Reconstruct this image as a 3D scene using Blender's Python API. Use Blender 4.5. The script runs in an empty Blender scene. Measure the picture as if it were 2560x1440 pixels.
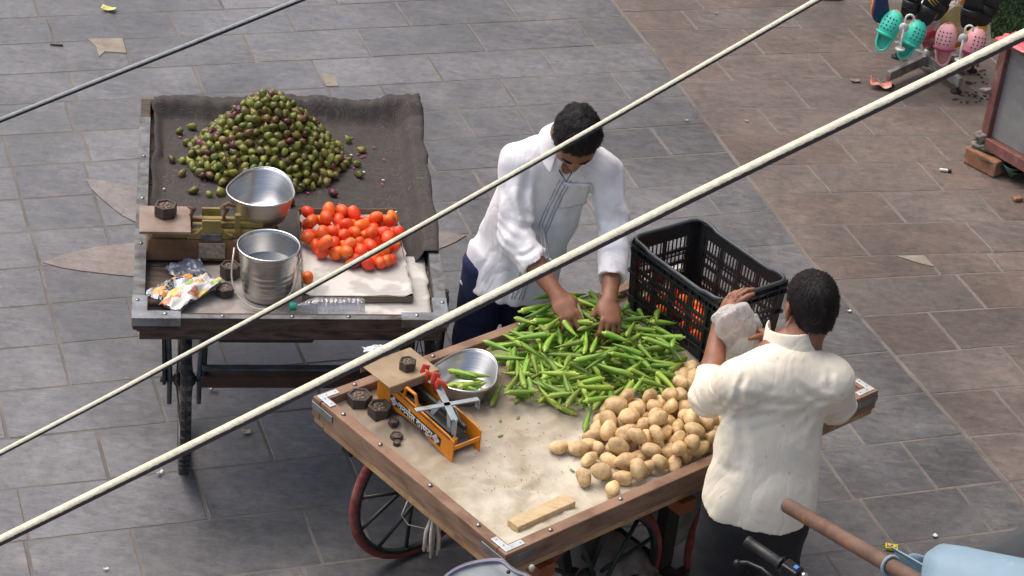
import bpy, math, random
import numpy as np
from mathutils import Matrix, Vector
rng = random.Random(7)
sc = bpy.context.scene
col = sc.collection

# ---------------------------------------------------------------- camera
FPX, PITCH, ROLL, CAMH = 5500.0, math.radians(30.93), math.radians(6.3), 5.0
_fw = np.array([0, math.cos(PITCH), -math.sin(PITCH)])
_r0 = np.array([1.0, 0, 0])
_u0 = np.cross(_r0, _fw)
CR = math.cos(ROLL) * _r0 + math.sin(ROLL) * _u0
CU = -math.sin(ROLL) * _r0 + math.cos(ROLL) * _u0
CF = _fw
CC = np.array([0, 0, CAMH])
def at(x, y, z=0.0):
    """point on the ray of photo pixel (x, y) at height z"""
    d = CF * FPX + CR * (x - 1280) - CU * (y - 720)
    return CC + d * ((z - CC[2]) / d[2])
def atd(x, y, dist):
    """point on the ray of photo pixel (x, y) at that depth from the lens"""
    d = CF * FPX + CR * (x - 1280) - CU * (y - 720)
    return CC + d * (dist / FPX)
cam = bpy.data.cameras.new('camera')
cam.sensor_width = 36.0
cam.lens = FPX / 2560 * 36
cam.clip_start = 0.05
cam.clip_end = 300
camo = bpy.data.objects.new('camera', cam)
col.objects.link(camo)
m = Matrix.Identity(4)
for i in range(3):
    m[i][0], m[i][1], m[i][2], m[i][3] = CR[i], CU[i], -CF[i], CC[i]
camo.matrix_world = m
sc.camera = camo

# ---------------------------------------------------------------- light
SUN_EL, SUN_AZ = math.radians(64), math.radians(-62)     # azimuth from +y, clockwise
wd = bpy.data.worlds.new('World')
sc.world = wd
wd.use_nodes = True
nt = wd.node_tree
sky = nt.nodes.new('ShaderNodeTexSky')
sky.sky_type = 'NISHITA'
sky.sun_disc = False
sky.sun_elevation = SUN_EL
sky.sun_rotation = SUN_AZ
sky.air_density = 1.0
sky.dust_density = 7.0
sky.ozone_density = 1.0
nt.links.new(sky.outputs[0], nt.nodes['Background'].inputs[0])
nt.nodes['Background'].inputs[1].default_value = 0.15
sun = bpy.data.lights.new('sun', 'SUN')
sun.energy = 0.5
sun.angle = math.radians(60)
sun.color = (1.0, 0.95, 0.88)
suno = bpy.data.objects.new('sun', sun)
col.objects.link(suno)
sd = Vector((math.sin(SUN_AZ) * math.cos(SUN_EL), math.cos(SUN_AZ) * math.cos(SUN_EL), math.sin(SUN_EL)))
suno.rotation_euler = sd.to_track_quat('Z', 'Y').to_euler()
suno.location = (-6, 4, 12)
sc.view_settings.view_transform = 'Standard'
sc.view_settings.look = 'None'
sc.view_settings.exposure = 0.52
sc.view_settings.gamma = 1.0
sc.render.engine = 'CYCLES'
sc.cycles.use_denoising = True
sc.cycles.max_bounces = 8
sc.cycles.transparent_max_bounces = 16

# ---------------------------------------------------------------- helpers
def lin(c):
    """sRGB 0-255 to linear"""
    o = []
    for v in c[:3]:
        v /= 255.0
        o.append(v / 12.92 if v <= 0.04045 else ((v + 0.055) / 1.055) ** 2.4)
    return (o[0], o[1], o[2], 1.0)
def mul(c, k):
    return (min(1, c[0] * k), min(1, c[1] * k), min(1, c[2] * k), 1.0)

class NT:
    def __init__(s, name):
        s.m = bpy.data.materials.new(name)
        s.m.use_nodes = True
        s.t = s.m.node_tree
        s.b = s.t.nodes['Principled BSDF']
        s.out = s.t.nodes['Material Output']
    def n(s, typ, **kw):
        o = s.t.nodes.new('ShaderNode' + typ)
        for k, v in kw.items():
            setattr(o, k, v)
        return o
    def l(s, a, b):
        s.t.links.new(a, b)
    def mix(s, fac, a, b, blend='MIX'):
        o = s.n('MixRGB', blend_type=blend)
        for i, v in enumerate((fac, a, b)):
            if hasattr(v, 'is_output'):
                s.l(v, o.inputs[i])
            else:
                o.inputs[i].default_value = v
        return o.outputs[0]
    def math(s, op, a, b=0.0, c=0.0):
        o = s.n('Math', operation=op)
        for i, v in enumerate((a, b, c)):
            if hasattr(v, 'is_output'):
                s.l(v, o.inputs[i])
            else:
                o.inputs[i].default_value = v
        return o.outputs[0]
    def coords(s, which='Object', scale=(1, 1, 1), rot=(0, 0, 0)):
        tc = s.n('TexCoord')
        mp = s.n('Mapping')
        mp.inputs['Scale'].default_value = scale
        mp.inputs['Rotation'].default_value = rot
        s.l(tc.outputs[which], mp.inputs[0])
        return mp.outputs[0]
    def noise(s, vec, scale, detail=4.0, rough=0.55, dist=0.0):
        o = s.n('TexNoise')
        o.inputs['Scale'].default_value = scale
        o.inputs['Detail'].default_value = detail
        o.inputs['Roughness'].default_value = rough
        o.inputs['Distortion'].default_value = dist
        s.l(vec, o.inputs['Vector'])
        return o.outputs[0]
    def ramp(s, fac, stops):
        o = s.n('ValToRGB')
        e = o.color_ramp.elements
        while len(e) < len(stops):
            e.new(0.5)
        for i, (p, c) in enumerate(stops):
            e[i].position = p
            e[i].color = c if len(c) == 4 else (c[0], c[1], c[2], 1)
        s.l(fac, o.inputs[0])
        return o.outputs[0]
    def bump(s, h, strength=0.3, dist=0.01, normal=None):
        o = s.n('Bump')
        o.inputs['Strength'].default_value = strength
        o.inputs['Distance'].default_value = dist
        s.l(h, o.inputs['Height'])
        if normal is not None:
            s.l(normal, o.inputs['Normal'])
        s.l(o.outputs[0], s.b.inputs['Normal'])
        return o.outputs[0]
    def set(s, **kw):
        for k, v in kw.items():
            i = s.b.inputs[k.replace('_', ' ')]
            if hasattr(v, 'is_output'):
                s.l(v, i)
            else:
                i.default_value = v

MATS = {}
def mat(name, c1, c2=None, rough=0.6, metal=0.0, scale=12.0, stretch=(1, 1, 1), bump=0.0, bscale=None, bdist=0.004,
        rnd=0.0, spec=0.5, dirt=None, dscale=6.0, dlo=0.5, dhi=0.7, sss=0.0, coat=0.0, rvar=0.0):
    """two-tone noise material with optional stains, relief and per-object variation"""
    if name in MATS:
        return MATS[name]
    M = NT(name)
    v = M.coords('Object', stretch)
    c1 = lin(c1)
    c2 = lin(c2) if c2 else mul(c1, 0.72)
    n1 = M.noise(v, scale, 6.0, 0.6)
    f = M.ramp(n1, [(0.32, (0, 0, 0)), (0.68, (1, 1, 1))])
    c = M.mix(f, c1, c2)
    if dirt:
        n2 = M.noise(v, dscale, 8.0, 0.65, 0.4)
        d = M.ramp(n2, [(dlo, (0, 0, 0)), (dhi, (1, 1, 1))])
        c = M.mix(d, c, lin(dirt))
    if rnd:
        oi = M.n('ObjectInfo')
        hs = M.n('HueSaturation')
        M.l(c, hs.inputs['Color'])
        M.l(M.math('MULTIPLY_ADD', oi.outputs['Random'], rnd * 2, 1 - rnd), hs.inputs['Value'])
        w = M.n('TexWhiteNoise', noise_dimensions='1D')
        M.l(oi.outputs['Random'], w.inputs['W'])
        M.l(M.math('MULTIPLY_ADD', w.outputs['Value'], rnd * 0.12, 0.5 - rnd * 0.06), hs.inputs['Hue'])
        c = hs.outputs[0]
    M.set(Base_Color=c, Metallic=metal)
    if rvar:
        M.set(Roughness=M.math('MULTIPLY_ADD', n1, rvar, rough - rvar / 2))
    else:
        M.set(Roughness=rough)
    M.b.inputs['Specular IOR Level'].default_value = spec
    if sss:
        M.b.inputs['Subsurface Weight'].default_value = sss
        M.b.inputs['Subsurface Radius'].default_value = (0.01, 0.004, 0.002)
    if coat:
        M.b.inputs['Coat Weight'].default_value = coat
        M.b.inputs['Coat Roughness'].default_value = 0.15
    if bump:
        M.bump(M.noise(v, bscale or scale * 3, 6.0, 0.6), bump, bdist)
    MATS[name] = M.m
    return M.m

ORG = {}
def unit(v):
    v = np.asarray(v, float)
    return v / np.linalg.norm(v)
def frame(x, z=(0, 0, 1)):
    """columns: x axis, y axis, z axis with x given"""
    x = unit(x); z = np.asarray(z, float)
    if abs(x @ unit(z)) > 0.999:
        z = np.array([0, 1.0, 0])
    y = unit(np.cross(z, x)); z = np.cross(x, y)
    return np.array([x, y, z]).T
def rotz(a):
    c, s = math.cos(a), math.sin(a)
    return np.array([[c, -s, 0], [s, c, 0], [0, 0, 1.0]])
def rotx(a):
    c, s = math.cos(a), math.sin(a)
    return np.array([[1.0, 0, 0], [0, c, -s], [0, s, c]])
def roty(a):
    c, s = math.cos(a), math.sin(a)
    return np.array([[c, 0, s], [0, 1.0, 0], [-s, 0, c]])

class MB:
    def __init__(s):
        s.v, s.f, s.sm, s.mi, s.k = [], [], [], [], 0
    def add(s, V, F, smooth=False, mi=0):
        V = np.asarray(V, float).reshape(-1, 3)
        s.v.append(V)
        for q in F:
            s.f.append(tuple(int(i) + s.k for i in q)); s.sm.append(smooth); s.mi.append(mi)
        s.k += len(V)
        return s
    def box(s, c, size, R=None, mi=0, taper=1.0):
        x, y, z = np.asarray(size, float) / 2
        V = np.array([[i * x * (taper if k > 0 else 1), j * y * (taper if k > 0 else 1), k * z] for k in (-1, 1) for j in (-1, 1) for i in (-1, 1)])
        if R is not None:
            V = V @ np.asarray(R).T
        return s.add(V + np.asarray(c, float), [(0, 2, 3, 1), (4, 5, 7, 6), (0, 1, 5, 4), (2, 6, 7, 3), (0, 4, 6, 2), (1, 3, 7, 5)], False, mi)
    def bar(s, p0, p1, w, h, up=(0, 0, 1), mi=0):
        p0, p1 = np.asarray(p0, float), np.asarray(p1, float)
        return s.box((p0 + p1) / 2, (np.linalg.norm(p1 - p0), w, h), frame(p1 - p0, up), mi)
    def hexa(s, bottom, top, mi=0):
        return s.add(list(bottom) + list(top), [(3, 2, 1, 0), (4, 5, 6, 7), (0, 1, 5, 4), (1, 2, 6, 5), (2, 3, 7, 6), (3, 0, 4, 7)], False, mi)
    def tube(s, pts, r, n=8, cap=True, mi=0, smooth=True, closed=False, squash=1.0, up=None):
        P = [np.asarray(p, float) for p in pts]
        N = len(P)
        r = [r] * N if np.isscalar(r) else list(r)
        V, F = [], []
        T = []
        for i in range(N):
            if closed:
                t = P[(i + 1) % N] - P[i - 1]
            else:
                t = P[min(i + 1, N - 1)] - P[max(i - 1, 0)]
            T.append(unit(t))
        x = np.array(up, float) if up is not None else (np.array([0, 0, 1.0]) if abs(T[0][2]) < 0.9 else np.array([1.0, 0, 0]))
        for i in range(N):
            x = x - T[i] * (x @ T[i]); x = unit(x)
            y = np.cross(T[i], x)
            for k in range(n):
                a = 2 * math.pi * k / n
                V.append(P[i] + r[i] * (math.cos(a) * x * squash + math.sin(a) * y))
        M = N if closed else N - 1
        for i in range(M):
            for k in range(n):
                a, b = i * n + k, i * n + (k + 1) % n
                c, d = ((i + 1) % N) * n + (k + 1) % n, ((i + 1) % N) * n + k
                F.append((a, b, c, d))
        s.add(V, F, smooth, mi)
        if cap and not closed:
            b = s.k - len(V)
            s.f.append(tuple(b + k for k in range(n))[::-1]); s.sm.append(False); s.mi.append(mi)
            s.f.append(tuple(b + (N - 1) * n + k for k in range(n))); s.sm.append(False); s.mi.append(mi)
        return s
    def cyl(s, p0, p1, r, n=16, mi=0):
        return s.tube([p0, p1], r, n, True, mi, True)
    def lathe(s, prof, n=32, c=(0, 0, 0), R=None, mi=0, smooth=True, fn=None, cap=True):
        V, F = [], []
        for r, z in prof:
            for k in range(n):
                a = 2 * math.pi * k / n
                rr = r * (fn(a, z) if fn else 1)
                V.append((rr * math.cos(a), rr * math.sin(a), z))
        V = np.array(V)
        if R is not None:
            V = V @ np.asarray(R).T
        for i in range(len(prof) - 1):
            for k in range(n):
                F.append((i * n + k, i * n + (k + 1) % n, (i + 1) * n + (k + 1) % n, (i + 1) * n + k))
        if cap and prof[0][0] > 1e-6:
            F.append(tuple(range(n))[::-1])
        L = (len(prof) - 1) * n
        if cap and prof[-1][0] > 1e-6:
            F.append(tuple(L + k for k in range(n)))
        return s.add(V + np.asarray(c, float), F, smooth, mi)
    def prism(s, poly, z0, z1, o=(0, 0, 0), R=None, mi=0, chamfer=0.0):
        """poly: list of (x, y); extruded z0..z1"""
        P = np.array(poly, float)
        n = len(P)
        area = sum(P[i][0] * P[(i + 1) % n][1] - P[(i + 1) % n][0] * P[i][1] for i in range(n))
        if area < 0:
            P = P[::-1]
        rings = [(P, z0), (P, z1)]
        if chamfer:
            c = P.mean(0)
            d = np.maximum(np.linalg.norm(P - c, axis=1, keepdims=True), 1e-6)
            rings = [(P, z0), (P, z1 - chamfer), (P - (P - c) / d * chamfer, z1)]
        V = np.array([(x, y, z) for Q, z in rings for x, y in Q])
        if R is not None:
            V = V @ np.asarray(R).T
        F = [tuple(range(n))[::-1]]
        for k in range(len(rings) - 1):
            F += [(k * n + i, k * n + (i + 1) % n, (k + 1) * n + (i + 1) % n, (k + 1) * n + i) for i in range(n)]
        F.append(tuple((len(rings) - 1) * n + i for i in range(n)))
        return s.add(V + np.asarray(o, float), F, False, mi)
    def grid(s, fn, nu, nv, thick=0.0, smooth=True, mi=0, flip=False):
        V = [np.asarray(fn(i / nu, j / nv), float) for j in range(nv + 1) for i in range(nu + 1)]
        F = []
        for j in range(nv):
            for i in range(nu):
                a = j * (nu + 1) + i
                q = (a, a + 1, a + nu + 2, a + nu + 1)
                F.append(q[::-1] if flip else q)
        return s.add(V, F, smooth, mi)
    def sphere(s, c, r, n=10, m=7, R=None, mi=0):
        r = np.asarray([r] * 3 if np.isscalar(r) else r, float)
        V = [(0, 0, -1)]
        for j in range(1, m):
            b = -math.pi / 2 + math.pi * j / m
            V += [(math.cos(b) * math.cos(2 * math.pi * k / n), math.cos(b) * math.sin(2 * math.pi * k / n), math.sin(b)) for k in range(n)]
        V.append((0, 0, 1))
        V = np.array(V) * r
        if R is not None:
            V = V @ np.asarray(R).T
        F = [(0, 1 + (k + 1) % n, 1 + k) for k in range(n)]
        for j in range(m - 2):
            F += [(1 + j * n + k, 1 + j * n + (k + 1) % n, 1 + (j + 1) * n + (k + 1) % n, 1 + (j + 1) * n + k) for k in range(n)]
        t = len(V) - 1
        F += [(t, 1 + (m - 2) * n + k, 1 + (m - 2) * n + (k + 1) % n) for k in range(n)]
        return s.add(V + np.asarray(c, float), F, True, mi)
    def mesh(s, name, mats, org=(0, 0, 0)):
        V = np.concatenate(s.v) - np.asarray(org, float)
        me = bpy.data.meshes.new(name)
        me.from_pydata(V.tolist(), [], s.f)
        for mm in (mats if isinstance(mats, (list, tuple)) else [mats]):
            me.materials.append(mm)
        me.polygons.foreach_set('use_smooth', s.sm)
        me.polygons.foreach_set('material_index', s.mi)
        me.update()
        return me
    def build(s, name, mats, parent=None, bevel=0.0, solid=0.0, subs=0, org=None, kind=None, label=None):
        o0 = np.asarray(org, float) if org is not None else (ORG[parent.name] if parent else np.zeros(3))
        o = bpy.data.objects.new(name, s.mesh(name, mats, o0))
        col.objects.link(o)
        ORG[o.name] = o0
        if parent:
            o.parent = parent
        else:
            o.location = o0
        if solid:
            md = o.modifiers.new('s', 'SOLIDIFY'); md.thickness = solid; md.offset = 0
        if bevel:
            md = o.modifiers.new('b', 'BEVEL'); md.width = bevel; md.segments = 2; md.limit_method = 'ANGLE'; md.angle_limit = math.radians(40)
        if subs:
            md = o.modifiers.new('u', 'SUBSURF'); md.levels = subs; md.render_levels = subs
        if kind:
            o['kind'] = kind
        if label:
            o['label'] = label
        return o
def tag(o, label, cat, group=None, kind=None):
    o['label'] = label
    o['category'] = cat
    if group:
        o['group'] = group
    if kind:
        o['kind'] = kind
    return o
def thing(name, loc, label, cat, group=None):
    o = bpy.data.objects.new(name, None)
    o.empty_display_size = 0.05
    o.location = loc
    col.objects.link(o)
    ORG[o.name] = np.asarray(loc, float)
    return tag(o, label, cat, group)
def inst(name, me, loc, R, label=None, cat=None, group=None, parent=None, scale=1.0):
    o = bpy.data.objects.new(name, me)
    mm = Matrix.Identity(4)
    s3 = np.asarray([scale] * 3 if np.isscalar(scale) else scale, float)
    for i in range(3):
        for j in range(3):
            mm[i][j] = R[i][j] * s3[j]
        mm[i][3] = loc[i]
    if parent is not None:
        po = ORG[parent.name]
        for i in range(3):
            mm[i][3] = loc[i] - po[i]
        o.parent = parent
    o.matrix_local = mm
    col.objects.link(o)
    if label:
        tag(o, label, cat, group)
    return o
def rand_rot(r=rng):
    q = np.array([r.gauss(0, 1) for _ in range(4)]); q /= np.linalg.norm(q)
    w, x, y, z = q
    return np.array([[1 - 2 * (y * y + z * z), 2 * (x * y - z * w), 2 * (x * z + y * w)],
                     [2 * (x * y + z * w), 1 - 2 * (x * x + z * z), 2 * (y * z - x * w)],
                     [2 * (x * z - y * w), 2 * (y * z + x * w), 1 - 2 * (x * x + y * y)]])
def smooth(a, b, x):
    t = (x - a) / (b - a)
    t = np.clip(t, 0, 1) if isinstance(t, np.ndarray) else min(1.0, max(0.0, t))
    return t * t * (3 - 2 * t)
def vnoise(P, seed=0):
    """value noise in 3-D, P (n,3) -> (n,) in -1..1"""
    P = np.asarray(P, np.float32)
    i = np.floor(P).astype(np.int64); f = P - i
    f = f * f * (3 - 2 * f)
    def h(a, b, c):
        x = (a * 374761393 + b * 668265263 + c * 2147483647 + seed * 1274126177) & 0x7fffffff
        x = ((x ^ (x >> 13)) * 1103515245 + 12345) & 0x7fffffff
        x = ((x ^ (x >> 16)) * 668265263) & 0x7fffffff
        return (x & 0xffff) / 32767.5 - 1
    r = 0
    for dx in (0, 1):
        for dy in (0, 1):
            for dz in (0, 1):
                w = (f[:, 0] if dx else 1 - f[:, 0]) * (f[:, 1] if dy else 1 - f[:, 1]) * (f[:, 2] if dz else 1 - f[:, 2])
                r = r + w * h(i[:, 0] + dx, i[:, 1] + dy, i[:, 2] + dz)
    return r
def _hs(a, b, s):
    x = (a * 374761393 + b * 668265263 + s * 1274126177) & 0x7fffffff
    x = ((x ^ (x >> 13)) * 1103515245 + 12345) & 0x7fffffff
    x = ((x ^ (x >> 16)) * 668265263) & 0x7fffffff
    return (x & 0xffff) / 32767.5 - 1
def n2(x, y, seed=0):
    """value noise in 2-D, -1..1"""
    i, j = math.floor(x), math.floor(y)
    f, g = x - i, y - j
    f = f * f * (3 - 2 * f); g = g * g * (3 - 2 * g)
    return ((_hs(i, j, seed) * (1 - f) + _hs(i + 1, j, seed) * f) * (1 - g) + (_hs(i, j + 1, seed) * (1 - f) + _hs(i + 1, j + 1, seed) * f) * g)
# ================================================================ paving
YAW = math.radians(20.94)
EU = np.array([math.cos(YAW), math.sin(YAW)]); EV = np.array([-math.sin(YAW), math.cos(YAW)])
def uv_of(px, py):
    p = at(px, py, 0)[:2]
    return p @ EU, p @ EV
def stone_mat(name, c1, c2, c3, rough):
    M = NT(name)
    v = M.coords('Object')
    vs = M.coords('Object', (1.0, 3.2, 1.0), (0, 0, -0.9))
    oi = M.n('ObjectInfo')
    n1 = M.noise(v, 3.5, 6, 0.6)
    n2_ = M.noise(vs, 9.0, 8, 0.7, 0.6)
    n3 = M.noise(v, 60, 6, 0.7)
    c = M.mix(M.ramp(n1, [(0.35, (0, 0, 0)), (0.66, (1, 1, 1))]), lin(c1), lin(c2))
    c = M.mix(M.math('MULTIPLY', M.ramp(n2_, [(0.44, (0, 0, 0)), (0.64, (1, 1, 1))]), 0.8), c, lin(c3))
    sc_ = M.ramp(M.noise(M.coords('Object', (1.0, 14.0, 1.0), (0, 0, 0.55)), 7.0, 8, 0.75, 0.8), [(0.56, (0, 0, 0)), (0.64, (1, 1, 1))])
    c = M.mix(M.math('MULTIPLY', sc_, 0.30), c, lin((158, 152, 148)))
    # darker scuffs and pale dusty patches
    d = M.ramp(M.noise(vs, 5.0, 10, 0.72, 1.0), [(0.60, (0, 0, 0)), (0.72, (1, 1, 1))])
    c = M.mix(M.math('MULTIPLY', d, 0.5), c, mul(lin(c1), 0.5))
    d2 = M.ramp(M.noise(v, 2.2, 10, 0.7, 0.5), [(0.58, (0, 0, 0)), (0.74, (1, 1, 1))])
    c = M.mix(M.math('MULTIPLY', d2, 0.35), c, lin((168, 158, 146)))
    sp = M.ramp(M.noise(v, 38, 2, 0.5), [(0.70, (0, 0, 0)), (0.74, (1, 1, 1))])
    c = M.mix(M.math('MULTIPLY', sp, 0.4), c, mul(lin(c1), 0.45))
    mid = M.ramp(M.noise(v, 22, 8, 0.75, 0.4), [(0.36, (.74, .74, .74)), (0.5, (1, 1, 1)), (0.66, (1.16, 1.16, 1.16))])
    c = M.mix(1.0, c, mid, 'MULTIPLY')
    cl = M.math('ABSOLUTE', M.math('SUBTRACT', M.noise(vs, 6.0, 6, 0.6, 1.2), 0.5))
    c = M.mix(M.math('MULTIPLY', M.ramp(cl, [(0.0, (1, 1, 1)), (0.02, (0, 0, 0))]), 0.35), c, mul(lin(c1), 0.45))
    big = M.ramp(M.noise(v, 0.9, 6, 0.65, 0.6), [(0.36, (.62, .62, .62)), (0.64, (1.12, 1.12, 1.12))])
    c = M.mix(1.0, c, big, 'MULTIPLY')
    spit = M.ramp(M.noise(v, 11, 3, 0.5, 0.2), [(0.70, (0, 0, 0)), (0.73, (1, 1, 1))])
    c = M.mix(M.math('MULTIPLY', spit, 0.45), c, mul(lin(c1), 0.4))
    hs = M.n('HueSaturation')
    M.l(c, hs.inputs['Color'])
    M.l(M.math('MULTIPLY_ADD', oi.outputs['Random'], 0.26, 0.87), hs.inputs['Value'])
    w = M.n('TexWhiteNoise', noise_dimensions='1D')
    M.l(oi.outputs['Random'], w.inputs['W'])
    M.l(M.math('MULTIPLY_ADD', w.outputs['Value'], 0.6, 0.75), hs.inputs['Saturation'])
    M.set(Base_Color=hs.outputs[0], Roughness=M.math('MULTIPLY_ADD', n2_, 0.3, rough))
    h = M.math('ADD', M.math('MULTIPLY', n2_, 0.7), M.math('MULTIPLY', n3, 0.3))
    M.b.inputs['Specular IOR Level'].default_value = .65
    M.bump(h, 0.4, 0.007)
    MATS[name] = M.m
    return M.m
GREY = stone_mat('grey_slate', (105, 106, 109), (89, 90, 94), (113, 112, 112), 0.27)
BROWN = stone_mat('brown_sandstone', (112, 103, 98), (98, 91, 88), (121, 108, 101), 0.38)
PINK = stone_mat('pink_sandstone', (134, 124, 119), (118, 111, 108), (142, 132, 125), 0.34)
GROUT = mat('mortar', (126, 120, 114), (92, 88, 85), rough=0.95, scale=2.6, bump=0.4, bscale=120, dirt=(92, 86, 82), dscale=1.7, dlo=.56, dhi=.66)
gm = MB()
gm.add([(-40, -20, -0.0015), (40, -20, -0.0015), (40, 60, -0.0015), (-40, 60, -0.0015)], [(0, 1, 2, 3)])
pavement = gm.build('pavement', GROUT, kind='structure')
pavement['label'] = 'slate and sandstone paving of the market street with pale mortar joints'

rows = [4.80, 5.12, 5.44, 5.765, 6.06, 6.39, 6.705, 7.03, 7.35, 7.66, 7.97, 8.28, 8.585, 8.885, 9.195, 9.51, 9.83, 10.16, 10.51, 10.83, 11.15, 11.47, 11.79]
border_pts = [(4.52, 12.0), (4.52, 10.19), (4.50, 9.52), (4.48, 8.9), (4.465, 8.3), (4.44, 7.9), (4.46, 7.4), (4.48, 6.85), (4.51, 6.2), (4.52, 4.5)]
def border(v):
    bp = sorted([(b, a) for a, b in border_pts])
    return float(np.interp(v, [b[0] for b in bp], [b[1] for b in bp]))
jpx = [(126, 70), (726, 52), (1010, 40), (1280, 28), (262, 20), (556, 15), (1193, 96), (1460, 80), (628, 128), (911, 111), (322, 145), (495, 197), (798, 185),
       (1088, 168), (1369, 155), (176, 190), (962, 232), (1273, 232), (1547, 213), (512, 240), (1168, 313), (207, 335), (1651, 352), (1085, 425), (1574, 443),
       (1785, 512), (1876, 640), (45, 465), (222, 443), (64, 540), (243, 510), (90, 620), (285, 640), (112, 715), (320, 745), (140, 820), (345, 830), (160, 905),
       (400, 1000), (7, 1040), (255, 1130), (500, 1230), (660, 1090), (60, 1280), (345, 1385), (778, 1335), (2300, 1168), (2180, 1290), (2450, 1290), (2100, 1000), (2120, 1060),
       (885, 1180), (1190, 440), (1740, 565), (905, 1310)]
joints = {}
for q in jpx:
    u, v = uv_of(*q)
    for i in range(len(rows) - 1):
        if rows[i] <= v < rows[i + 1]:
            joints.setdefault(i, []).append(u)
SLABS = []
def slab(poly, ma):
    """a stone slab: polygon in (u, v), slightly uneven"""
    P = np.array(poly)
    c = P.mean(0)
    Q = []
    n = len(P)
    for i in range(n):
        p = P[i]; d = c - p
        Q.append(p + np.sign(d) * (0.0032 + rng.random() * 0.0034))
    h = rng.uniform(-0.0007, 0.0007); tx, ty = rng.gauss(0, 0.0012), rng.gauss(0, 0.0012)
    W = [q[0] * EU + q[1] * EV for q in Q]
    Wc = np.mean(W, axis=0)
    ins = [w + unit(Wc - w) * 0.004 for w in W]
    V = [(w[0], w[1], -0.02) for w in W] + [(w[0], w[1], h - 0.0025) for w in W] + [(w[0], w[1], h + tx * (q[0] - c[0]) + ty * (q[1] - c[1])) for w, q in zip(ins, Q)]
    F = [tuple(range(2 * n, 3 * n))]
    for k in (0, 1):
        F += [(k * n + i, k * n + (i + 1) % n, (k + 1) * n + (i + 1) % n, (k + 1) * n + i) for i in range(n)]
    mb = MB().add(V, F)
    SLABS.append(mb.build('paving_slab', ma, pavement))
for i in range(len(rows) - 1):
    v0, v1 = rows[i], rows[i + 1]
    b0, b1 = border(v0), border(v1)
    js = sorted(joints.get(i, []))
    # drop doubles, fill the gaps at the stone size
    out = [-0.6 + rng.choice([0, 0.32])]
    for j in js + [None]:
        end = j if j is not None else (b0 + b1) / 2
        while end - out[-1] > 0.78:
            out.append(out[-1] + rng.choice([0.32, 0.64, 0.64]) + rng.uniform(-0.01, 0.01))
        if j is not None and end - out[-1] > 0.12:
            out.append(end)
    if (b0 + b1) / 2 - out[-1] < 0.12:
        out.pop()
    for k in range(len(out)):
        x0 = out[k]
        if k + 1 < len(out):
            slab([(x0, v0), (out[k + 1], v0), (out[k + 1], v1), (x0, v1)], GREY)
        else:
            slab([(x0, v0), (b0 - 0.003, v0), (b1 - 0.003, v1), (x0, v1)], GREY)
# brown field: its courses run a little askew, each edge given by two photo points
bl = [[(1570, 30), (2100, 12)], [(1604, 75.6), (1998, 70)], [(1655, 143), (2173, 130)], [(1709, 204), (2103, 197)], [(1766, 271), (2103, 269)], [(1794, 339), (1948, 339)],
      [(1860, 415), (2300, 405)], [(1905, 486), (2236, 479)], [(1966, 563), (2254, 558)], [(2017, 644), (2479, 632)], [(2100, 700), (2437, 683)], [(2156, 790), (2465, 771)], [(2236, 889), (2560, 861)],
      [(2318, 986), (2560, 965)], [(2422, 1092), (2560, 1080)]]
bvs = []
for p, q in bl:
    (u0, v0), (u1, v1) = uv_of(*p), uv_of(*q)
    s = (v1 - v0) / (u1 - u0)
    bvs.append((v0 + s * (4.48 - u0), v0 + s * (8.2 - u0)))
s = sorted(bvs, key=lambda t: t[0])
lo = s[0]; hi = s[-1]
s = [(lo[0] - 0.32 * k, lo[1] - 0.32 * k) for k in (4, 3, 2, 1)] + s + [(hi[0] + 0.33 * k, hi[1] + 0.33 * k) for k in range(1, 7)]
bj = [(1716, 44), (1882, 104), (2156, 109), (1813, 181), (2080, 171), (1990, 234), (1931, 315), (2100, 362), (2047, 448), (2344, 461), (2143, 604), (2440, 586), (2330, 664),
      (2490, 662), (2429, 729), (2360, 827), (2520, 1019), (2230, 235), (2380, 300), (2250, 540)]
def vline(k, u):
    return s[k][0] + (s[k][1] - s[k][0]) * (u - 4.48) / (8.2 - 4.48)
for k in range(len(s) - 1):
    js = []
    for q in bj:
        u, v = uv_of(*q)
        if vline(k, u) <= v < vline(k + 1, u):
            js.append(u)
    js.sort()
    b0, b1 = border(s[k][0]), border(s[k + 1][0])
    out = [b0]
    for j in js + [8.2]:
        while j - out[-1] > 0.8:
            out.append(out[-1] + rng.choice([0.5, 0.62, 0.7]))
        if j - out[-1] > 0.12 and j < 8.2:
            out.append(j)
    for i in range(len(out)):
        x0 = out[i]; x1 = out[i + 1] if i + 1 < len(out) else 8.2
        l0, l1 = (b0 + 0.003, b1 + 0.003) if i == 0 else (x0, x0)
        slab([(l0, vline(k, l0)), (x1, vline(k, x1)), (x1, vline(k + 1, x1)), (l1, vline(k + 1, l1))], BROWN)
# pink petals of the inlaid flower under the left cart
def petal(name, tip, end, half, z=0.0035):
    a = at(*tip)[:2]; b = at(*end)[:2]
    t = unit(b - a); nrm = np.array([-t[1], t[0]]); L = np.linalg.norm(b - a)
    pts = []
    for sgn in (1, -1):
        rngk = range(0, 13) if sgn > 0 else range(11, 0, -1)
        for k in rngk:
            x = k / 12
            pts.append(a + t * L * x + nrm * sgn * half * math.sin(math.pi * x) ** 0.8 * (1 + .08 * n2(x * 9, sgn, 7)))
    MB().prism([tuple(p) for p in pts], -0.003, z).build(name, PINK, pavement)
petal('stone_inlay', (106, 657), (640, 640), 0.145)
petal('stone_inlay', (215, 450), (560, 610), 0.13, 0.0055)
petal('stone_inlay', (1165, 590), (760, 640), 0.12, 0.0045)
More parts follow.
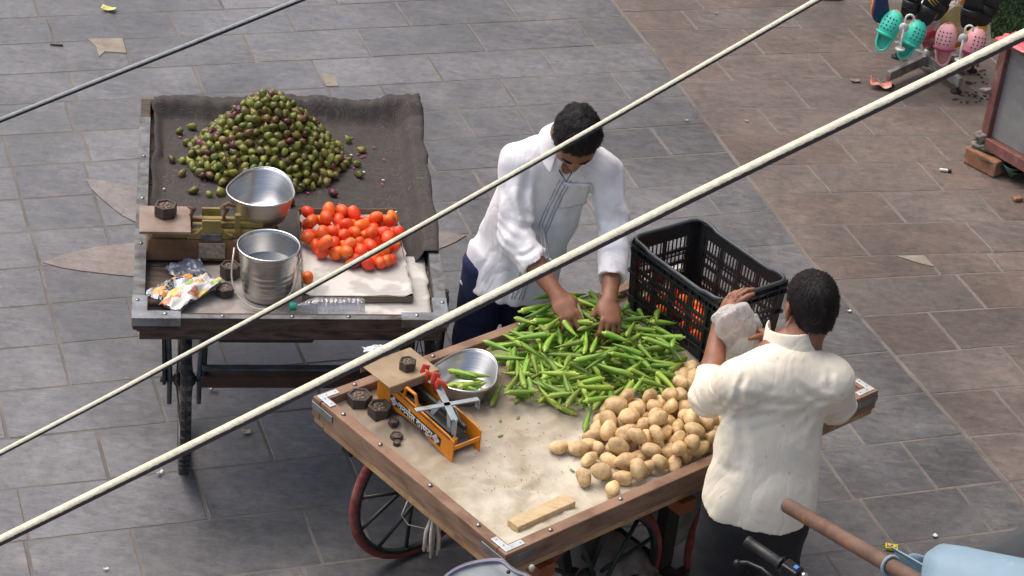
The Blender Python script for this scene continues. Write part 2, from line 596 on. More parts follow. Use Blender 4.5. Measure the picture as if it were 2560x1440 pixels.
# broken corners filled with mortar
FILL = mat('mortar_patch', (150, 142, 130), (126, 119, 109), rough=0.95, scale=14, bump=0.5, bscale=90)
for poly in ([(219, 98), (306, 97), (316, 134), (262, 130), (248, 143), (240, 118)], [(805, 185), (838, 192), (846, 216), (816, 217)], [(2240, 641), (2308, 640), (2335, 668), (2300, 660)]):
    MB().prism([tuple(at(*q)[:2]) for q in poly], -0.003, 0.0045).build('mortar_patch', FILL, pavement)
# ================================================================ unseen shop row, added beyond the frame to shade the right side of the street
def su(u, v, z):
    p = u * EU + v * EV
    return np.array([p[0], p[1], z])
RSU = np.array([[EU[0], EU[1], 0], [EV[0], EV[1], 0], [0, 0, 1]]).T
PLASTER = mat('ochre_plaster', (150, 132, 112), (128, 112, 96), rough=.9, scale=2, bump=.2, dirt=(96, 88, 80), dscale=1.5)
shop = thing('unseen_shop_row', su(9.5, 9.0, 0), 'unseen three storey plastered shop row added beyond the right edge to shade the street', 'building')
MB().box(su(9.5, 9.0, 6.0), (3.6, 22.0, 12.0), RSU).build('wall', PLASTER, shop)
SHUT = mat('grey_roller_shutter', (104, 106, 108), (86, 88, 90), rough=.6, metal=.3)
for k in range(6):
    v = 0.6 + k * 3.1
    MB().box(su(7.68, v, 1.25), (.03, 2.3, 2.4), RSU).build('shutter', SHUT, shop)
    MB().box(su(7.35, v, 2.75), (.7, 2.7, .05), RSU @ roty(.18)).build('awning', mat('faded_awning', (110, 96, 84), rough=.9), shop)
    for z in (4.4, 7.2, 10.0):
        w = MB().box(su(7.685, v, z), (.03, 1.2, 1.4), RSU).build('window', mat('dark_pane', (50, 56, 62), rough=.15), shop)
        MB().box(su(7.66, v, z - .75), (.16, 1.4, .07), RSU).build('sill', PLASTER, w)
# ================================================================ left cart
WOOD_OLD = mat('old_dark_wood', (96, 78, 64), (58, 47, 41), rough=0.75, scale=5, stretch=(1.5, 9, 9), bump=0.5, bscale=18, dirt=(38, 33, 31), dscale=5)
WOOD_BOARD = mat('greyed_boards', (112, 98, 86), (76, 66, 60), rough=0.8, scale=5, stretch=(1.5, 9, 9), bump=0.5, bscale=18, dirt=(52, 46, 43), dscale=4)
GALV = mat('galvanised_sheet', (158, 162, 164), (112, 115, 117), rough=0.42, metal=0.75, scale=14, dirt=(92, 88, 84), dscale=7, dlo=0.52, dhi=0.75, bump=0.08, bscale=40)
GALV_DULL = mat('dull_galvanised_strip', (136, 138, 138), (92, 92, 91), rough=0.5, metal=0.6, scale=20, dirt=(70, 63, 57), dscale=9, bump=0.15, bscale=40)
RIVET = mat('rivet_steel', (178, 178, 176), (120, 118, 116), rough=0.35, metal=0.9, scale=30)
STEEL_BLUE = mat('blue_painted_steel', (86, 98, 106), (58, 66, 72), rough=0.5, scale=18, dirt=(70, 56, 48), dscale=12)
STEEL_DARK = mat('dark_steel', (62, 58, 56), (40, 37, 36), rough=0.55, metal=0.4, scale=20, dirt=(92, 62, 44), dscale=9)
RUBBER = mat('black_tyre_rubber', (58, 56, 55), (42, 41, 41), rough=0.85, scale=30, dirt=(96, 90, 84), dscale=7)
BROWN_PAINT = mat('brown_painted_beam', (92, 66, 50), (64, 48, 40), rough=0.7, scale=8, stretch=(1, 6, 6), dirt=(60, 54, 50), bump=0.3)
Z1 = 0.85
FL, FR, BR, BL = at(332, 795, Z1), at(1120, 800, Z1), at(1047, 268, Z1), at(353, 246, Z1)
def c1(u, v, z):
    p = FL * (1 - u) * (1 - v) + FR * u * (1 - v) + BR * u * v + BL * (1 - u) * v
    return np.array([p[0], p[1], z])
E1 = unit(FR - FL); E1v = unit(BL - FL)
W1, D1 = np.linalg.norm(FR - FL), np.linalg.norm(BL - FL)
cart1 = thing('handcart', (c1(.5, .5, 0)), 'weathered flat handcart with metal edged tray and bicycle wheel, carrying green pods and tomatoes', 'handcart')
FLOOR1 = 0.803
# tray floor planks
nb = 8
for i in range(nb):
    a, b = i / nb + 0.002, (i + 1) / nb - 0.002
    z0, z1 = 0.775, FLOOR1 - 0.004 + rng.uniform(-.001, .001)
    MB().hexa([c1(.012, .015 + a * .97, z0), c1(.988, .015 + a * .97, z0), c1(.988, .015 + b * .97, z0), c1(.012, .015 + b * .97, z0)],
              [c1(.012, .015 + a * .97, z1), c1(.988, .015 + a * .97, z1), c1(.988, .015 + b * .97, z1), c1(.012, .015 + b * .97, z1)]).build('floor_plank', WOOD_BOARD, cart1, bevel=.002)
wu, wv = 0.038 / W1, 0.038 / D1
def rail(name, u0, u1, v0, v1, z0, z1, ma, bev=.003):
    return MB().hexa([c1(u0, v0, z0), c1(u1, v0, z0), c1(u1, v1, z0), c1(u0, v1, z0)], [c1(u0, v0, z1), c1(u1, v0, z1), c1(u1, v1, z1), c1(u0, v1, z1)]).build(name, ma, cart1, bevel=bev)
rail('side_rail', 0, wu, wv, 1, .775, Z1, WOOD_OLD)
rail('side_rail', 1 - wu, 1, wv, 1, .775, Z1, WOOD_OLD)
rail('front_rail', 0, 1, 0, wv, .800, Z1, WOOD_OLD)
rail('rear_rail', wu, 1 - wu, 1 - wv, 1, .775, Z1, WOOD_OLD)
rail('lower_front_board', .02, .985, wv * .15, wv * .9, .757, .7995, WOOD_OLD)
# metal cladding
e = .003
for u0, u1 in ((-e / W1, wu * 1.02), (1 - wu * 1.02, 1 + e / W1)):
    rail('edge_strip', u0, u1, wv * 1.05, .90, Z1 + .0005, Z1 + .003, GALV_DULL, 0)
    rail('edge_strip', u0, u0 + .0028 if u0 < .5 else u0 + .004, wv * 1.05, .90, .782, Z1 - .0005, GALV_DULL, 0)
rail('edge_strip', .15, .86, -.002, wv * .55, Z1 + .0005, Z1 + .003, GALV_DULL, 0)
for s_ in (0, 1):
    f = (lambda u: u) if s_ == 0 else (lambda u: 1 - u)
    mb = MB()
    L = .15
    p = [(f(-.004), -.003), (f(L), -.003), (f(L), wv * 1.1), (f(wu * 1.3), wv * 1.1), (f(wu * 1.3), .085), (f(-.004), .085)]
    mb.prism([tuple(c1(u, v, 0)[:2]) for u, v in p], Z1 + .003, Z1 + .006)
    q0, q1 = c1(f(-.004), -.0035, 0), c1(f(L), -.0035, 0)
    mb.bar((q0 + q1) / 2 * np.array([1, 1, 0]) * 0 + np.array([q0[0], q0[1], Z1 - .012]), np.array([q1[0], q1[1], Z1 - .012]), .003, .034)
    br = mb.build('corner_bracket', GALV, cart1, bevel=.0015)
    for u, v in ((.012, .065), (.1, .012)):
        r = c1(f(u), v, Z1 + .0055)
        MB().lathe([(.009, 0), (.008, .003), (.004, .005), (0, .0055)], 12, r).build('rivet', RIVET, br)
for v in (.3, .5, .7):
    MB().lathe([(.008, 0), (.007, .003), (0, .005)], 10, c1(wu * .5, v, Z1 + .003)).build('rivet', RIVET, cart1)
for u in (.28, .5, .68):
    MB().lathe([(.008, 0), (.007, .003), (0, .005)], 10, c1(u, wv * .3, Z1 + .003)).build('rivet', RIVET, cart1)
# undercarriage
def wheel(parent, c, axis, r, tr, rim_m, tyre_m, spoke_m, nsp, sr, hubr=.035, hublen=.09, cone=.03, tread=True, tyre_name='tyre'):
    c = np.asarray(c, float); Fz = frame(axis)          # x axis of frame = axle
    Rw = np.array([Fz[:, 1], Fz[:, 2], Fz[:, 0]]).T      # local xy = wheel plane, z = axle
    if np.linalg.det(Rw) < 0:
        Rw[:, 0] *= -1
    ring = lambda rad, off=0, n=48: [c + Rw @ np.array([rad * math.cos(2 * math.pi * k / n), rad * math.sin(2 * math.pi * k / n), off]) for k in range(n)]
    mb = MB()
    mb.lathe([(r - tr * 2.3, -tr * .75), (r - tr * 1.2, -tr * .8), (r - tr * 1.2, tr * .8), (r - tr * 2.3, tr * .75), (r - tr * 2.6, 0), (r - tr * 2.3, -tr * .75)], 48, c, Rw, cap=False)
    w = mb.build('wheel', rim_m, parent)
    t = MB().tube(ring(r - tr), tr, 12, closed=True)
    if tread:
        nt_ = 60
        for k in range(nt_):
            a = 2 * math.pi * k / nt_
            for sgn in (-1, 1):
                p = c + Rw @ np.array([(r + .000) * math.cos(a + .03 * sgn), (r + .000) * math.sin(a + .03 * sgn), sgn * tr * .5])
                t.box(p, (.010, .017, tr * .75), Rw @ rotz(a))
    t.build(tyre_name, tyre_m, w)
    MB().lathe([(hubr * .6, -hublen / 2), (hubr, -hublen / 2 + .01), (hubr, -hublen / 4), (hubr * .7, -hublen / 6), (hubr * .7, hublen / 6), (hubr, hublen / 4), (hubr, hublen / 2 - .01), (hubr * .6, hublen / 2)], 20, c, Rw).build('hub', spoke_m, w)
    sm = None
    for k in range(nsp):
        a = 2 * math.pi * (k + .3) / nsp
        sg = cone if k % 2 else -cone
        p0 = c + Rw @ np.array([hubr * .8 * math.cos(a), hubr * .8 * math.sin(a), sg]); p1 = c + Rw @ np.array([(r - tr * 2.35) * math.cos(a), (r - tr * 2.35) * math.sin(a), 0])
        MB().tube([p0, p1], sr, 6).build('spoke', spoke_m, w)
    return w
hub1 = at(457, 1140, 0) + np.array([0, 0, .355])
axd = E1
RIM_OLD = mat('rusty_rim', (110, 104, 98), (70, 62, 56), rough=.5, metal=.5, scale=20)
hub1r = hub1 + E1 * (W1 * .80)
for h_ in (hub1, hub1r):
    wheel(cart1, h_, axd, .355, .021, RIM_OLD, RUBBER, STEEL_DARK, 18, .0022, .03, .08)
    mb = MB()
    for s_ in (-.055, .055):
        q = h_ + E1 * s_
        mb.tube([q + np.array([0, 0, -.11]), q + np.array([0, 0, .02]), q + E1 * s_ * .3 + np.array([0, 0, .40])], [.009, .011, .012], 8)
        mb.box(q + np.array([0, 0, -.03]), (.005, .022, .15), frame(E1))
    mb.build('wheel_fork', STEEL_BLUE, cart1)
MB().cyl(hub1 - E1 * .09, hub1r + E1 * .09, .012, 10).build('axle', STEEL_DARK, cart1)
MB().bar(hub1 + E1 * .06 + np.array([0, 0, .0]), hub1r - E1 * .06 + np.array([0, 0, .0]), .05, .05).build('axle_beam', BROWN_PAINT, cart1, bevel=.004)
mb = MB()
mb.bar(hub1 + E1 * .07 + np.array([0, -.03, .07]), hub1r - E1 * .07 + np.array([0, -.03, .07]), .03, .012)
mb.build('spring_bar', STEEL_BLUE, cart1, bevel=.002)
rear = hub1 + E1v * 1.05
for h_ in (rear, rear + E1 * W1 * .8):
    wheel(cart1, h_, axd, .355, .021, RIM_OLD, RUBBER, STEEL_DARK, 14, .0022, .03, .08, tread=False)
MB().cyl(rear - E1 * .08, rear + E1 * (W1 * .8 + .08), .012, 10).build('axle', STEEL_DARK, cart1)
mb = MB()
for u in (.12, .88):
    mb.bar(c1(u, .08, .735), c1(u, .92, .735), .045, .045)
for v in (.3, .78):
    mb.bar(c1(.08, v, .69), c1(.92, v, .69), .04, .04)
mb.build('under_frame', WOOD_OLD, cart1, bevel=.004)
mb = MB()
for u in (.12, .88):
    for v in (.2, .8):
        q = hub1 + E1v * (1.05 if v > .5 else 0) + E1 * (W1 * .8 if u > .5 else 0)
        for s_ in (-.045, .045):
            mb.bar(np.array([q[0], q[1], .34]) + E1 * s_ * 1.6, np.array([q[0], q[1], .72]) + E1 * s_ * 1.8, .012, .035)
mb.build('strut', STEEL_DARK, cart1)
MB().box(c1(.42, .07, .738) , (.34, .16, .035), frame(E1)).build('under_drawer', mat('black_box', (44, 42, 42), rough=.7), cart1, bevel=.01)

# newspapers on the front of the tray
def paper_mat(name, base, ink, s):
    M = NT(name)
    v = M.coords('Object', (1, 1, 1), (0, 0, -.17))
    br = M.n('TexBrick')
    br.inputs['Scale'].default_value = s
    br.inputs['Mortar Size'].default_value = .012
    br.inputs['Brick Width'].default_value = 1.6
    br.inputs['Row Height'].default_value = .11
    br.offset = 0.0
    M.l(v, br.inputs['Vector'])
    lines = M.n('TexWave', wave_type='BANDS', bands_direction='Y', wave_profile='SAW')
    lines.inputs['Scale'].default_value = s * 4
    lines.inputs['Distortion'].default_value = 1.5
    M.l(v, lines.inputs['Vector'])
    blk = M.ramp(M.noise(v, 9, 2, .5), [(.42, (0, 0, 0)), (.5, (1, 1, 1))])
    c = M.mix(M.math('MULTIPLY', M.math('MULTIPLY', lines.outputs[1], blk), .75), lin(base), lin(ink))
    d = M.ramp(M.noise(v, 5, 8, .65), [(.45, (0, 0, 0)), (.75, (1, 1, 1))])
    c = M.mix(M.math('MULTIPLY', d, .35), c, lin((140, 130, 118)))
    M.set(Base_Color=c, Roughness=.85)
    M.bump(M.noise(v, 14, 4, .5), .25, .01)
    return M.m
NEWS = paper_mat('newsprint', (206, 204, 198), (110, 110, 112), 9)
NEWS_OLD = paper_mat('stained_newsprint', (158, 152, 146), (92, 88, 88), 9)
def sheet(name, corners, z, ma, label, cat, amp=.004, n=26, th=.0012, lift=None, seed=0, group=None):
    """thin sheet over four photo points (front-left, front-right, back-right, back-left)"""
    C = [np.asarray(c, float) for c in corners]
    def fn(a, b):
        p = C[0] * (1 - a) * (1 - b) + C[1] * a * (1 - b) + C[2] * a * b + C[3] * (1 - a) * b
        z_ = z + amp * (.5 + .5 * n2(p[0] * 9, p[1] * 9, seed)) + amp * .5 * (.5 + .5 * n2(p[0] * 26, p[1] * 26, seed + 1))
        e_ = min(a, b, 1 - a, 1 - b)
        if lift:
            z_ += lift(a, b)
        j = .006 * (1 if e_ < .02 else 0)
        return (p[0] + j * n2(p[1] * 30, p[0] * 5, seed + 3), p[1] + j * n2(p[0] * 30, p[1] * 5, seed + 4), z_)
    return tag(MB().grid(fn, n, n).build(name, ma, solid=th, org=(C[0] + C[2]) / 2 * np.array([1, 1, 0]) + np.array([0, 0, z])), label, cat, group)
zf = FLOOR1
sheet('newspaper', [c1(.115, .036, 0), c1(.60, .036, 0), c1(.62, .30, 0), c1(.13, .24, 0)], zf + .001, NEWS_OLD, 'dirty brown newspaper spread under the steel bucket', 'newspaper', seed=3)
sheet('newspaper', [c1(.585, .037, 0), c1(.955, .034, 0), c1(.955, .30, 0), c1(.60, .29, 0)], zf + .006, NEWS, 'grey newspaper spread under the tray of tomatoes', 'newspaper', seed=5)

# patterned cloth over the back two thirds and the rails
def cloth_mat():
    M = NT('patterned_brown_cloth')
    v = M.coords('Object', (1, 1, 1))
    vo = M.n('TexVoronoi', feature='F1')
    vo.inputs['Scale'].default_value = 11
    M.l(v, vo.inputs['Vector'])
    w = M.math('SINE', M.math('MULTIPLY', vo.outputs['Distance'], 62))
    w2 = M.ramp(w, [(.35, (0, 0, 0)), (.75, (1, 1, 1))])
    fine = M.ramp(M.noise(v, 40, 2, .5), [(.40, (0, 0, 0)), (.54, (1, 1, 1))])
    c = M.mix(M.math('MULTIPLY', M.math('MULTIPLY', w2, fine), .7), lin((60, 57, 57)), lin((94, 84, 77)))
    geo = M.n('NewGeometry')
    d = M.ramp(M.noise(v, 4, 8, .7), [(.4, (0, 0, 0)), (.7, (1, 1, 1))])
    c = M.mix(M.math('MULTIPLY', d, .5), c, lin((60, 55, 54)))
    M.set(Base_Color=c, Roughness=.9)
    M.bump(M.noise(v, 30, 6, .6), .35, .006)
    return M.m
CLOTH1 = cloth_mat()
def cl_z(u, v):
    """cloth height and push over the right, left and rear rails"""
    top = Z1 + .012
    def edge(d, w):      # d metres inside the inner face of the rail
        return smooth(.045, -.005, d)
    dl, dr, db = u * W1 - .05, (1 - u) * W1 - .05, (1 - v) * D1 - .05
    k = max(edge(dr, 1), edge(db, 1), .62 * edge(dl, 1) * smooth(.1, .9, v))
    return zf + .004 + (top - zf) * k
def cloth_fn(a, b):
    u = .045 + a * 1.0
    v = .275 + b * .765
    over_r, over_b = max(0, u - 1.003), max(0, v - 1.008)
    uu, vv = min(u, 1.006), min(v, 1.012)
    p = c1(uu, vv, 0)
    z = cl_z(min(u, 1), min(v, 1))
    z += .004 * n2(p[0] * 10, p[1] * 10, 11) + .0025 * n2(p[0] * 30, p[1] * 22, 12)
    if v > .94:
        z += (.014 * abs(n2(p[0] * 9, 3, 13)) + .012 * abs(n2(p[0] * 23, p[1] * 9, 14))) + (.025 * smooth(.8, .93, u))
        p = p + E1v * .018 * n2(p[0] * 7, 1, 15)
    if u > .955:
        z += .010 * abs(n2(p[1] * 8, 5, 16)); p = p + E1 * .010 * n2(p[1] * 10, 2, 17)
    z -= over_r * W1 * 1.6 + over_b * D1 * 1.6
    if u < .07 and v < .99:
        p = p + E1 * .012 * n2(p[1] * 14, 9, 18)
    return (p[0], p[1], z)
tag(MB().grid(cloth_fn, 90, 80).build('printed_cloth', CLOTH1, solid=.002, org=c1(.5, .6, zf)), 'dark brown printed cloth spread over the back of the weathered handcart', 'cloth')
# ================================================================ right cart
WOOD_RED = mat('reddish_cart_wood', (150, 120, 97), (116, 89, 71), rough=.68, scale=3.5, stretch=(2.2, 2.2, 9), bump=.35, bscale=30, dirt=(92, 66, 52), dscale=3.5, dlo=.52, dhi=.78)
WOOD_PALE = mat('pale_under_board', (190, 156, 114), (146, 112, 78), rough=.7, scale=6, bump=.5, bscale=30, dirt=(100, 72, 52), dscale=7)
BRACKET = mat('bright_zinc_plate', (214, 220, 222), (186, 192, 194), rough=.35, metal=.35, scale=20, dirt=(140, 140, 138), dscale=14, dlo=.62, dhi=.8)
GREENPAINT = mat('dark_green_paint', (44, 58, 50), (30, 40, 36), rough=.45, scale=20, dirt=(58, 48, 40), dscale=9)
REDTYRE = mat('dusty_red_tyre', (146, 66, 58), (116, 52, 48), rough=.8, scale=25, dirt=(150, 112, 100), dscale=8, bump=.3, bscale=140)
BLACKWOOD = mat('blackened_frame_wood', (52, 44, 40), (34, 30, 28), rough=.75, scale=9, bump=.4)
ORANGEWOOD = mat('orange_bearer_wood', (168, 98, 62), (128, 72, 48), rough=.65, scale=6, bump=.3)
Z2 = .80
cN, cL, cR = at(1265, 1388, Z2), at(795, 985, Z2), at(2197, 975, Z2)
A2 = unit((cR - cN) * np.array([1, 1, 0])); B2 = np.array([-A2[1], A2[0], 0])
LA, LB = (cR - cN) @ A2, (cL - cN) @ B2
def c2(u, v, z):
    p = cN + A2 * u + B2 * v
    return np.array([p[0], p[1], z])
R2 = np.array([A2, B2, [0, 0, 1]]).T
cart2 = thing('handcart', c2(LA / 2, LB / 2, 0), 'wooden handcart with zinc corner plates and red spoked wheels, carrying okra and potatoes', 'handcart')
BW, BH = .042, .078
def board(name, u0, u1, v0, v1, z0, z1, ma, bev=.004):
    return MB().box(c2((u0 + u1) / 2, (v0 + v1) / 2, (z0 + z1) / 2), (u1 - u0, v1 - v0, z1 - z0), R2).build(name, ma, cart2, bevel=bev)
board('near_rail', 0, LA, 0, BW, Z2 - BH, Z2, WOOD_RED)
board('far_rail', 0, LA, LB - BW, LB, Z2 - BH, Z2, WOOD_RED)
board('end_rail', .001, BW, BW + .001, LB - BW - .001, Z2 - BH, Z2 - .001, WOOD_RED)
board('end_rail', LA - BW, LA - .001, BW + .001, LB - BW - .001, Z2 - BH, Z2 - .001, WOOD_RED)
board('under_board', .006, LA - .006, .005, BW + .02, Z2 - BH - .026, Z2 - BH - .001, WOOD_PALE)
board('under_board', .006, LA - .006, LB - BW - .02, LB - .005, Z2 - BH - .026, Z2 - BH - .001, WOOD_PALE)
board('under_board', .004, BW + .02, BW + .022, LB - BW - .022, Z2 - BH - .030, Z2 - BH - .001, WOOD_PALE)
board('under_board', LA - BW - .02, LA - .004, BW + .022, LB - BW - .022, Z2 - BH - .030, Z2 - BH - .001, WOOD_PALE)
FL2 = Z2 - .045
nb = 8
for i in range(nb):
    w = (LB - 2 * BW) / nb
    board('floor_plank', BW + .001, LA - BW - .001, BW + i * w + .001, BW + (i + 1) * w - .001, FL2 - .03, FL2 - .006, WOOD_RED, .002)
for (u, v, su, sv) in ((0, 0, 1, 1), (0, LB, 1, -1), (LA, 0, -1, 1), (LA, LB, -1, -1)):
    Lp, wp = .078, .024
    o = .010
    poly = [(u + su * o, v + sv * o), (u + su * (o + Lp), v + sv * o), (u + su * (o + Lp), v + sv * (o + wp)), (u + su * (o + wp), v + sv * (o + wp)), (u + su * (o + wp), v + sv * (o + Lp)), (u + su * o, v + sv * (o + Lp))]
    b = MB().prism([tuple(c2(x, y, 0)[:2]) for x, y in poly], Z2 + .0005, Z2 + .003).build('corner_plate', BRACKET, cart2, bevel=.003)
    sm = MB()
    for x, y in ((o + wp / 2, o + .03), (o + wp / 2, o + .065), (o + .03, o + wp / 2), (o + .065, o + wp / 2)):
        sm.lathe([(.0035, 0), (.0025, .0012), (0, .0014)], 8, c2(u + su * x, v + sv * y, Z2 + .003))
    sm.build('screw', RIVET, b)
    mb = MB()
    La = .115
    mb.box(c2(u + su * La / 2, v - sv * .0015, Z2 - .032), (La, .003, .026), R2)
    mb.box(c2(u - su * .0015, v + sv * La / 2, Z2 - .032), (.003, La, .026), R2)
    mb.build('corner_angle', GALV, cart2, bevel=.001)
def bolt(u, v):
    MB().lathe([(.0085, 0), (.008, .003), (.005, .006), (0, .007)], 12, c2(u, v, Z2)).build('bolt', RIVET, cart2)
for v in (LB * .16, LB * .40, LB * .66, LB * .86):
    bolt(BW * .55, v)
for u in (.20, .50, .95, 1.3, 1.58):
    bolt(u, BW * .5)
for u in (.16, .5, .9, 1.3):
    bolt(u, LB - BW * .5)
# undercarriage
wz, wr = .315, .315
wcs = []
for q in ((1052, 1208), (1482, 1466), (1872, 1302)):
    wcs.append(at(q[0], q[1], wz))
wcs.append(wcs[0] + wcs[2] - wcs[1])
for i, w_ in enumerate(wcs):
    wheel(cart2, w_, B2, wr, .0165, GREENPAINT, REDTYRE, GREENPAINT, 12, .0075, .045, .12, .03, tread=False)
for i, j in ((0, 1), (3, 2)):
    d = unit(wcs[i] - wcs[j])
    MB().cyl(wcs[i] + d * .08, wcs[j] - d * .08, .014, 10).build('axle', STEEL_DARK, cart2)
    MB().bar(wcs[i] - d * .07, wcs[j] + d * .07, .06, .06).build('axle_beam', BLACKWOOD, cart2, bevel=.005)
mb = MB()
us = [((w_ - cN) @ A2) for w_ in wcs]
for v in (.16, LB - .16):
    mb.box(c2(LA / 2, v, Z2 - BH - .055), (LA - .06, .05, .05), R2)
mb.build('bearer', BLACKWOOD, cart2, bevel=.004)
for u in (.22, .85, 1.45):
    MB().box(c2(u, LB / 2, Z2 - BH - .105), (.07, LB - .06, .05), R2).build('cross_bearer', ORANGEWOOD, cart2, bevel=.004)
mb = MB()
for i, w_ in enumerate(wcs):
    u, v = (w_ - cN) @ A2, (w_ - cN) @ B2
    vi = v + (.09 if v < LB / 2 else -.09)
    for du in (-.13, .13):
        MB().bar(c2(u + du * .3, vi, wz), c2(u + du, vi, Z2 - BH - .08), .035, .035, B2).build('leg', BLACKWOOD, cart2, bevel=.003)
un = (us[1] + us[2]) / 2
mb = MB()
mb.box(c2(un - .02, .17, .48), (.06, .05, .45), R2)
mb.box(c2(un, .12, .215), (.95, .04, .035), R2)
mb.box(c2(un + .02, .60, .215), (.95, .04, .035), R2)
for u in (un - .4, un, un + .4):
    mb.box(c2(u, .36, .225), (.04, .55, .03), R2)
mb.build('lower_frame', BLACKWOOD, cart2, bevel=.003)
SACK = mat('pale_sacking', (176, 170, 160), (140, 132, 122), rough=.9, scale=8, bump=.5, bscale=60, dirt=(110, 100, 92))
def sack_fn(c, su, sv, h, seed):
    def fn(a, b):
        x, y = (a - .5) * 2, (b - .5) * 2
        k = max(0, 1 - abs(x) ** 4) * max(0, 1 - abs(y) ** 4)
        p = c2(c[0] + x * su, c[1] + y * sv, 0)
        return (p[0] + .012 * n2(p[1] * 12, p[0] * 4, seed), p[1] + .012 * n2(p[0] * 12, p[1] * 4, seed + 1), c[2] + h * k ** .5 * (1 + .25 * n2(p[0] * 9, p[1] * 9, seed)) + .012 * abs(n2(p[0] * 30, p[1] * 9, seed + 2)))
    return fn
for i, (u, v, lab) in enumerate(((un - .25, .34, 'pale folded sack on the lower frame under the potato cart, nearer the camera'), (un + .30, .42, 'pale crumpled sack on the lower frame behind the red wheel'))):
    tag(MB().grid(sack_fn((u, v, .245), .2, .2, .10, 20 + i * 5), 34, 34).build('sack', SACK, solid=.003, org=c2(u, v, .245)), lab, 'sack')
# cloth in the tray
def tray_mat():
    M = NT('stained_tray_cloth')
    v = M.coords('Object')
    n1 = M.noise(v, 5, 8, .65, .3)
    c = M.mix(M.ramp(n1, [(.38, (0, 0, 0)), (.66, (1, 1, 1))]), lin((202, 197, 180)), lin((160, 148, 126)))
    # dirtier towards the far side, where the okra lies
    sx = M.n('SeparateXYZ')
    M.l(v, sx.inputs[0])
    g = M.math('ADD', M.math('MULTIPLY', sx.outputs['X'], B2[0]), M.math('MULTIPLY', sx.outputs['Y'], B2[1]))
    g = M.math('ADD', g, M.math('MULTIPLY', M.noise(v, 3.0, 5, .6), .5))
    f = M.ramp(M.math('ADD', g, .05), [(.05, (0, 0, 0)), (.55, (1, 1, 1))])
    c = M.mix(M.math('MULTIPLY', f, .85), c, lin((128, 113, 97)))
    sp = M.ramp(M.noise(v, 55, 3, .6), [(.66, (0, 0, 0)), (.72, (1, 1, 1))])
    c = M.mix(M.math('MULTIPLY', sp, .5), c, lin((112, 92, 76)))
    M.set(Base_Color=c, Roughness=.92)
    M.bump(M.noise(v, 45, 6, .6, .5), .3, .004)
    return M.m
TRAYCLOTH = tray_mat()
def tz(u, v):
    """height of the tray cloth at cart coordinates"""
    e_ = min(u - BW, LA - BW - u, v - BW, LB - BW - v)
    w = .008 * n2(u * 7, v * 7, 31) + .006 * abs(n2(u * 16 + v * 6, v * 14 - u * 9, 32)) + .004 * abs(n2(u * 34, v * 22, 33))
    w += .013 * max(0, 1 - abs(n2(u * 4.5 + 2 * v, v * 3 - u, 34)) * 8) + .008 * max(0, 1 - abs(n2(u * 9 - 3 * v, v * 8 + 2 * u, 35)) * 7)
    return FL2 + .004 + w * smooth(-.01, .05, e_) + .012 * smooth(.02, -.005, e_)
def tray_fn(a, b):
    u = BW + .002 + a * (LA - 2 * BW - .004); v = BW + .002 + b * (LB - 2 * BW - .004)
    p = c2(u, v, 0)
    return (p[0], p[1], tz(u, v))
tag(MB().grid(tray_fn, 130, 90).build('tray_cloth', TRAYCLOTH, solid=.0015, org=c2(LA / 2, LB / 2, FL2)), 'dirty cream cloth lining the tray of the wooden potato cart', 'cloth')
def on2(px, py, dz=0.0):
    """photo pixel -> point on the tray cloth"""
    p = at(px, py, FL2 + .006 + dz)
    d = p - cN
    return np.array([p[0], p[1], tz(d @ A2, d @ B2) + dz])
# loose plank on the cloth
pl0, pl1 = on2(1280, 1325), on2(1425, 1258)
mb = MB()
mid = (pl0 + pl1) / 2
mb.box(mid + np.array([0, 0, .014]), (np.linalg.norm(pl1 - pl0), .052, .026), frame(pl1 - pl0))
tag(mb.build('wooden_offcut', mat('pale_planed_wood', (206, 184, 146), (180, 156, 118), rough=.6, scale=6, stretch=(3, 9, 9), bump=.3, bscale=30, dirt=(140, 118, 90), dscale=9, dlo=.6), bevel=.003, org=mid), 'short pale plank lying in the near corner of the potato cart', 'plank')
# ================================================================ vegetables
def ico(sub=2):
    import bmesh
    bm = bmesh.new()
    bmesh.ops.create_icosphere(bm, subdivisions=sub, radius=1.0)
    V = np.array([v.co[:] for v in bm.verts]); F = [tuple(v.index for v in f.verts) for f in bm.faces]
    bm.free()
    return V, F
ICO2, ICO3 = ico(2), ico(3)
def shape_mesh(name, V, F, ma, mi=None):
    mb = MB().add(V, F, True)
    if mi is not None:
        mb.mi = list(mi)
    return mb.mesh(name, ma)

# ---- green water chestnuts
def nut_mat(name, c1_, c2_, tip):
    M = NT(name)
    v = M.coords('Object')
    oi = M.n('ObjectInfo')
    n1 = M.noise(v, 38, 4, .6)
    c = M.mix(M.ramp(n1, [(.38, (0, 0, 0)), (.62, (1, 1, 1))]), lin(c1_), lin(c2_))
    n3 = M.ramp(M.noise(v, 70, 3, .6), [(.58, (0, 0, 0)), (.66, (1, 1, 1))])
    c = M.mix(M.math('MULTIPLY', n3, .6), c, lin(tip))
    hs = M.n('HueSaturation')
    M.l(c, hs.inputs['Color'])
    M.l(M.math('MULTIPLY_ADD', oi.outputs['Random'], .9, .55), hs.inputs['Value'])
    w = M.n('TexWhiteNoise', noise_dimensions='1D')
    M.l(oi.outputs['Random'], w.inputs['W'])
    M.l(M.math('MULTIPLY_ADD', w.outputs['Value'], .07, .455), hs.inputs['Hue'])
    M.set(Base_Color=hs.outputs[0], Roughness=.36)
    M.bump(n1, .3, .003)
    return M.m
NUT_G = nut_mat('green_pod_skin', (120, 128, 52), (80, 92, 38), (158, 146, 92))
NUT_B = nut_mat('olive_brown_pod_skin', (126, 112, 62), (88, 80, 42), (156, 132, 92))
NUT_M = nut_mat('maroon_pod_skin', (100, 46, 54), (66, 30, 38), (130, 74, 66))
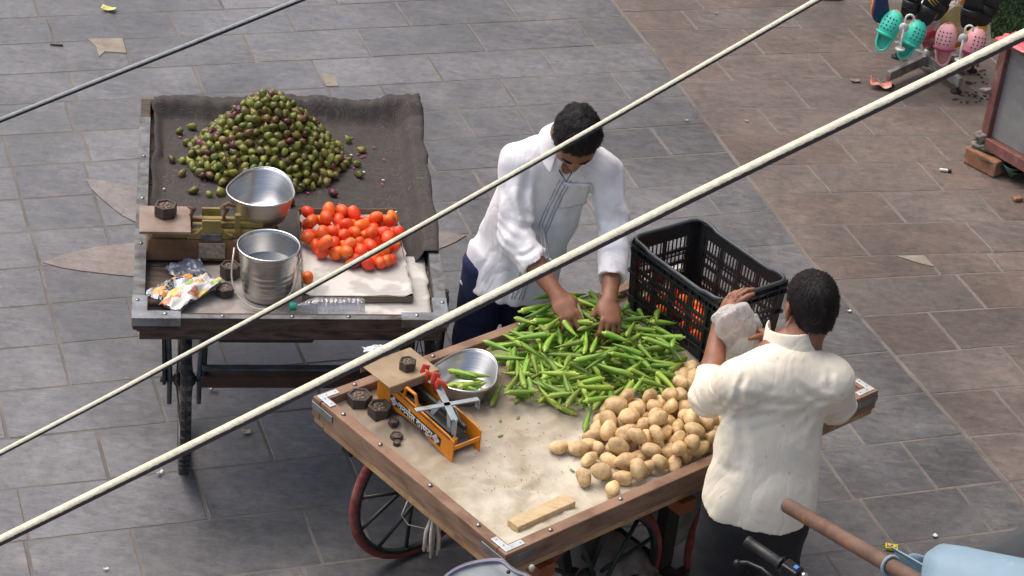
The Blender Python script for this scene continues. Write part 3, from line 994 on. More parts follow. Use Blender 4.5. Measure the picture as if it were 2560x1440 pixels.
def nut_verts(k):
    V, F = ICO2
    r_ = random.Random(100 + k)
    V = V.copy()
    x, y, z = V.T
    wid = 1.0 - .42 * z                        # broad at the base, narrowing
    X = x * wid; Y = y * (.72 + .1 * r_.random()) * (1 - .25 * z)
    Z = z * .85
    for s in (-1, 1):                          # two blunt horns on the shoulders
        d = np.linalg.norm(V - unit([s * .92, 0, .35]), axis=1)
        bmp = np.exp(-(d / .30) ** 2) * (.45 + .3 * r_.random())
        X = X + s * bmp; Z = Z + bmp * .3
    P = np.stack([X, Y, Z], 1)
    P *= 1 + .24 * vnoise(P * 2.3 + k * 7, k)[:, None] + .10 * vnoise(P * 5 + k, k + 9)[:, None]
    return P * .0182, F
NUTS = [[shape_mesh('water_chestnut', *nut_verts(k), ma) for k in range(7)] for ma in (NUT_G, NUT_B, NUT_M)]
mc = at(668, 405, zf); ME1, ME2 = E1, np.array([-E1[1], E1[0], 0])
RX, RY, HH = .315, .285, .30
def mound(p):
    d = p - mc[:2]
    rho = math.hypot((d @ ME1[:2]) / RX, (d @ ME2[:2]) / RY)
    return rho
def mh(rho):
    return HH * (1 - rho ** 1.25) * (1.0 if rho < 1 else 0) if rho < 1 else 0
r_ = random.Random(5)
pts = []
cells = {}
tries = 0
SP = .0282
while tries < 60000:
    tries += 1
    a, q = r_.random() * 2 * math.pi, math.sqrt(r_.random()) * .99
    p2 = mc[:2] + ME1[:2] * RX * q * math.cos(a) + ME2[:2] * RY * q * math.sin(a)
    z = mh(q)
    p = np.array([p2[0], p2[1], zf + .012 + z])
    k = tuple(np.floor(p / SP).astype(int))
    ok = True
    for dx in (-1, 0, 1):
        for dy in (-1, 0, 1):
            for dz in (-1, 0, 1):
                for o in cells.get((k[0] + dx, k[1] + dy, k[2] + dz), ()):
                    if np.sum((o - p) ** 2) < SP * SP:
                        ok = False
                        break
    if ok:
        cells.setdefault(k, []).append(p)
        # surface normal
        g = (mh(min(q + .02, .999)) - mh(max(q - .02, 0))) / (.04 * RX)
        nrm = unit([-g * math.cos(a) * ME1[0] - g * math.sin(a) * ME2[0], -g * math.cos(a) * ME1[1] - g * math.sin(a) * ME2[1], 1])
        pts.append((p, nrm))
view = lambda p: unit(CC - p)
vis = sorted(pts, key=lambda t: -(t[1] @ view(t[0])))
nvis = [t for t in vis if t[1] @ view(t[0]) > -.05][:284]
hid = [t for t in vis if not any(t is o for o in nvis)]
NG = 'water chestnuts in the heap'
def put_nut(p, label='green water chestnut in the tall heap on the left cart', grp=NG):
    x = r_.random()
    ms = NUTS[0 if x < .64 else (1 if x < .87 else 2)]
    return inst('water_chestnut', r_.choice(ms), p, rand_rot(r_), label, 'water chestnut', grp, scale=r_.uniform(.85, 1.2))
for p, nrm in nvis:
    put_nut(p + nrm * r_.uniform(-.003, .007))
# the rest of the heap: far side and inner layer
mb = MB()
for p, nrm in hid:
    V, F = nut_verts(r_.randrange(7)); x = r_.random()
    mb.add(V @ rand_rot(r_).T * r_.uniform(.85, 1.2) + p, F, True, 0 if x < .7 else (1 if x < .9 else 2))
for p, nrm in pts:
    V, F = nut_verts(r_.randrange(7)); x = r_.random()
    mb.add(V @ rand_rot(r_).T * 1.1 + p - nrm * .018 + np.array([r_.gauss(0, .008), r_.gauss(0, .008), 0]), F, True, 0 if x < .7 else (1 if x < .9 else 2))
def core(a, b):
    q = b * .93; t = a * 2 * math.pi
    p2 = mc[:2] + ME1[:2] * RX * q * math.cos(t) + ME2[:2] * RY * q * math.sin(t)
    return (p2[0], p2[1], zf + max(.004, mh(q) - .018))
mb.grid(core, 40, 14, mi=1)
tag(mb.build('heap_of_water_chestnuts', [NUT_G, NUT_B, NUT_M], org=mc, kind='stuff'), 'inner mass of the heap of green water chestnuts on the left cart', 'water chestnuts')
cpx = [(448, 322), (480, 310), (430, 393), (455, 395), (468, 350), (455, 427), (484, 469), (524, 481), (552, 475), (905, 368), (898, 430), (892, 405), (870, 395), (832, 475), (725, 500), (870, 345)]
for i, q in enumerate(cpx):
    p = at(q[0], q[1] + 6, zf + .018)
    put_nut(p, 'single green water chestnut lying loose on the dark cloth beside the heap', 'loose water chestnuts on the cloth')
mb = MB()
for q in [(880, 292), (905, 293), (935, 368), (880, 345), (905, 392), (912, 390), (955, 460), (885, 420), (770, 482), (848, 510), (1000, 310), (960, 398), (450, 342), (895, 385)]:
    p = at(q[0], q[1], zf + .012)
    mb.sphere(p, (.008, .0045, .002), 8, 5, rotz(r_.random() * 3))
tag(mb.build('pink_petals', mat('pink_peel', (190, 70, 120), (150, 50, 90), rough=.5, scale=30), org=at(890, 390, zf), kind='stuff'), 'pink petals and peel scattered on the dark cloth', 'petals')
mb = MB()
for q in [(785, 355), (878, 387), (605, 418), (410, 472), (958, 450), (990, 530), (910, 430)]:
    mb.sphere(at(q[0], q[1], zf + .014), (.007, .005, .003), 8, 5, rotz(r_.random() * 3))
tag(mb.build('white_crumbs', mat('white_kernel', (226, 222, 200), (200, 196, 170), rough=.6), org=at(890, 390, zf), kind='stuff'), 'white kernels and crumbs scattered on the dark cloth', 'crumbs')

# ---- sphere packer for round vegetables
def pack(n, rad, inside, base, seed, cand=26, order=None):
    """drop n balls one by one, each to the lowest of several spots; returns centres"""
    q_ = random.Random(seed)
    P, Rr = [], []
    for i in range(n):
        r0 = rad(q_)
        best = None
        for _ in range(cand):
            x, y = inside(q_, i / n)
            z = base(x, y) + r0
            if P:
                A = np.array(P); d2 = (A[:, 0] - x) ** 2 + (A[:, 1] - y) ** 2
                s_ = (np.array(Rr) + r0) ** 2
                mk = d2 < s_ * .97
                if mk.any():
                    z = max(z, (A[mk, 2] + np.sqrt(s_[mk] - d2[mk]) * .93).max())
            if best is None or z < best[2]:
                best = (x, y, z)
        P.append(best); Rr.append(r0)
    return P, Rr

# ---- cardboard tray with newspaper and tomatoes
CARD = mat('worn_cardboard', (126, 112, 92), (96, 86, 72), rough=.85, scale=12, bump=.2)
def tc(a, b, z):
    q = [at(757, 765, zf), at(1030, 765, zf), at(985, 560, zf), at(745, 560, zf)]
    p = q[0] * (1 - a) * (1 - b) + q[1] * a * (1 - b) + q[2] * a * b + q[3] * (1 - a) * b
    return np.array([p[0], p[1], z])
tr = thing('cardboard_tray', tc(.5, .5, zf), 'shallow cardboard tray lined with newspaper, holding the red tomatoes', 'tray')
tb = zf + .012
MB().hexa([tc(0, 0, tb), tc(1, 0, tb), tc(1, 1, tb), tc(0, 1, tb)], [tc(0, 0, tb + .004), tc(1, 0, tb + .004), tc(1, 1, tb + .004), tc(0, 1, tb + .004)]).build('base', CARD, tr)
for nm, a0, b0, a1, b1, h in (('side_wall', 0, 0, 1, 0, .026), ('side_wall', 1, 0, 1, 1, .026), ('side_wall', 0, 1, 1, 1, .05), ('side_wall', 0, 0, 0, 1, .04)):
    p, q = tc(a0, b0, tb + .005 + h / 2), tc(a1, b1, tb + .005 + h / 2)
    MB().bar(p, q, .004, h).build(nm, CARD, tr)
TZ = tb + .022
def lift(a, b):
    e_ = min(a, 1 - a, 1 - b)
    return .014 * smooth(.08, 0, e_) + (.012 * smooth(.05, 0, b))
sheet('newspaper', [tc(-.005, .0, 0), tc(1.0, .0, 0), tc(1.03, 1.0, 0), tc(.01, 1.0, 0)], TZ - .006, NEWS, 'clean white newspaper lining the cardboard tray of tomatoes', 'newspaper', amp=.003, lift=lift, seed=9)
def tom_mat():
    M = NT('tomato_skin')
    v = M.coords('Object')
    oi = M.n('ObjectInfo')
    sx = M.n('SeparateXYZ'); M.l(v, sx.inputs[0])
    n1 = M.noise(v, 30, 3, .5)
    c = M.mix(n1, lin((236, 88, 40)), lin((222, 62, 32)))
    t = M.ramp(M.math('ADD', M.math('MULTIPLY', sx.outputs['Z'], 22), M.math('MULTIPLY', n1, .5)), [(.62, (0, 0, 0)), (.95, (1, 1, 1))])
    c = M.mix(M.math('MULTIPLY', t, .5), c, lin((236, 150, 60)))
    hs = M.n('HueSaturation'); M.l(c, hs.inputs['Color'])
    M.l(M.math('MULTIPLY_ADD', oi.outputs['Random'], .025, .495), hs.inputs['Hue'])
    w = M.n('TexWhiteNoise', noise_dimensions='1D'); M.l(oi.outputs['Random'], w.inputs['W'])
    M.l(M.math('MULTIPLY_ADD', w.outputs['Value'], .3, .85), hs.inputs['Value'])
    M.set(Base_Color=hs.outputs[0], Roughness=.4)
    M.b.inputs['Subsurface Weight'].default_value = .08
    M.b.inputs['Subsurface Radius'].default_value = (.01, .002, .001)
    return M.m
TOM = tom_mat()
SCAR = mat('stem_scar', (120, 112, 54), (92, 80, 40), rough=.7)
def tom_mesh(k):
    V, F = ICO3
    P = V * np.array([1, 1, 1.16 + .1 * k])
    d = np.linalg.norm(V - np.array([0, 0, 1]), axis=1)
    P[:, 2] -= .16 * np.exp(-(d / .22) ** 2)
    P *= 1 + .07 * vnoise(V * 1.4 + k * 5, k)[:, None]
    mi = [1 if np.mean([d[i] for i in f]) < .15 else 0 for f in F]
    return shape_mesh('tomato', P * .0225, F, [TOM, SCAR], mi)
TOMS = [tom_mesh(k) for k in range(5)]
def in_tom(q_, t):
    while True:
        a, b = q_.uniform(.06, .97), q_.uniform(.33, .90)
        if b > .33 + .34 * max(0, .42 - a) * 1.4 + (.25 if a > .9 else 0) + .1 * abs(a - .55):
            break
    p = tc(a, b, 0)
    return p[0], p[1]
P, Rr = pack(60, lambda q_: q_.uniform(.0215, .0250), in_tom, lambda x, y: TZ, 4, 14)
q_ = random.Random(9)
for p, r0 in zip(P, Rr):
    inst('tomato', q_.choice(TOMS), p, rotz(q_.random() * 6.3) @ rotx(q_.uniform(.6, 1.9)), 'ripe red tomato in the newspaper-lined tray on the left cart', 'tomato', 'tomatoes in the tray', scale=r0 / .0225)
inst('tomato', TOMS[0], at(769, 694, TZ + .022), rotx(.3), 'lone red tomato rolled to the left edge of the newspaper-lined tray', 'tomato')
inst('tomato', TOMS[1], at(966, 651, TZ + .024), rotx(1.2) @ rotz(.4), 'red tomato set apart at the right front of the tomato heap', 'tomato', scale=1.1)

# ---- okra
def okra_mat(name, a_, b_):
    M = NT(name)
    v = M.coords('Object')
    oi = M.n('ObjectInfo')
    n1 = M.noise(v, 25, 4, .6)
    c = M.mix(M.ramp(n1, [(.35, (0, 0, 0)), (.65, (1, 1, 1))]), lin(a_), lin(b_))
    hs = M.n('HueSaturation'); M.l(c, hs.inputs['Color'])
    M.l(M.math('MULTIPLY_ADD', oi.outputs['Random'], .05, .468), hs.inputs['Hue'])
    w = M.n('TexWhiteNoise', noise_dimensions='1D'); M.l(oi.outputs['Random'], w.inputs['W'])
    M.l(M.math('MULTIPLY_ADD', w.outputs['Value'], .75, .6), hs.inputs['Value'])
    M.set(Base_Color=hs.outputs[0], Roughness=.5)
    M.bump(n1, .15, .002)
    return M.m
OK1 = okra_mat('okra_skin', (134, 172, 64), (112, 152, 54))
OK2 = okra_mat('okra_cap_skin', (172, 192, 92), (148, 172, 78))
def okra_mesh(k):
    r0 = random.Random(60 + k)
    L = .124 * r0.uniform(.72, 1.22); bend = r0.uniform(-.009, .009)
    prof = [(0, .0042), (.05, .0045), (.085, .0062), (.10, .0100), (.125, .0118), (.22, .0122), (.40, .0112), (.58, .0092), (.74, .0066), (.88, .0036), (.97, .0014), (1, .0004)]
    V, F, mi = [], [], []
    n = 10
    for t, r in prof:
        rr = r * (.84 + .18 * (k % 3) / 2)
        for j in range(n):
            a = 2 * math.pi * j / n
            q = rr * (1 if t < .11 else (1.0 if j % 2 == 0 else .80))
            V.append((L * (t - .5), q * math.cos(a) + bend * (1 - (2 * t - 1) ** 2), q * math.sin(a)))
    for i in range(len(prof) - 1):
        for j in range(n):
            F.append((i * n + j, (i + 1) * n + j, (i + 1) * n + (j + 1) % n, i * n + (j + 1) % n))
            mi.append(1 if prof[i + 1][0] <= .126 else 0)
    F.append(tuple(range(n))); mi.append(1)
    mb = MB().add(V, F, True)
    mb.mi = mi
    mb.sm = [True] * len(F)
    return mb.mesh('okra', [OK1, OK2]), L
OKRAS = [okra_mesh(k) for k in range(10)]
GS = .004                      # height map cells over the tray
GU, GV = int(LA / GS) + 1, int(LB / GS) + 1
Hm = np.full((GU, GV), FL2 + .012)
def hm_at(u, v, w=2):
    i, j = int(u / GS), int(v / GS)
    if not (w <= i < GU - w and w <= j < GV - w):
        return 9.0
    return Hm[i - w:i + w + 1, j - w:j + w + 1].max()
ocen = [((on2(px, py) - cN) @ A2, (on2(px, py) - cN) @ B2) for px, py in ((1470, 900),)][0]
q_ = random.Random(21)
def cu(px, py):
    p = at(px, py, FL2 + .02) - cN
    return p @ A2, p @ B2
opoly = [cu(*p) for p in ((1270, 880), (1300, 830), (1400, 780), (1540, 770), (1690, 880), (1690, 940), (1650, 1000), (1570, 1020), (1480, 1030), (1340, 1015), (1290, 1000), (1280, 940))]
def inpoly(u, v, poly):
    c = False
    n = len(poly)
    for i in range(n):
        (x0, y0), (x1, y1) = poly[i], poly[i - 1]
        if (y0 > v) != (y1 > v) and u < (x1 - x0) * (v - y0) / (y1 - y0) + x0:
            c = not c
    return c
crate_keep = []
def place_okra(u, v, yaw, k, label, group=None, press=.55):
    me, L = OKRAS[k]
    d = np.array([math.cos(yaw), math.sin(yaw)])
    ts = np.linspace(-.46, .46, 9)
    hs = np.array([hm_at(u + d[0] * t * L, v + d[1] * t * L) for t in ts])
    if hs.max() > 5:
        return False
    # best line resting on the bumps
    sl = np.clip(np.polyfit(ts * L, hs, 1)[0], -.22, .22)
    c0 = np.max(hs - sl * ts * L) - press * (np.max(hs - sl * ts * L) - np.median(hs - sl * ts * L))
    z = c0 + .0085
    for t in np.linspace(-.5, .5, 25):
        i, j = int((u + d[0] * t * L) / GS), int((v + d[1] * t * L) / GS)
        w = 2 if abs(t) < .35 else 1
        h = z + sl * t * L + .0085
        if w <= i < GU - w and w <= j < GV - w:
            s_ = Hm[i - w:i + w + 1, j - w:j + w + 1]
            np.maximum(s_, h, out=s_)
    wd = A2 * d[0] + B2 * d[1]
    X = unit([wd[0], wd[1], sl]); Fm = frame(X)
    inst('okra', me, c2(u, v, z), Fm @ rotx(q_.choice([0, math.pi]) + q_.gauss(0, .25)), label, 'okra', group)
    return True
def base_okra(n):
    mb = MB()
    c_ = 0
    while c_ < n:
        u, v = q_.uniform(min(p[0] for p in opoly), max(p[0] for p in opoly)), q_.uniform(min(p[1] for p in opoly), max(p[1] for p in opoly))
        if not inpoly(u, v, opoly) or math.hypot((u - ocen[0]) / .30, (v - ocen[1]) / .30) > 1.0:
            continue
        dd = math.hypot((u - ocen[0]) / .27, (v - ocen[1]) / .27)
        yaw = q_.random() * 6.3
        me, L = OKRAS[q_.randrange(10)]
        V = np.empty(len(me.vertices) * 3); me.vertices.foreach_get('co', V); V = V.reshape(-1, 3)
        d = A2 * math.cos(yaw) + B2 * math.sin(yaw)
        z = FL2 + .016 + q_.random() * .035 * max(0, 1 - dd)
        P = V @ (frame(d) @ rotx(q_.random() * 6.3)).T + c2(u, v, z)
        mb.add(P, [tuple(p.vertices) for p in me.polygons], True)
        mb.mi[-len(me.polygons):] = [p.material_index for p in me.polygons]
        d2 = np.array([math.cos(yaw), math.sin(yaw)])
        for t in np.linspace(-.45, .45, 20):
            i, j = int((u + d2[0] * t * L) / GS), int((v + d2[1] * t * L) / GS)
            if 2 <= i < GU - 2 and 2 <= j < GV - 2:
                s_ = Hm[i - 1:i + 2, j - 1:j + 2]
                np.maximum(s_, z + .004, out=s_)
        c_ += 1
    tag(mb.build('bottom_layer_of_okra', [OK1, OK2], org=c2(ocen[0], ocen[1], FL2), kind='stuff'), 'okra pods buried at the bottom of the okra heap', 'okra')
base_okra(170)
OKL, OKG = 'green okra pod in the heap on the wooden cart', 'okra pods in the heap'
cnt = 0
for tries in range(40000):
    t = tries / 40000
    u, v = q_.uniform(min(p[0] for p in opoly), max(p[0] for p in opoly)), q_.uniform(min(p[1] for p in opoly), max(p[1] for p in opoly))
    if not inpoly(u, v, opoly):
        continue
    dd = math.hypot((u - ocen[0]) / .26, (v - ocen[1]) / .26)
    if q_.random() > 1.15 - .6 * dd:
        continue
    if hm_at(u, v) > FL2 + .058 + .075 * max(0, 1 - dd):
        continue
    if place_okra(u, v, q_.random() * 2 * math.pi, q_.randrange(10), OKL, OKG):
        cnt += 1
    if cnt >= 288:
        break
for px, py, yaw in ((1255, 895, .3), (1240, 905, -.4), (1262, 935, -.2), (1240, 1000, 1.3), (1275, 1000, 1.2), (1300, 1020, .2), (1400, 1032, .1), (1468, 1065, 1.4), (1490, 1040, .5), (1430, 1040, 1.1)):
    u, v = cu(px, py)
    place_okra(u, v, yaw - math.radians(43), q_.randrange(6), 'green okra pod lying loose at the edge of the okra heap', 'okra pods lying loose')
# ---- potatoes
def pot_mat():
    M = NT('potato_skin')
    v = M.coords('Object')
    oi = M.n('ObjectInfo')
    n1 = M.noise(v, 22, 6, .65)
    c = M.mix(M.ramp(n1, [(.35, (0, 0, 0)), (.65, (1, 1, 1))]), lin((224, 196, 146)), lin((198, 166, 118)))
    sp = M.ramp(M.noise(v, 150, 2, .5), [(.63, (0, 0, 0)), (.69, (1, 1, 1))])
    c = M.mix(M.math('MULTIPLY', sp, .55), c, lin((112, 82, 52)))
    d = M.ramp(M.noise(v, 16, 6, .7), [(.48, (0, 0, 0)), (.66, (1, 1, 1))])
    c = M.mix(M.math('MULTIPLY', d, .55), c, lin((140, 108, 76)))
    hs = M.n('HueSaturation'); M.l(c, hs.inputs['Color'])
    M.l(M.math('MULTIPLY_ADD', oi.outputs['Random'], .34, .80), hs.inputs['Value'])
    M.set(Base_Color=hs.outputs[0], Roughness=.6)
    M.bump(M.noise(v, 60, 5, .6), .2, .003)
    return M.m
POT = pot_mat()
def pot_mesh(k):
    V, F = ICO3
    r0 = random.Random(30 + k)
    P = V * np.array([1.22 + .16 * r0.random(), .93 + .1 * r0.random(), .84])
    P *= 1 + .14 * vnoise(V * 1.3 + k * 9, k)[:, None] + .03 * vnoise(V * 3 + k * 3, k + 50)[:, None]
    for j in range(5):
        c = unit([r0.gauss(0, 1) for _ in range(3)])
        d = np.linalg.norm(V - c, axis=1)
        P *= 1 - .035 * np.exp(-(d / .16) ** 2)[:, None]
    return shape_mesh('potato', P * .027, F, POT)
POTS = [pot_mesh(k) for k in range(8)]
ppoly = [cu(*p) for p in ((1470, 1095), (1500, 1050), (1560, 1035), (1660, 1030), (1790, 1040), (1860, 1090), (1850, 1120), (1800, 1160), (1530, 1268), (1500, 1225), (1450, 1200), (1480, 1130))]
pcen = cu(1650, 1090)
ppoly = [(u, max(v, BW + .030)) for u, v in ppoly]
def in_pot(q_, t):
    while True:
        u = q_.uniform(min(p[0] for p in ppoly), max(p[0] for p in ppoly)); v = q_.uniform(min(p[1] for p in ppoly), max(p[1] for p in ppoly))
        if inpoly(u, v, ppoly):
            dd = math.hypot((u - pcen[0]) / .24, (v - pcen[1]) / .24)
            if t < .55 or dd < 1.05 - (t - .55) * .9:
                p = c2(u, v, 0)
                return p[0], p[1]
P, Rr = pack(84, lambda q_: q_.uniform(.0245, .0305), in_pot, lambda x, y: FL2 + .008, 11, 60)
q_ = random.Random(77)
for p, r0 in zip(P, Rr):
    inst('potato', q_.choice(POTS), p, rotz(q_.random() * 6.3) @ roty(q_.gauss(0, .35)) @ rotx(q_.random() * 6.3), 'tan potato in the heap on the wooden cart', 'potato', 'potatoes in the heap', scale=r0 / .027)
for px, py, lab in ((1396, 1125, 'small tan potato farthest left of the potato heap, beside the orange scale'), (1443, 1128, 'large round tan potato second from the left, apart from the heap'), (1473, 1115, 'tan potato third from the left, touching the potato heap')):
    inst('potato', q_.choice(POTS), on2(px, py, .024), rotz(q_.random()), lab, 'potato', scale=.95 + .1 * (px == 1443))
for px, py, dz in ((1702, 985, .024), (1700, 957, .040), (1708, 938, .024), (1728, 920, .024), (1690, 945, .022), (1735, 945, .024), (1725, 965, .026)):
    inst('potato', q_.choice(POTS), on2(px, py, dz), rotz(q_.random() * 6.3) @ roty(q_.gauss(0, .2)), 'tan potato in the small group between the okra and the black crate', 'potato', 'potatoes beside the crate', scale=1.02)
LEAF = mat('okra_scrap', (120, 150, 70), (90, 120, 50), rough=.6)
mb = MB()
for px, py in ((1250, 1053), (1295, 1046), (1250, 1098), (1430, 1178), (1235, 1000)):
    mb.sphere(on2(px, py, .004), (.012, .005, .002), 8, 5, rotz(q_.random() * 3))
for _ in range(90):
    mb.sphere(on2(q_.uniform(1180, 1500), q_.uniform(1060, 1240), .002), (.0022, .0016, .001), 5, 4, rotz(q_.random() * 3), 1)
tag(mb.build('leaf_scraps', [LEAF, mat('dirt_crumbs', (86, 70, 56), rough=.9)], org=on2(1330, 1100), kind='stuff'), 'scraps of leaf and crumbs of dirt on the cream tray cloth', 'scraps')
# ================================================================ things on the carts
STEEL = mat('brushed_steel', (214, 213, 210), (188, 187, 184), rough=.34, metal=1.0, scale=8, stretch=(1, 1, 30), rvar=.12)
STEEL_RIM = mat('polished_rim', (226, 228, 230), (200, 202, 204), rough=.2, metal=1.0, scale=20)
IRON = mat('cast_iron', (92, 82, 76), (64, 56, 52), rough=.6, metal=.35, scale=40, bump=.4, bscale=120, dirt=(120, 88, 66), dscale=20, dlo=.55)
IRON_LIGHT = mat('worn_iron_top', (138, 118, 100), (104, 88, 76), rough=.6, metal=.3, scale=50, bump=.5, bscale=90)
def hexweight(p, r, h, label, rot=0.0, rust=False, group=None):
    t = thing('iron_weight', p, label, 'weight', group)
    p = np.asarray(p, float)
    hx = lambda rr: [(rr * math.cos(rot + k * math.pi / 3), rr * math.sin(rot + k * math.pi / 3)) for k in range(6)]
    mb = MB()
    V, F = [], []
    for rr, z in ((r * .93, 0), (r, h * .12), (r * 1.0, h * .95), (r * .96, h), (r * .78, h), (r * .74, h * .86), (.0001, h * .86)):
        V += [(p[0] + x, p[1] + y, p[2] + z) for x, y in hx(rr)]
    for i in range(6):
        F += [(i * 6 + k, i * 6 + (k + 1) % 6, (i + 1) * 6 + (k + 1) % 6, (i + 1) * 6 + k) for k in range(6)]
    F.append(tuple(range(6))[::-1])
    mb.add(V, F)
    mb.build('body', IRON, t, bevel=.0015)
    fm = MB()
    for k in range(7):
        a = rot + k * .9
        fm.sphere(p + np.array([math.cos(a) * r * .38 * (k > 0), math.sin(a) * r * .38 * (k > 0), h * .87]), (r * .22, r * .13, h * .06), 8, 5, rotz(a * 1.7))
    fm.build('raised_mark', IRON_LIGHT, t)
    return t
# ---- pan with a pouring lip
def pan(name, c, r, h, rot, label, lip=.32, z_in=.012):
    t = thing(name, c, label, 'scale pan')
    def fn(a, z):
        d = math.atan2(math.sin(a - rot), math.cos(a - rot))
        k = smooth(0, h, z)
        return 1 + lip * k * math.exp(-(d / .55) ** 2) - .10 * k * math.exp(-((abs(d) - 1.25) / .5) ** 2)
    prof = [(0, 0), (r * .62, .0), (r * .72, .006), (r * .86, h * .45), (r * .97, h * .93), (r, h), (r * .985, h), (r * .95, h * .93), (r * .84, h * .45), (r * .70, .010), (r * .6, .004), (0, .004)]
    MB().lathe(prof, 56, c, fn=fn).build('bowl', STEEL, t)
    rim = []
    for k in range(64):
        a = 2 * math.pi * k / 64
        q = r * fn(a, h)
        rim.append(np.asarray(c, float) + np.array([q * math.cos(a), q * math.sin(a), h]))
    MB().tube(rim, .0035, 8, closed=True).build('rim', STEEL_RIM, t)
    return t
# ---- left scale: cast body, weight platform, pan carrier
SC_Y = mat('worn_olive_yellow_paint', (150, 134, 74), (116, 100, 56), rough=.6, scale=12, dirt=(98, 66, 44), dscale=10, dlo=.50, dhi=.62, bump=.4, bscale=60)
SC_RUST = mat('rusty_cast_iron', (136, 100, 68), (96, 70, 50), rough=.8, scale=16, dirt=(140, 122, 70), dscale=7, dlo=.56, dhi=.66, bump=.6, bscale=70)
SC_PLATE = mat('scuffed_platform_plate', (158, 140, 126), (124, 106, 94), rough=.5, metal=.35, scale=10, dirt=(132, 88, 62), dscale=5, dlo=.5, dhi=.7, bump=.2)
PL_TAG = mat('stamped_tin_tag', (178, 170, 152), (134, 124, 104), rough=.5, metal=.5, scale=70, bump=.6, bscale=90)
s0 = at(362, 652, zf + .008)                 # front left foot of the body
def sl(x, y, z):
    return s0 + E1 * x + np.array([-E1[1], E1[0], 0]) * y + np.array([0, 0, z])
RS1 = np.array([E1, [-E1[1], E1[0], 0], [0, 0, 1]]).T
lsc = thing('counter_scale', sl(.25, .06, 0), 'rusty olive yellow counter scale with flat weight platform on the left cart', 'scale')
mb = MB()
mb.hexa([sl(0, 0, 0), sl(.50, 0, 0), sl(.50, .14, 0), sl(0, .14, 0)], [sl(.01, .012, .085), sl(.49, .012, .085), sl(.49, .128, .085), sl(.01, .128, .085)])
mb.build('body', SC_RUST, lsc, bevel=.006)
mb = MB()
mb.hexa([sl(.02, .02, .086), sl(.48, .02, .086), sl(.48, .12, .086), sl(.02, .12, .086)], [sl(.03, .03, .115), sl(.47, .03, .115), sl(.47, .11, .115), sl(.03, .11, .115)])
mb.box(sl(.345, .07, .128), (.17, .05, .022), RS1)
mb.build('deck', SC_Y, lsc, bevel=.004)
for y in (.012, .105):
    mb = MB()
    pr = [(.15, .086), (.32, .086), (.32, .10), (.29, .115), (.275, .135), (.275, .165), (.205, .165), (.205, .135), (.19, .115), (.15, .10)]
    mb.prism([(x, z) for x, z in pr], 0, .012, sl(0, y + .012, 0), RS1 @ np.array([[1, 0, 0], [0, 0, -1], [0, 1, 0]]))
    mb.build('bridge_bracket', SC_Y, lsc, bevel=.003)
MB().box(sl(.335, .03, .135), (.022, .02, .10), RS1).build('stop_post', SC_Y, lsc, bevel=.003)
mb = MB()
for x in (.165, .285):
    mb.tube([sl(x, .065, .11), sl(x, .065, .16), sl(x + .012, .06, .185), sl(x - .012, .055, .20)], [.007, .007, .009, .004], 8)
mb.tube([sl(.27, .06, .195), sl(.30, .06, .212), sl(.325, .06, .200)], [.004, .009, .003], 8)
mb.build('pointer', mat('rusty_pointer', (132, 98, 74), (92, 66, 50), rough=.7, scale=30), lsc)
MB().bar(sl(.10, .07, .14), sl(.41, .07, .14), .022, .016).build('beam', SC_Y, lsc, bevel=.003)
MB().box(sl(.24, .0085, .098), (.075, .006, .03), RS1).build('gauge_window', GALV_DULL, lsc, bevel=.003)
MB().box(sl(.243, .0015, .045), (.098, .004, .062), RS1 @ rotx(-.14)).build('name_tag', PL_TAG, lsc, bevel=.004)
plp = at(348, 582, zf + .16)
pw_, pd_ = .185, .19
mb = MB()
pc = plp + E1 * pw_ / 2 + RS1[:, 1] * pd_ / 2
mb.box(pc, (pw_, pd_, .012), RS1)
pf = mb.build('platform', SC_PLATE, lsc, bevel=.002)
MB().cyl(pc + np.array([0, 0, -.006]), np.array([pc[0], pc[1], zf + .115]), .02, 12).build('platform_post', SC_RUST, lsc)
hexweight(pc + np.array([0, 0, .0065]) + RS1[:, 1] * .028 + E1 * .002, .043, .045, 'hexagonal iron weight standing on the flat platform of the rusty counter scale', .5)
pan_c = at(650, 540, zf + .125)
pan_c = at(651, 540, zf + .118)
mb = MB()
for x, y in ((-.055, -.045), (.055, -.045), (-.055, .045), (.055, .045)):
    q = pan_c + E1 * x + RS1[:, 1] * y
    mb.tube([np.array([q[0], q[1], zf + .11]) - E1 * x * .6, q + np.array([0, 0, -.003]), q + E1 * x * .45 + np.array([0, 0, .02])], [.009, .009, .006], 8)
mb.bar(pan_c - E1 * .06 + np.array([0, 0, -.009]), pan_c + E1 * .06 + np.array([0, 0, -.009]), .05, .01)
mb.build('pan_carrier', STEEL_DARK, lsc)
pan('scale_pan', pan_c, .132, .115, math.radians(90), 'steel pouring pan resting on the rusty counter scale', .30)
for d in ((.02, .0, 0), (-.03, .01, .4), (-.05, -.02, 1.0)):
    pass
# weights beside the bucket
hexweight(at(575, 690, zf + .008), .038, .05, 'dark iron weight half hidden behind the steel bucket', .2)
hexweight(at(562, 735, zf + .008), .036, .032, 'rusty iron weight with bright top beside the snack packets', .5)
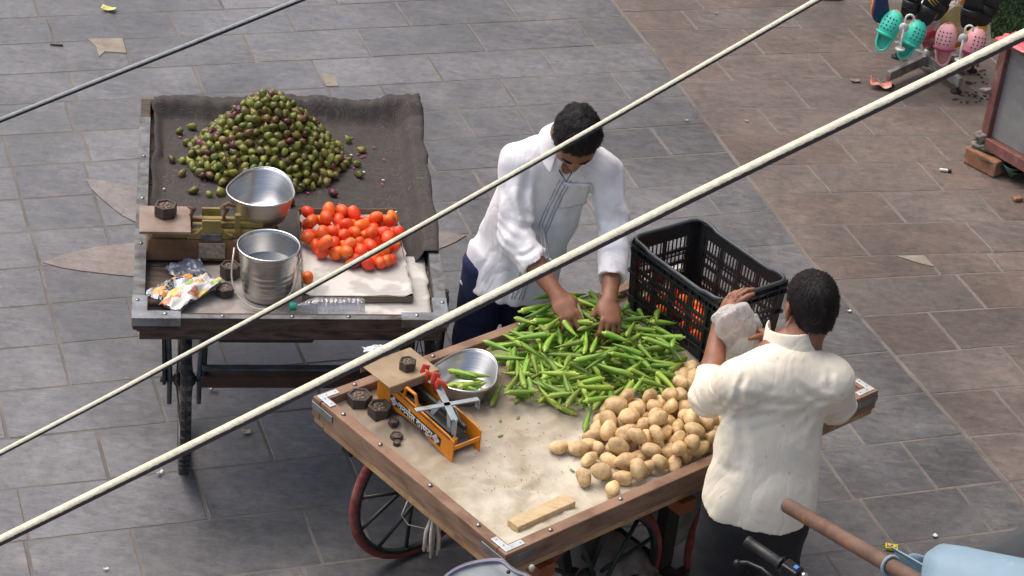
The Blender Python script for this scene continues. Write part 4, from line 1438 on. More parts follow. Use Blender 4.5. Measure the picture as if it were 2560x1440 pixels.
# ---- bucket
bc = at(667, 733, zf + .008)
bk = thing('steel_bucket', bc, 'ribbed steel bucket of water with a wire handle folded down in front', 'bucket')
prof = [(0, .002), (.082, .002), (.084, 0)]
for k in range(25):
    z = .006 + k * (.185 - .006) / 24
    r0 = .084 + (.110 - .084) * z / .2
    if .02 < z < .12:
        r0 += .0022 * math.sin(z * 2 * math.pi / .022)
    prof.append((r0, z))
prof += [(.111, .198), (.1125, .20), (.1095, .20), (.107, .19), (.083, .008), (0, .006)]
MB().lathe(prof, 56, bc).build('body', STEEL, bk)
MB().tube([bc + np.array([.111 * math.cos(k * math.pi / 28), .111 * math.sin(k * math.pi / 28), .2]) for k in range(56)], .004, 8, closed=True).build('rim', STEEL_RIM, bk)
WATER = NT('bucket_water')
WATER.set(Base_Color=lin((92, 104, 108)), Roughness=.03)
WATER.b.inputs['Specular IOR Level'].default_value = .8
MB().lathe([(0, .118), (.099, .118)], 40, bc, cap=False).build('water', WATER.m, bk)
rl = math.radians(-6)
ex = np.array([math.cos(rl), math.sin(rl), 0]); ey = np.array([ex[1], -ex[0], 0])
ha = []
for k in range(25):
    t = math.pi * k / 24
    x = -math.cos(t) * .122; d = math.sin(t) ** .6
    ha.append(bc + ex * x * (1 - .25 * d ** 3) + ey * (.016 + .115 * d) + np.array([0, 0, .178 - .168 * d ** .8]))
MB().tube(ha, .0032, 8).build('handle', mat('whitish_wire', (206, 198, 190), (176, 168, 160), rough=.4, metal=.5), bk)
mb = MB()
for sx_ in (-1, 1):
    mb.lathe([(.010, -.003), (.010, .003)], 12, bc + ex * sx_ * .112 + np.array([0, 0, .18]), frame(ex) @ roty(math.pi / 2))
mb.build('handle_ear', STEEL, bk)
# ---- snack packets and plastic wrapper
def packet_mat(name, stops, sc_=14, seed=0.0, rough=.25):
    M = NT(name)
    v = M.coords('Object', (1, 1, 1), (0, 0, seed))
    vo = M.n('TexVoronoi', feature='F1')
    vo.inputs['Scale'].default_value = sc_
    M.l(v, vo.inputs['Vector'])
    h = M.n('SeparateColor'); M.l(vo.outputs['Color'], h.inputs[0])
    r = M.n('ValToRGB'); r.color_ramp.interpolation = 'CONSTANT'
    e_ = r.color_ramp.elements
    while len(e_) < len(stops):
        e_.new(.5)
    for i, c in enumerate(stops):
        e_[i].position = i / len(stops); e_[i].color = lin(c)
    M.l(h.outputs[0], r.inputs[0])
    fine = M.ramp(M.noise(v, 160, 2, .5), [(.5, (0, 0, 0)), (.56, (1, 1, 1))])
    c = M.mix(M.math('MULTIPLY', fine, .35), r.outputs[0], lin((228, 228, 226)))
    M.set(Base_Color=c, Roughness=rough)
    M.bump(M.noise(v, 24, 4, .6, .5), .6, .012)
    return M.m
def packet(name, c, L, W, ang, ma, label, h=.02, crum=.010, seed=0, cat='packet'):
    c = np.asarray(c, float)
    d = np.array([math.cos(ang), math.sin(ang), 0]); e_ = np.array([-d[1], d[0], 0])
    def side(sg):
        def fn(a, b):
            x, y = a * 2 - 1, b * 2 - 1
            k = max(0, 1 - abs(x) ** 3) * max(0, 1 - y * y) ** .5
            w = crum * n2(x * 2.4 + seed, y * 2.2, seed) + crum * .6 * abs(n2(x * 6, y * 5 + seed, seed + 1))
            return c + d * (x * L / 2 + .008 * n2(y * 3, seed, 3)) + e_ * (y * W / 2 + .010 * n2(x * 3, seed, 4)) + np.array([0, 0, h * .5 + sg * h * .5 * k + (w + crum * .4) * (1 if sg > 0 else .35)])
        return fn
    mb = MB().grid(side(1), 30, 20).grid(side(-1), 30, 20, flip=True)
    return tag(mb.build(name, ma, org=c), label, cat)
ph = -.10
dirp = math.atan2(*(at(545, 660, zf) - at(385, 765, zf))[[1, 0]])
CLEARP = NT('clear_plastic')
_t = CLEARP.n('BsdfTransparent'); _g = CLEARP.n('BsdfGlossy'); _d = CLEARP.n('BsdfTranslucent'); _x = CLEARP.n('MixShader'); _y = CLEARP.n('MixShader')
_t.inputs[0].default_value = (.90, .93, .97, 1); _g.inputs['Roughness'].default_value = .12; _d.inputs[0].default_value = lin((220, 226, 236))
_x.inputs[0].default_value = .30; CLEARP.l(_t.outputs[0], _x.inputs[1]); CLEARP.l(_d.outputs[0], _x.inputs[2])
_f = CLEARP.n('LayerWeight'); _f.inputs['Blend'].default_value = .5
_y.inputs[0].default_value = .25
CLEARP.l(CLEARP.math('MULTIPLY_ADD', _f.outputs['Facing'], .4, .10), _y.inputs[0]); CLEARP.l(_x.outputs[0], _y.inputs[1]); CLEARP.l(_g.outputs[0], _y.inputs[2]); CLEARP.l(_y.outputs[0], CLEARP.out.inputs['Surface'])
_bn = CLEARP.noise(CLEARP.coords('Object'), 40, 4, .6, .5)
_bb = CLEARP.n('Bump'); _bb.inputs['Strength'].default_value = .8; _bb.inputs['Distance'].default_value = .01
CLEARP.l(_bn, _bb.inputs['Height']); CLEARP.l(_bb.outputs[0], _g.inputs['Normal'])
DARKP = mat('smoky_plastic_wrapper', (74, 78, 92), (120, 126, 140), rough=.18, scale=20, bump=.6, bscale=30, coat=.4, dirt=(206, 210, 218), dscale=24, dlo=.60, dhi=.68)
packet('plastic_wrapper', at(478, 700, zf + .01), .20, .13, dirp + 1.0, DARKP, 'crumpled smoky clear wrapper lying behind the colourful snack packet', .02, .016, 41, 'wrapper')
packet('snack_packet', at(430, 728, zf + .02), .21, .085, dirp, packet_mat('black_snack_foil', [(30, 30, 34), (38, 38, 42), (226, 150, 60), (176, 190, 206), (44, 44, 48), (90, 94, 110)], 22, .3), 'black and orange snack packet, the farther of the two packets', .026, .012, 43)
packet('snack_packet', at(475, 742, zf + .026), .26, .095, dirp, packet_mat('white_snack_foil', [(216, 216, 214), (206, 208, 206), (226, 196, 92), (150, 178, 96), (196, 120, 76), (222, 222, 222), (206, 206, 198)], 26, 1.2), 'white and yellow snack packet with food pictures, nearest the cart edge', .030, .014, 47)
# ---- water bottle
b0, b1 = at(735, 766, zf + .038), at(912, 768, zf + .038)
Fb = frame(b1 - b0)
Rb = np.array([Fb[:, 1], Fb[:, 2], Fb[:, 0]]).T
bt = thing('plastic_bottle', (b0 + b1) / 2 - np.array([0, 0, .035]), 'clear empty plastic water bottle with a green cap lying on the newspaper', 'bottle')
L = np.linalg.norm(b1 - b0)
prof = [(.012, 0), (.0125, .02), (.016, .028), (.028, .055), (.034, .075)]
z = .085
while z < L - .02:
    prof += [(.0345, z), (.0345, z + .006), (.0325, z + .009), (.0345, z + .012)]
    z += .016
prof += [(.0345, L - .012), (.030, L - .002), (.012, L)]
MB().lathe(prof, 28, b0, Rb).build('body', CLEARP.m, bt)
MB().lathe([(.0155, -.012), (.016, -.010), (.016, .010), (.014, .012)], 20, b0 - Rb[:, 2] * .004, Rb).build('cap', mat('green_cap', (54, 176, 140), rough=.4), bt)

# ---- orange beam scale on the right cart
SC_O = mat('orange_enamel', (222, 140, 34), (200, 122, 26), rough=.45, scale=10, dirt=(120, 74, 30), dscale=14, dlo=.62, dhi=.72, bump=.1)
SC_G = mat('grey_enamel', (162, 172, 176), (132, 142, 146), rough=.42, metal=.15, scale=16, dirt=(150, 116, 92), dscale=14, dlo=.58, dhi=.7)
SC_BLK = mat('black_band', (34, 34, 36), (26, 26, 28), rough=.5)
SC_DARK = mat('dark_inner_steel', (76, 82, 82), (54, 58, 58), rough=.5, metal=.3, scale=20)
SC_TOP = mat('worn_brown_platform', (170, 150, 120), (140, 120, 94), rough=.6, metal=.1, scale=8, dirt=(116, 92, 68), dscale=6, bump=.15)
S, T = -B2, A2                                   # s runs towards the near corner, t across
k0 = at(944, 975, FL2 + .06); k0[2] = FL2 + .012
k1 = at(1140, 1152, FL2 + .012)
Ls = (k1 - k0) @ S
def ss(s_, t_, z):
    p = k0 + S * s_ + T * t_
    return np.array([p[0], p[1], FL2 + .012 + z])
RS2 = np.array([S, T, [0, 0, 1]]).T
if np.linalg.det(RS2) < 0:
    RS2 = np.array([S, -T, [0, 0, 1]]).T
osc = thing('beam_scale', ss(Ls / 2, .06, 0), 'orange beam scale with black name band and red ribbons on the potato cart', 'scale')
WS = .115
side = [(0, .028), (.018, .012), (Ls * .32, .026), (Ls * .38, .030), (Ls * .62, .030), (Ls * .70, .016), (Ls - .03, 0), (Ls, 0), (Ls, .082), (Ls - .03, .090), (.10, .112), (0, .118)]
Rxz = np.array([S, [0, 0, 1], np.cross(S, [0, 0, 1])]).T
for i, t_ in enumerate((0, WS)):
    MB().prism(side, -.0025, .0025, ss(0, t_, 0), Rxz).build('side_plate', SC_O, osc, bevel=.001)
# end plates and floor
MB().box(ss(.003, WS / 2, .066), (.004, WS - .006, .09), RS2).build('end_plate', SC_O, osc)
MB().box(ss(Ls - .004, WS / 2, .052), (.005, WS + .003, .014), RS2).build('end_bar', SC_O, osc)
MB().box(ss(Ls * .48, WS / 2, .030), (Ls * .9, WS - .01, .004), RS2).build('floor_sheet', SC_DARK, osc)
mb = MB()
for t_ in (.026, WS - .026):
    mb.bar(ss(.04, t_, .085), ss(Ls - .05, t_, .074), .012, .02)
mb.build('beam', SC_DARK, osc, bevel=.002)
# name band on the outer face
zc = lambda s_: .069 - .032 * (s_ / Ls)
def strip(s0_, s1_, zlo, zhi, off, ma, name, parent=osc, bev=0):
    mb = MB()
    P = [ss(s0_, -off, zc(s0_) + zlo), ss(s1_, -off, zc(s1_) + zlo), ss(s1_, -off, zc(s1_) + zhi), ss(s0_, -off, zc(s0_) + zhi)]
    Q = [p + T * .0012 for p in P]
    mb.hexa(Q, P)
    return mb.build(name, ma, parent)
band = strip(.075, Ls - .065, -.016, .016, .0045, SC_BLK, 'name_band')
for s_ in (.098, Ls - .088):
    mb = MB()
    pts = []
    for k in range(24):
        a = 2 * math.pi * k / 24; rr = .015 * (1 + .22 * math.cos(4 * a))
        pts.append((rr * math.cos(a) * 1.1, rr * math.sin(a)))
    mb.prism(pts, 0, .001, ss(s_, -.0052, zc(s_)), Rxz)
    mb.build('medallion', mat('pale_medallion', (206, 206, 200), (150, 140, 160), rough=.5, scale=60), band)
try:
    cu_ = bpy.data.curves.new('lettering', 'FONT')
    cu_.body = '\u0905\u0928\u092e\u094b\u0932 \u0915\u093e\u0923\u094d\u091f\u093e'
    cu_.size = .034; cu_.align_x = 'CENTER'; cu_.align_y = 'CENTER'; cu_.extrude = .0004; cu_.offset = .0008
    to = bpy.data.objects.new('lettering', cu_)
    dg = bpy.context.evaluated_depsgraph_get()
    col.objects.link(to)
    dg.update()
    me = bpy.data.meshes.new_from_object(to.evaluated_get(bpy.context.evaluated_depsgraph_get()))
    bpy.data.objects.remove(to)
    me.materials.clear(); me.materials.append(mat('white_lettering', (232, 232, 228), rough=.5))
    lo_ = bpy.data.objects.new('lettering', me)
    col.objects.link(lo_)
    d = unit(ss(Ls - .06, -.0058, zc(Ls - .06)) - ss(.08, -.0058, zc(.08)))
    nn = -T
    up = np.cross(nn, d)
    mm = Matrix.Identity(4)
    pp = (ss(.08, -.0062, zc(.08)) + ss(Ls - .07, -.0062, zc(Ls - .07))) / 2 - ORG[band.name]
    for i in range(3):
        mm[i][0], mm[i][1], mm[i][2], mm[i][3] = d[i], up[i], nn[i], pp[i]
    lo_.parent = band
    lo_.matrix_local = mm
except Exception as ex_:
    print('lettering', ex_)
strip(.02, Ls - .02, .040, .0445, .0040, mat('dark_red_edge', (112, 44, 40), rough=.6), 'edge_line')
# gauge loop in the middle
for t_ in (0, WS):
    mb = MB()
    mb.bar(ss(Ls * .34, t_, .10), ss(Ls * .36, t_, .145), .007, .010, T)
    mb.bar(ss(Ls * .36, t_, .145), ss(Ls * .48, t_, .145), .007, .010, T)
    mb.bar(ss(Ls * .48, t_, .147), ss(Ls * .54, t_, .085), .007, .010, T)
    mb.build('gauge_loop', SC_O, osc, bevel=.002)
# weight platform
pcx = ss(.055, .045, .155)
mb = MB()
mb.box(pcx, (.16, .21, .004), RS2)
mb.box(pcx + S * .08 + np.array([0, 0, -.015]), (.003, .21, .03), RS2)
mb.box(pcx - S * .08 + np.array([0, 0, -.015]), (.003, .21, .03), RS2)
mb.build('platform', SC_TOP, osc, bevel=.002)
MB().box(pcx + np.array([0, 0, -.03]) , (.05, .06, .05), RS2).build('platform_bracket', SC_DARK, osc)
hexweight(pcx + np.array([0, 0, .0025]) + S * .02 + T * .015, .030, .034, 'hexagonal iron weight on the brown platform of the orange scale', .4)
# empty pan carrier, grey cross arms
mb = MB()
cz = .135
cc_ = ss(Ls * .70, WS * .55, cz)
mb.bar(cc_ - S * .03 - T * .11, cc_ + S * .03 + T * .11, .020, .005)
mb.bar(cc_ - S * .085 + T * .035, cc_ + S * .085 - T * .035, .024, .005)
mb.bar(cc_ + S * .03 + T * .108, cc_ + S * .03 + T * .108 + np.array([0, 0, -.035]), .02, .004, T)
mb.bar(cc_ - S * .085 + T * .035, cc_ - S * .085 + T * .035 + np.array([0, 0, .03]), .022, .004, T)
mb.bar(cc_ + S * .085 - T * .035 + np.array([0, 0, -.06]), cc_ + S * .085 - T * .035 + np.array([0, 0, .005]), .024, .004, T)
for s_ in (-.05, .05):
    mb.bar(cc_ + S * s_ * 1.2 - T * .03 + np.array([0, 0, -.085]), cc_ + S * s_ * .4 - T * .01, .018, .004, T)
    mb.bar(cc_ + S * s_ * 1.2 + T * .03 + np.array([0, 0, -.085]), cc_ + S * s_ * .4 + T * .01, .018, .004, T)
mb.build('pan_carrier', SC_G, osc, bevel=.001)
mb = MB()
mb.tube([ss(Ls * .92, WS * .25, .03), ss(Ls * .93, WS * .25, .07)], [.008, .008], 10)
mb.build('stop_screw', SC_O, osc)
RIB = mat('red_ribbon', (222, 88, 66), (196, 66, 50), rough=.7, bump=.2)
for i, s_ in enumerate((Ls * .33, Ls * .47)):
    p = ss(s_, WS * .78, .16)
    mb = MB()
    pts_ = [p + np.array([0, 0, -.045]), p + S * .004 + np.array([0, 0, -.01]), p + S * .012 + np.array([0, 0, .012]), p + S * .028 + T * .006 + np.array([0, 0, .010]), p + S * .042 + T * .012 + np.array([0, 0, -.008])]
    q2 = [p + np.array([0, 0, -.03]) - S * .004, p - S * .018 + np.array([0, 0, .0]), p - S * .024 + T * .012 + np.array([0, 0, .014]), p - S * .006 + T * .02 + np.array([0, 0, .012])]
    mb.tube(pts_, .011, 8, squash=.16, up=T)
    mb.tube(q2, .011, 8, squash=.16, up=S)
    tag(mb.build('ribbon', RIB, org=p), ('red ribbon tied to the orange scale, nearer the platform' if i == 0 else 'red ribbon tied to the orange scale, nearer the grey carrier'), 'ribbon')
# pan with okra standing on the cloth
pan_b = on2(1160, 985, .002)
pan('scale_pan', pan_b, .118, .088, math.radians(72), 'steel pouring pan holding a few okra pods beside the orange scale', .34)
q_ = random.Random(3)
for k, (dx, dy, yaw, dz, tl) in enumerate(((-.04, -.035, .5, .04, -.1), (0, -.045, -.5, .045, -.2), (.03, -.02, .9, .032, .1), (.01, .015, -.3, .045, -.1), (-.02, .02, -.7, .05, -.2), (.03, .02, .2, .055, .1), (-.005, .0, -.6, .066, -.25), (.025, -.03, .7, .05, .1))):
    inst('okra', OKRAS[k % 6][0], pan_b + np.array([dx, dy - .012, dz * 1.15 + .014]), rotz(yaw) @ roty(tl), 'green okra pod lying in the steel pan beside the orange scale', 'okra', 'okra pods in the pan', scale=1.0)
hexweight(on2(898, 1010), .044, .040, 'largest hexagonal iron weight, in the left corner of the potato cart', .1)
hexweight(on2(948, 1043), .042, .042, 'hexagonal iron weight second from the left corner of the potato cart', .25)
hexweight(on2(983, 1066), .019, .020, 'small round-edged iron weight, third in the row by the orange scale', .3)
hexweight(on2(991, 1094), .022, .018, 'small hexagonal iron weight, fourth in the row by the orange scale', .1)
hexweight(on2(992, 1110), .014, .015, 'smallest iron weight, last in the row by the orange scale', .5)
# bottle-like white bag seen behind the scale platform
packet('plastic_bag', at(938, 884, FL2 + .165), .075, .05, .5, mat('milky_plastic', (206, 210, 212), (180, 186, 190), rough=.35, bump=.5, bscale=30), 'white plastic bag lying on the far corner of the platform of the orange scale', .02, .006, 61, 'bag')

# ---- black crate
CRATE = mat('black_crate_plastic', (40, 44, 46), (30, 33, 35), rough=.42, scale=14, dirt=(74, 78, 80), dscale=9, dlo=.58, dhi=.8, spec=.5)
zr = FL2 + .015 + .29
kn, kr, kl = at(1800, 752, zr), at(1962, 690, zr), at(1580, 592, zr)
ce1 = unit((kl - kn) * np.array([1, 1, 0]))              # along the long side
ce2 = np.array([ce1[1], -ce1[0], 0])
if ce2 @ (kr - kn) < 0:
    ce2 = -ce2
CLn, CWd = (kl - kn) @ ce1, (kr - kn) @ ce2
crate = thing('plastic_crate', np.array([*(kn + ce1 * CLn / 2 + ce2 * CWd / 2)[:2], FL2 + .015]), 'black slatted plastic crate with tomatoes at the bottom, on the potato cart', 'crate')
cb = FL2 + .015
def kc(x, y, z):
    """crate coordinates with a little taper; x along, y across, z up"""
    tpr = .93 + .07 * z / .29
    p = kn + ce1 * (CLn / 2 + (x - CLn / 2) * tpr) + ce2 * (CWd / 2 + (y - CWd / 2) * tpr)
    return np.array([p[0], p[1], cb + z])
def wall(p_of, length, hi, name, slots=4, rowsn=3, handle=False):
    """slatted wall: p_of(s, off, z)"""
    mb = MB()
    def blk(s0_, s1_, z0, z1, o0, o1):
        mb.hexa([p_of(s0_, o0, z0), p_of(s1_, o0, z0), p_of(s1_, o1, z0), p_of(s0_, o1, z0)], [p_of(s0_, o0, z1), p_of(s1_, o0, z1), p_of(s1_, o1, z1), p_of(s0_, o1, z1)])
    zs = np.linspace(.0, .225, rowsn + 2)
    m0 = .045
    blk(0, m0, 0, hi, 0, .006); blk(length - m0, length, 0, hi, 0, .006)
    blk(m0, length - m0, .228, hi, 0, .004)
    blk(m0, length - m0, 0, .018, 0, .004)
    rr_ = np.linspace(.018, .228, rowsn + 2)
    for i in range(rowsn + 1):
        if i:
            blk(m0, length - m0, rr_[i] - .007, rr_[i] + .007, -.004, .004)
    cs = np.linspace(m0, length - m0, slots + 1)
    for i in range(1, slots):
        blk(cs[i] - .009, cs[i] + .009, .018, .228, -.001, .0045)
    for i in range(slots):
        n = 5
        w = (cs[i + 1] - cs[i])
        for k in range(1, n + 1):
            x = cs[i] + w * k / (n + 1)
            blk(x - .0028, x + .0028, .018, .228, .0005, .0035)
    # outside ribs under the rim and at the corners
    for z in (.236, .262, .05, .15):
        blk(-.004, length + .004, z, z + .005, -.012, -.0005)
    for s_ in (m0, length - m0):
        blk(s_ - .003, s_ + .003, 0, hi - .01, -.010, -.0005)
    for k in range(int(length / .04)):
        x = .02 + k * .04
        blk(x, x + .003, .241, .262, -.010, -.0005)
    mb.build(name, CRATE, crate)
hiL, hiS = .275, .286
wall(lambda s_, o, z: kc(s_, 0 + o, z), CLn, hiL, 'side_wall', 4, 3)
wall(lambda s_, o, z: kc(CLn - s_, CWd - o, z), CLn, hiL, 'side_wall', 4, 3)
wall(lambda s_, o, z: kc(0 + o, CWd - s_, z), CWd, hiS, 'end_wall', 2, 3)
wall(lambda s_, o, z: kc(CLn - o, s_, z), CWd, hiS, 'end_wall', 2, 3)
MB().hexa([kc(0, 0, 0), kc(CLn, 0, 0), kc(CLn, CWd, 0), kc(0, CWd, 0)], [kc(0, 0, .006), kc(CLn, 0, .006), kc(CLn, CWd, .006), kc(0, CWd, .006)]).build('base', CRATE, crate)
rimp = []
cr_ = .04
def rimz(x):
    return hiL + (hiS - hiL) * max(smooth(.11, .06, x), smooth(CLn - .11, CLn - .06, x))
path = [(cr_, 0)] + [(x, 0) for x in np.linspace(.05, CLn - .05, 16)] + [(CLn - cr_ + cr_ * math.sin(t), cr_ - cr_ * math.cos(t)) for t in np.linspace(.2, math.pi / 2, 4)] + [(CLn, CWd / 2)] + \
       [(CLn - cr_ + cr_ * math.cos(t), CWd - cr_ + cr_ * math.sin(t)) for t in np.linspace(0, math.pi / 2, 4)] + [(x, CWd) for x in np.linspace(CLn - .05, .05, 16)] + \
       [(cr_ - cr_ * math.sin(t), CWd - cr_ + cr_ * math.cos(t)) for t in np.linspace(.2, math.pi / 2, 4)] + [(0, CWd / 2)] + [(cr_ - cr_ * math.cos(t), cr_ - cr_ * math.sin(t)) for t in np.linspace(0, 1.3, 4)]
MB().tube([kc(x, y, rimz(x)) for x, y in path], .0075, 8, closed=True, squash=1.1).build('rim', mat('worn_crate_rim', (72, 80, 86), (54, 60, 66), rough=.38), crate)
# handle slots: pale openings in the end walls
for x in (.0, CLn):
    sg = -1 if x == 0 else 1
    mb = MB()
    mb.hexa([kc(x + sg * .0008, CWd * .30, .248), kc(x + sg * .0008, CWd * .70, .248), kc(x + sg * .002, CWd * .70, .248), kc(x + sg * .002, CWd * .30, .248)],
            [kc(x + sg * .0008, CWd * .30, .268), kc(x + sg * .0008, CWd * .70, .268), kc(x + sg * .002, CWd * .70, .268), kc(x + sg * .002, CWd * .30, .268)])
    mb.build('handle_grip', mat('grey_grip', (120, 124, 124), rough=.5), crate)
def in_cr(q_, t):
    p = kc(q_.uniform(.05, CLn - .05), q_.uniform(.045, CWd - .045), 0)
    return p[0], p[1]
P, Rr = pack(90, lambda q_: q_.uniform(.022, .026), in_cr, lambda x, y: cb + .008, 15, 5)
q_ = random.Random(5)
for p, r0 in zip(P, Rr):
    if p[2] < cb + .055:
        inst('tomato', q_.choice(TOMS), p, rand_rot(q_), 'red tomato inside the black plastic crate', 'tomato', 'tomatoes in the crate', scale=r0 / .0225)
# ================================================================ people
class Field:
    """signed distance field on a grid, meshed by surface nets"""
    def __init__(s, lo, hi, h):
        s.lo = np.asarray(lo, np.float32); s.h = h
        s.n = np.ceil((np.asarray(hi) - lo) / h).astype(int) + 1
        s.D = np.full(s.n, .5, np.float32)
    def sub(s, lo, hi):
        a = np.clip(np.floor((np.asarray(lo) - s.lo) / s.h).astype(int), 0, s.n); b = np.clip(np.ceil((np.asarray(hi) - s.lo) / s.h).astype(int) + 1, 0, s.n)
        sl_ = tuple(slice(i, j) for i, j in zip(a, b))
        g = [s.lo[k] + s.h * np.arange(a[k], b[k], dtype=np.float32) for k in range(3)]
        return sl_, np.stack(np.meshgrid(*g, indexing='ij'), -1)
    def put(s, fn, lo, hi, k=.02, op='add'):
        m = max(.06, k * 2)
        sl_, P = s.sub(np.asarray(lo) - m, np.asarray(hi) + m)
        if P.size == 0:
            return
        d = fn(P).astype(np.float32); D = s.D[sl_]
        if op == 'add':
            hh = np.clip(.5 + .5 * (D - d) / k, 0, 1)
            s.D[sl_] = D * (1 - hh) + d * hh - k * hh * (1 - hh)
        else:                                     # carve
            hh = np.clip(.5 - .5 * (D + d) / k, 0, 1)
            s.D[sl_] = D * (1 - hh) + (-d) * hh + k * hh * (1 - hh)
    def cone(s, a, b, ra, rb, k=.02, flat=1.0, ax=None, op='add'):
        """tapered capsule; flat<1 squeezes it along direction ax"""
        a = np.asarray(a, np.float32); b = np.asarray(b, np.float32)
        if ax is not None:
            ax = unit(ax).astype(np.float32)
        def fn(P):
            p = P - a; q = b - a
            if ax is not None:
                e = (1 / flat - 1)
                p = p + ax * ((p @ ax) * e)[..., None]; q = q + ax * (q @ ax) * e
            t = np.clip((p @ q) / max(q @ q, 1e-9), 0, 1)
            d = np.linalg.norm(p - t[..., None] * q, axis=-1) - (ra + (rb - ra) * t)
            return d * (flat if flat < 1 else 1) ** .5
        r = max(ra, rb)
        s.put(fn, np.minimum(a, b) - r, np.maximum(a, b) + r, k, op)
    def ell(s, c, r, R=None, k=.02, op='add'):
        c = np.asarray(c, np.float32); r = np.asarray(r, np.float32); R = np.eye(3) if R is None else np.asarray(R)
        def fn(P):
            q = ((P - c) @ R.astype(np.float32)) / r
            n = np.linalg.norm(q, axis=-1); g = np.linalg.norm(q / r, axis=-1)
            return n * (n - 1) / np.maximum(g, 1e-6)
        s.put(fn, c - r.max(), c + r.max(), k, op)
    def cut(s, p, n):
        """remove what lies on the side n points to"""
        n = unit(n).astype(np.float32)
        g = [s.lo[k] + s.h * np.arange(s.n[k], dtype=np.float32) for k in range(3)]
        d = (g[0] * n[0])[:, None, None] + (g[1] * n[1])[None, :, None] + (g[2] * n[2])[None, None, :] - np.float32(np.asarray(p) @ n)
        np.maximum(s.D, d, out=s.D)
    def ripple(s, fn, band=.03):
        i = np.nonzero(np.abs(s.D) < band)
        P = s.lo + s.h * np.stack(i, -1).astype(np.float32)
        s.D[i] += fn(P).astype(np.float32)
    def mesh(s):
        D = s.D; S = D < 0
        n = np.array(D.shape)
        cnt = np.zeros(n - 1, np.int8)
        for dx in (0, 1):
            for dy in (0, 1):
                for dz in (0, 1):
                    cnt += S[dx:n[0] - 1 + dx, dy:n[1] - 1 + dy, dz:n[2] - 1 + dz]
        act = np.nonzero((cnt > 0) & (cnt < 8))
        I = np.stack(act, -1)
        idx = np.full(n - 1, -1, np.int32)
        idx[act] = np.arange(len(I))
        C = [(0, 0, 0), (1, 0, 0), (0, 1, 0), (1, 1, 0), (0, 0, 1), (1, 0, 1), (0, 1, 1), (1, 1, 1)]
        val = np.stack([D[I[:, 0] + c[0], I[:, 1] + c[1], I[:, 2] + c[2]] for c in C], 1)
        acc = np.zeros((len(I), 3)); num = np.zeros(len(I))
        for a in range(8):
            for b in range(a + 1, 8):
                if sum(abs(C[a][k] - C[b][k]) for k in range(3)) == 1:
                    va, vb = val[:, a], val[:, b]
                    mk = (va < 0) != (vb < 0)
                    t = np.where(mk, va / np.where(mk, va - vb, 1), 0)
                    pt = np.array(C[a]) + t[:, None] * (np.array(C[b]) - np.array(C[a]))
                    acc[mk] += pt[mk]; num[mk] += 1
        V = s.lo + s.h * (I + acc / num[:, None])
        Fs = []
        for ax in range(3):
            o = [k for k in range(3) if k != ax]
            a = [slice(1, -1)] * 3; a[ax] = slice(0, -1)
            b = [slice(1, -1)] * 3; b[ax] = slice(1, None)
            A, B = S[tuple(a)], S[tuple(b)]
            for flip in (False, True):
                e = np.nonzero((A & ~B) if not flip else (~A & B))
                if len(e[0]) == 0:
                    continue
                E_ = np.stack(e, -1)
                for k in o:
                    E_[:, k] += 1
                q = []
                for d0, d1 in ((-1, -1), (0, -1), (0, 0), (-1, 0)):
                    Q = E_.copy(); Q[:, o[0]] += d0; Q[:, o[1]] += d1
                    q.append(idx[Q[:, 0], Q[:, 1], Q[:, 2]])
                q = np.stack(q, 1)
                if (ax == 1) != flip:
                    q = q[:, ::-1]
                Fs.append(q)
        return V, np.concatenate(Fs)
    def build(s, name, ma, parent=None, org=None, smoothn=1, label=None):
        V, F = s.mesh()
        # light Laplacian smoothing of the net
        for _ in range(smoothn):
            acc = np.zeros_like(V); c = np.zeros(len(V))
            for a, b in ((0, 1), (1, 2), (2, 3), (3, 0)):
                np.add.at(acc, F[:, a], V[F[:, b]]); np.add.at(c, F[:, a], 1)
                np.add.at(acc, F[:, b], V[F[:, a]]); np.add.at(c, F[:, b], 1)
            V = V * .5 + .5 * acc / c[:, None]
        o0 = np.asarray(org, float) if org is not None else ORG[parent.name]
        me = bpy.data.meshes.new(name)
        V = V - o0
        me.vertices.add(len(V)); me.vertices.foreach_set('co', V.astype(np.float32).ravel())
        me.loops.add(F.size); me.loops.foreach_set('vertex_index', F.astype(np.int32).ravel())
        me.polygons.add(len(F)); me.polygons.foreach_set('loop_start', np.arange(0, F.size, 4, dtype=np.int32))
        me.polygons.foreach_set('use_smooth', np.ones(len(F), bool))
        me.update(calc_edges=True); me.validate()
        me.materials.append(ma)
        o = bpy.data.objects.new(name, me)
        col.objects.link(o)
        ORG[o.name] = o0
        if parent:
            o.parent = parent
        else:
            o.location = o0
        if label:
            o['label'] = label
        return o
def skin_mat(name, a_, b_):
    M = NT(name)
    v = M.coords('Object')
    n1 = M.noise(v, 18, 5, .6)
    c = M.mix(M.ramp(n1, [(.35, (0, 0, 0)), (.65, (1, 1, 1))]), lin(a_), lin(b_))
    M.set(Base_Color=c, Roughness=.48)
    M.b.inputs['Subsurface Weight'].default_value = .12
    M.b.inputs['Subsurface Radius'].default_value = (.012, .004, .002)
    M.bump(M.noise(v, 140, 4, .6), .15, .002)
    return M.m
SKIN1 = skin_mat('brown_skin', (152, 106, 82), (128, 86, 66))
SKIN2 = skin_mat('warm_brown_skin', (150, 102, 78), (126, 84, 64))
def hair_mat(name, a_, b_):
    M = NT(name)
    v = M.coords('Object', (1, 1, .35))
    n1 = M.noise(v, 90, 6, .7, 1.2)
    M.set(Base_Color=M.mix(M.ramp(n1, [(.4, (0, 0, 0)), (.66, (1, 1, 1))]), lin(a_), lin(b_)), Roughness=.55)
    M.b.inputs['Specular IOR Level'].default_value = .3
    M.bump(n1, .9, .006)
    return M.m
HAIR1 = hair_mat('black_hair', (12, 11, 12), (24, 22, 23))
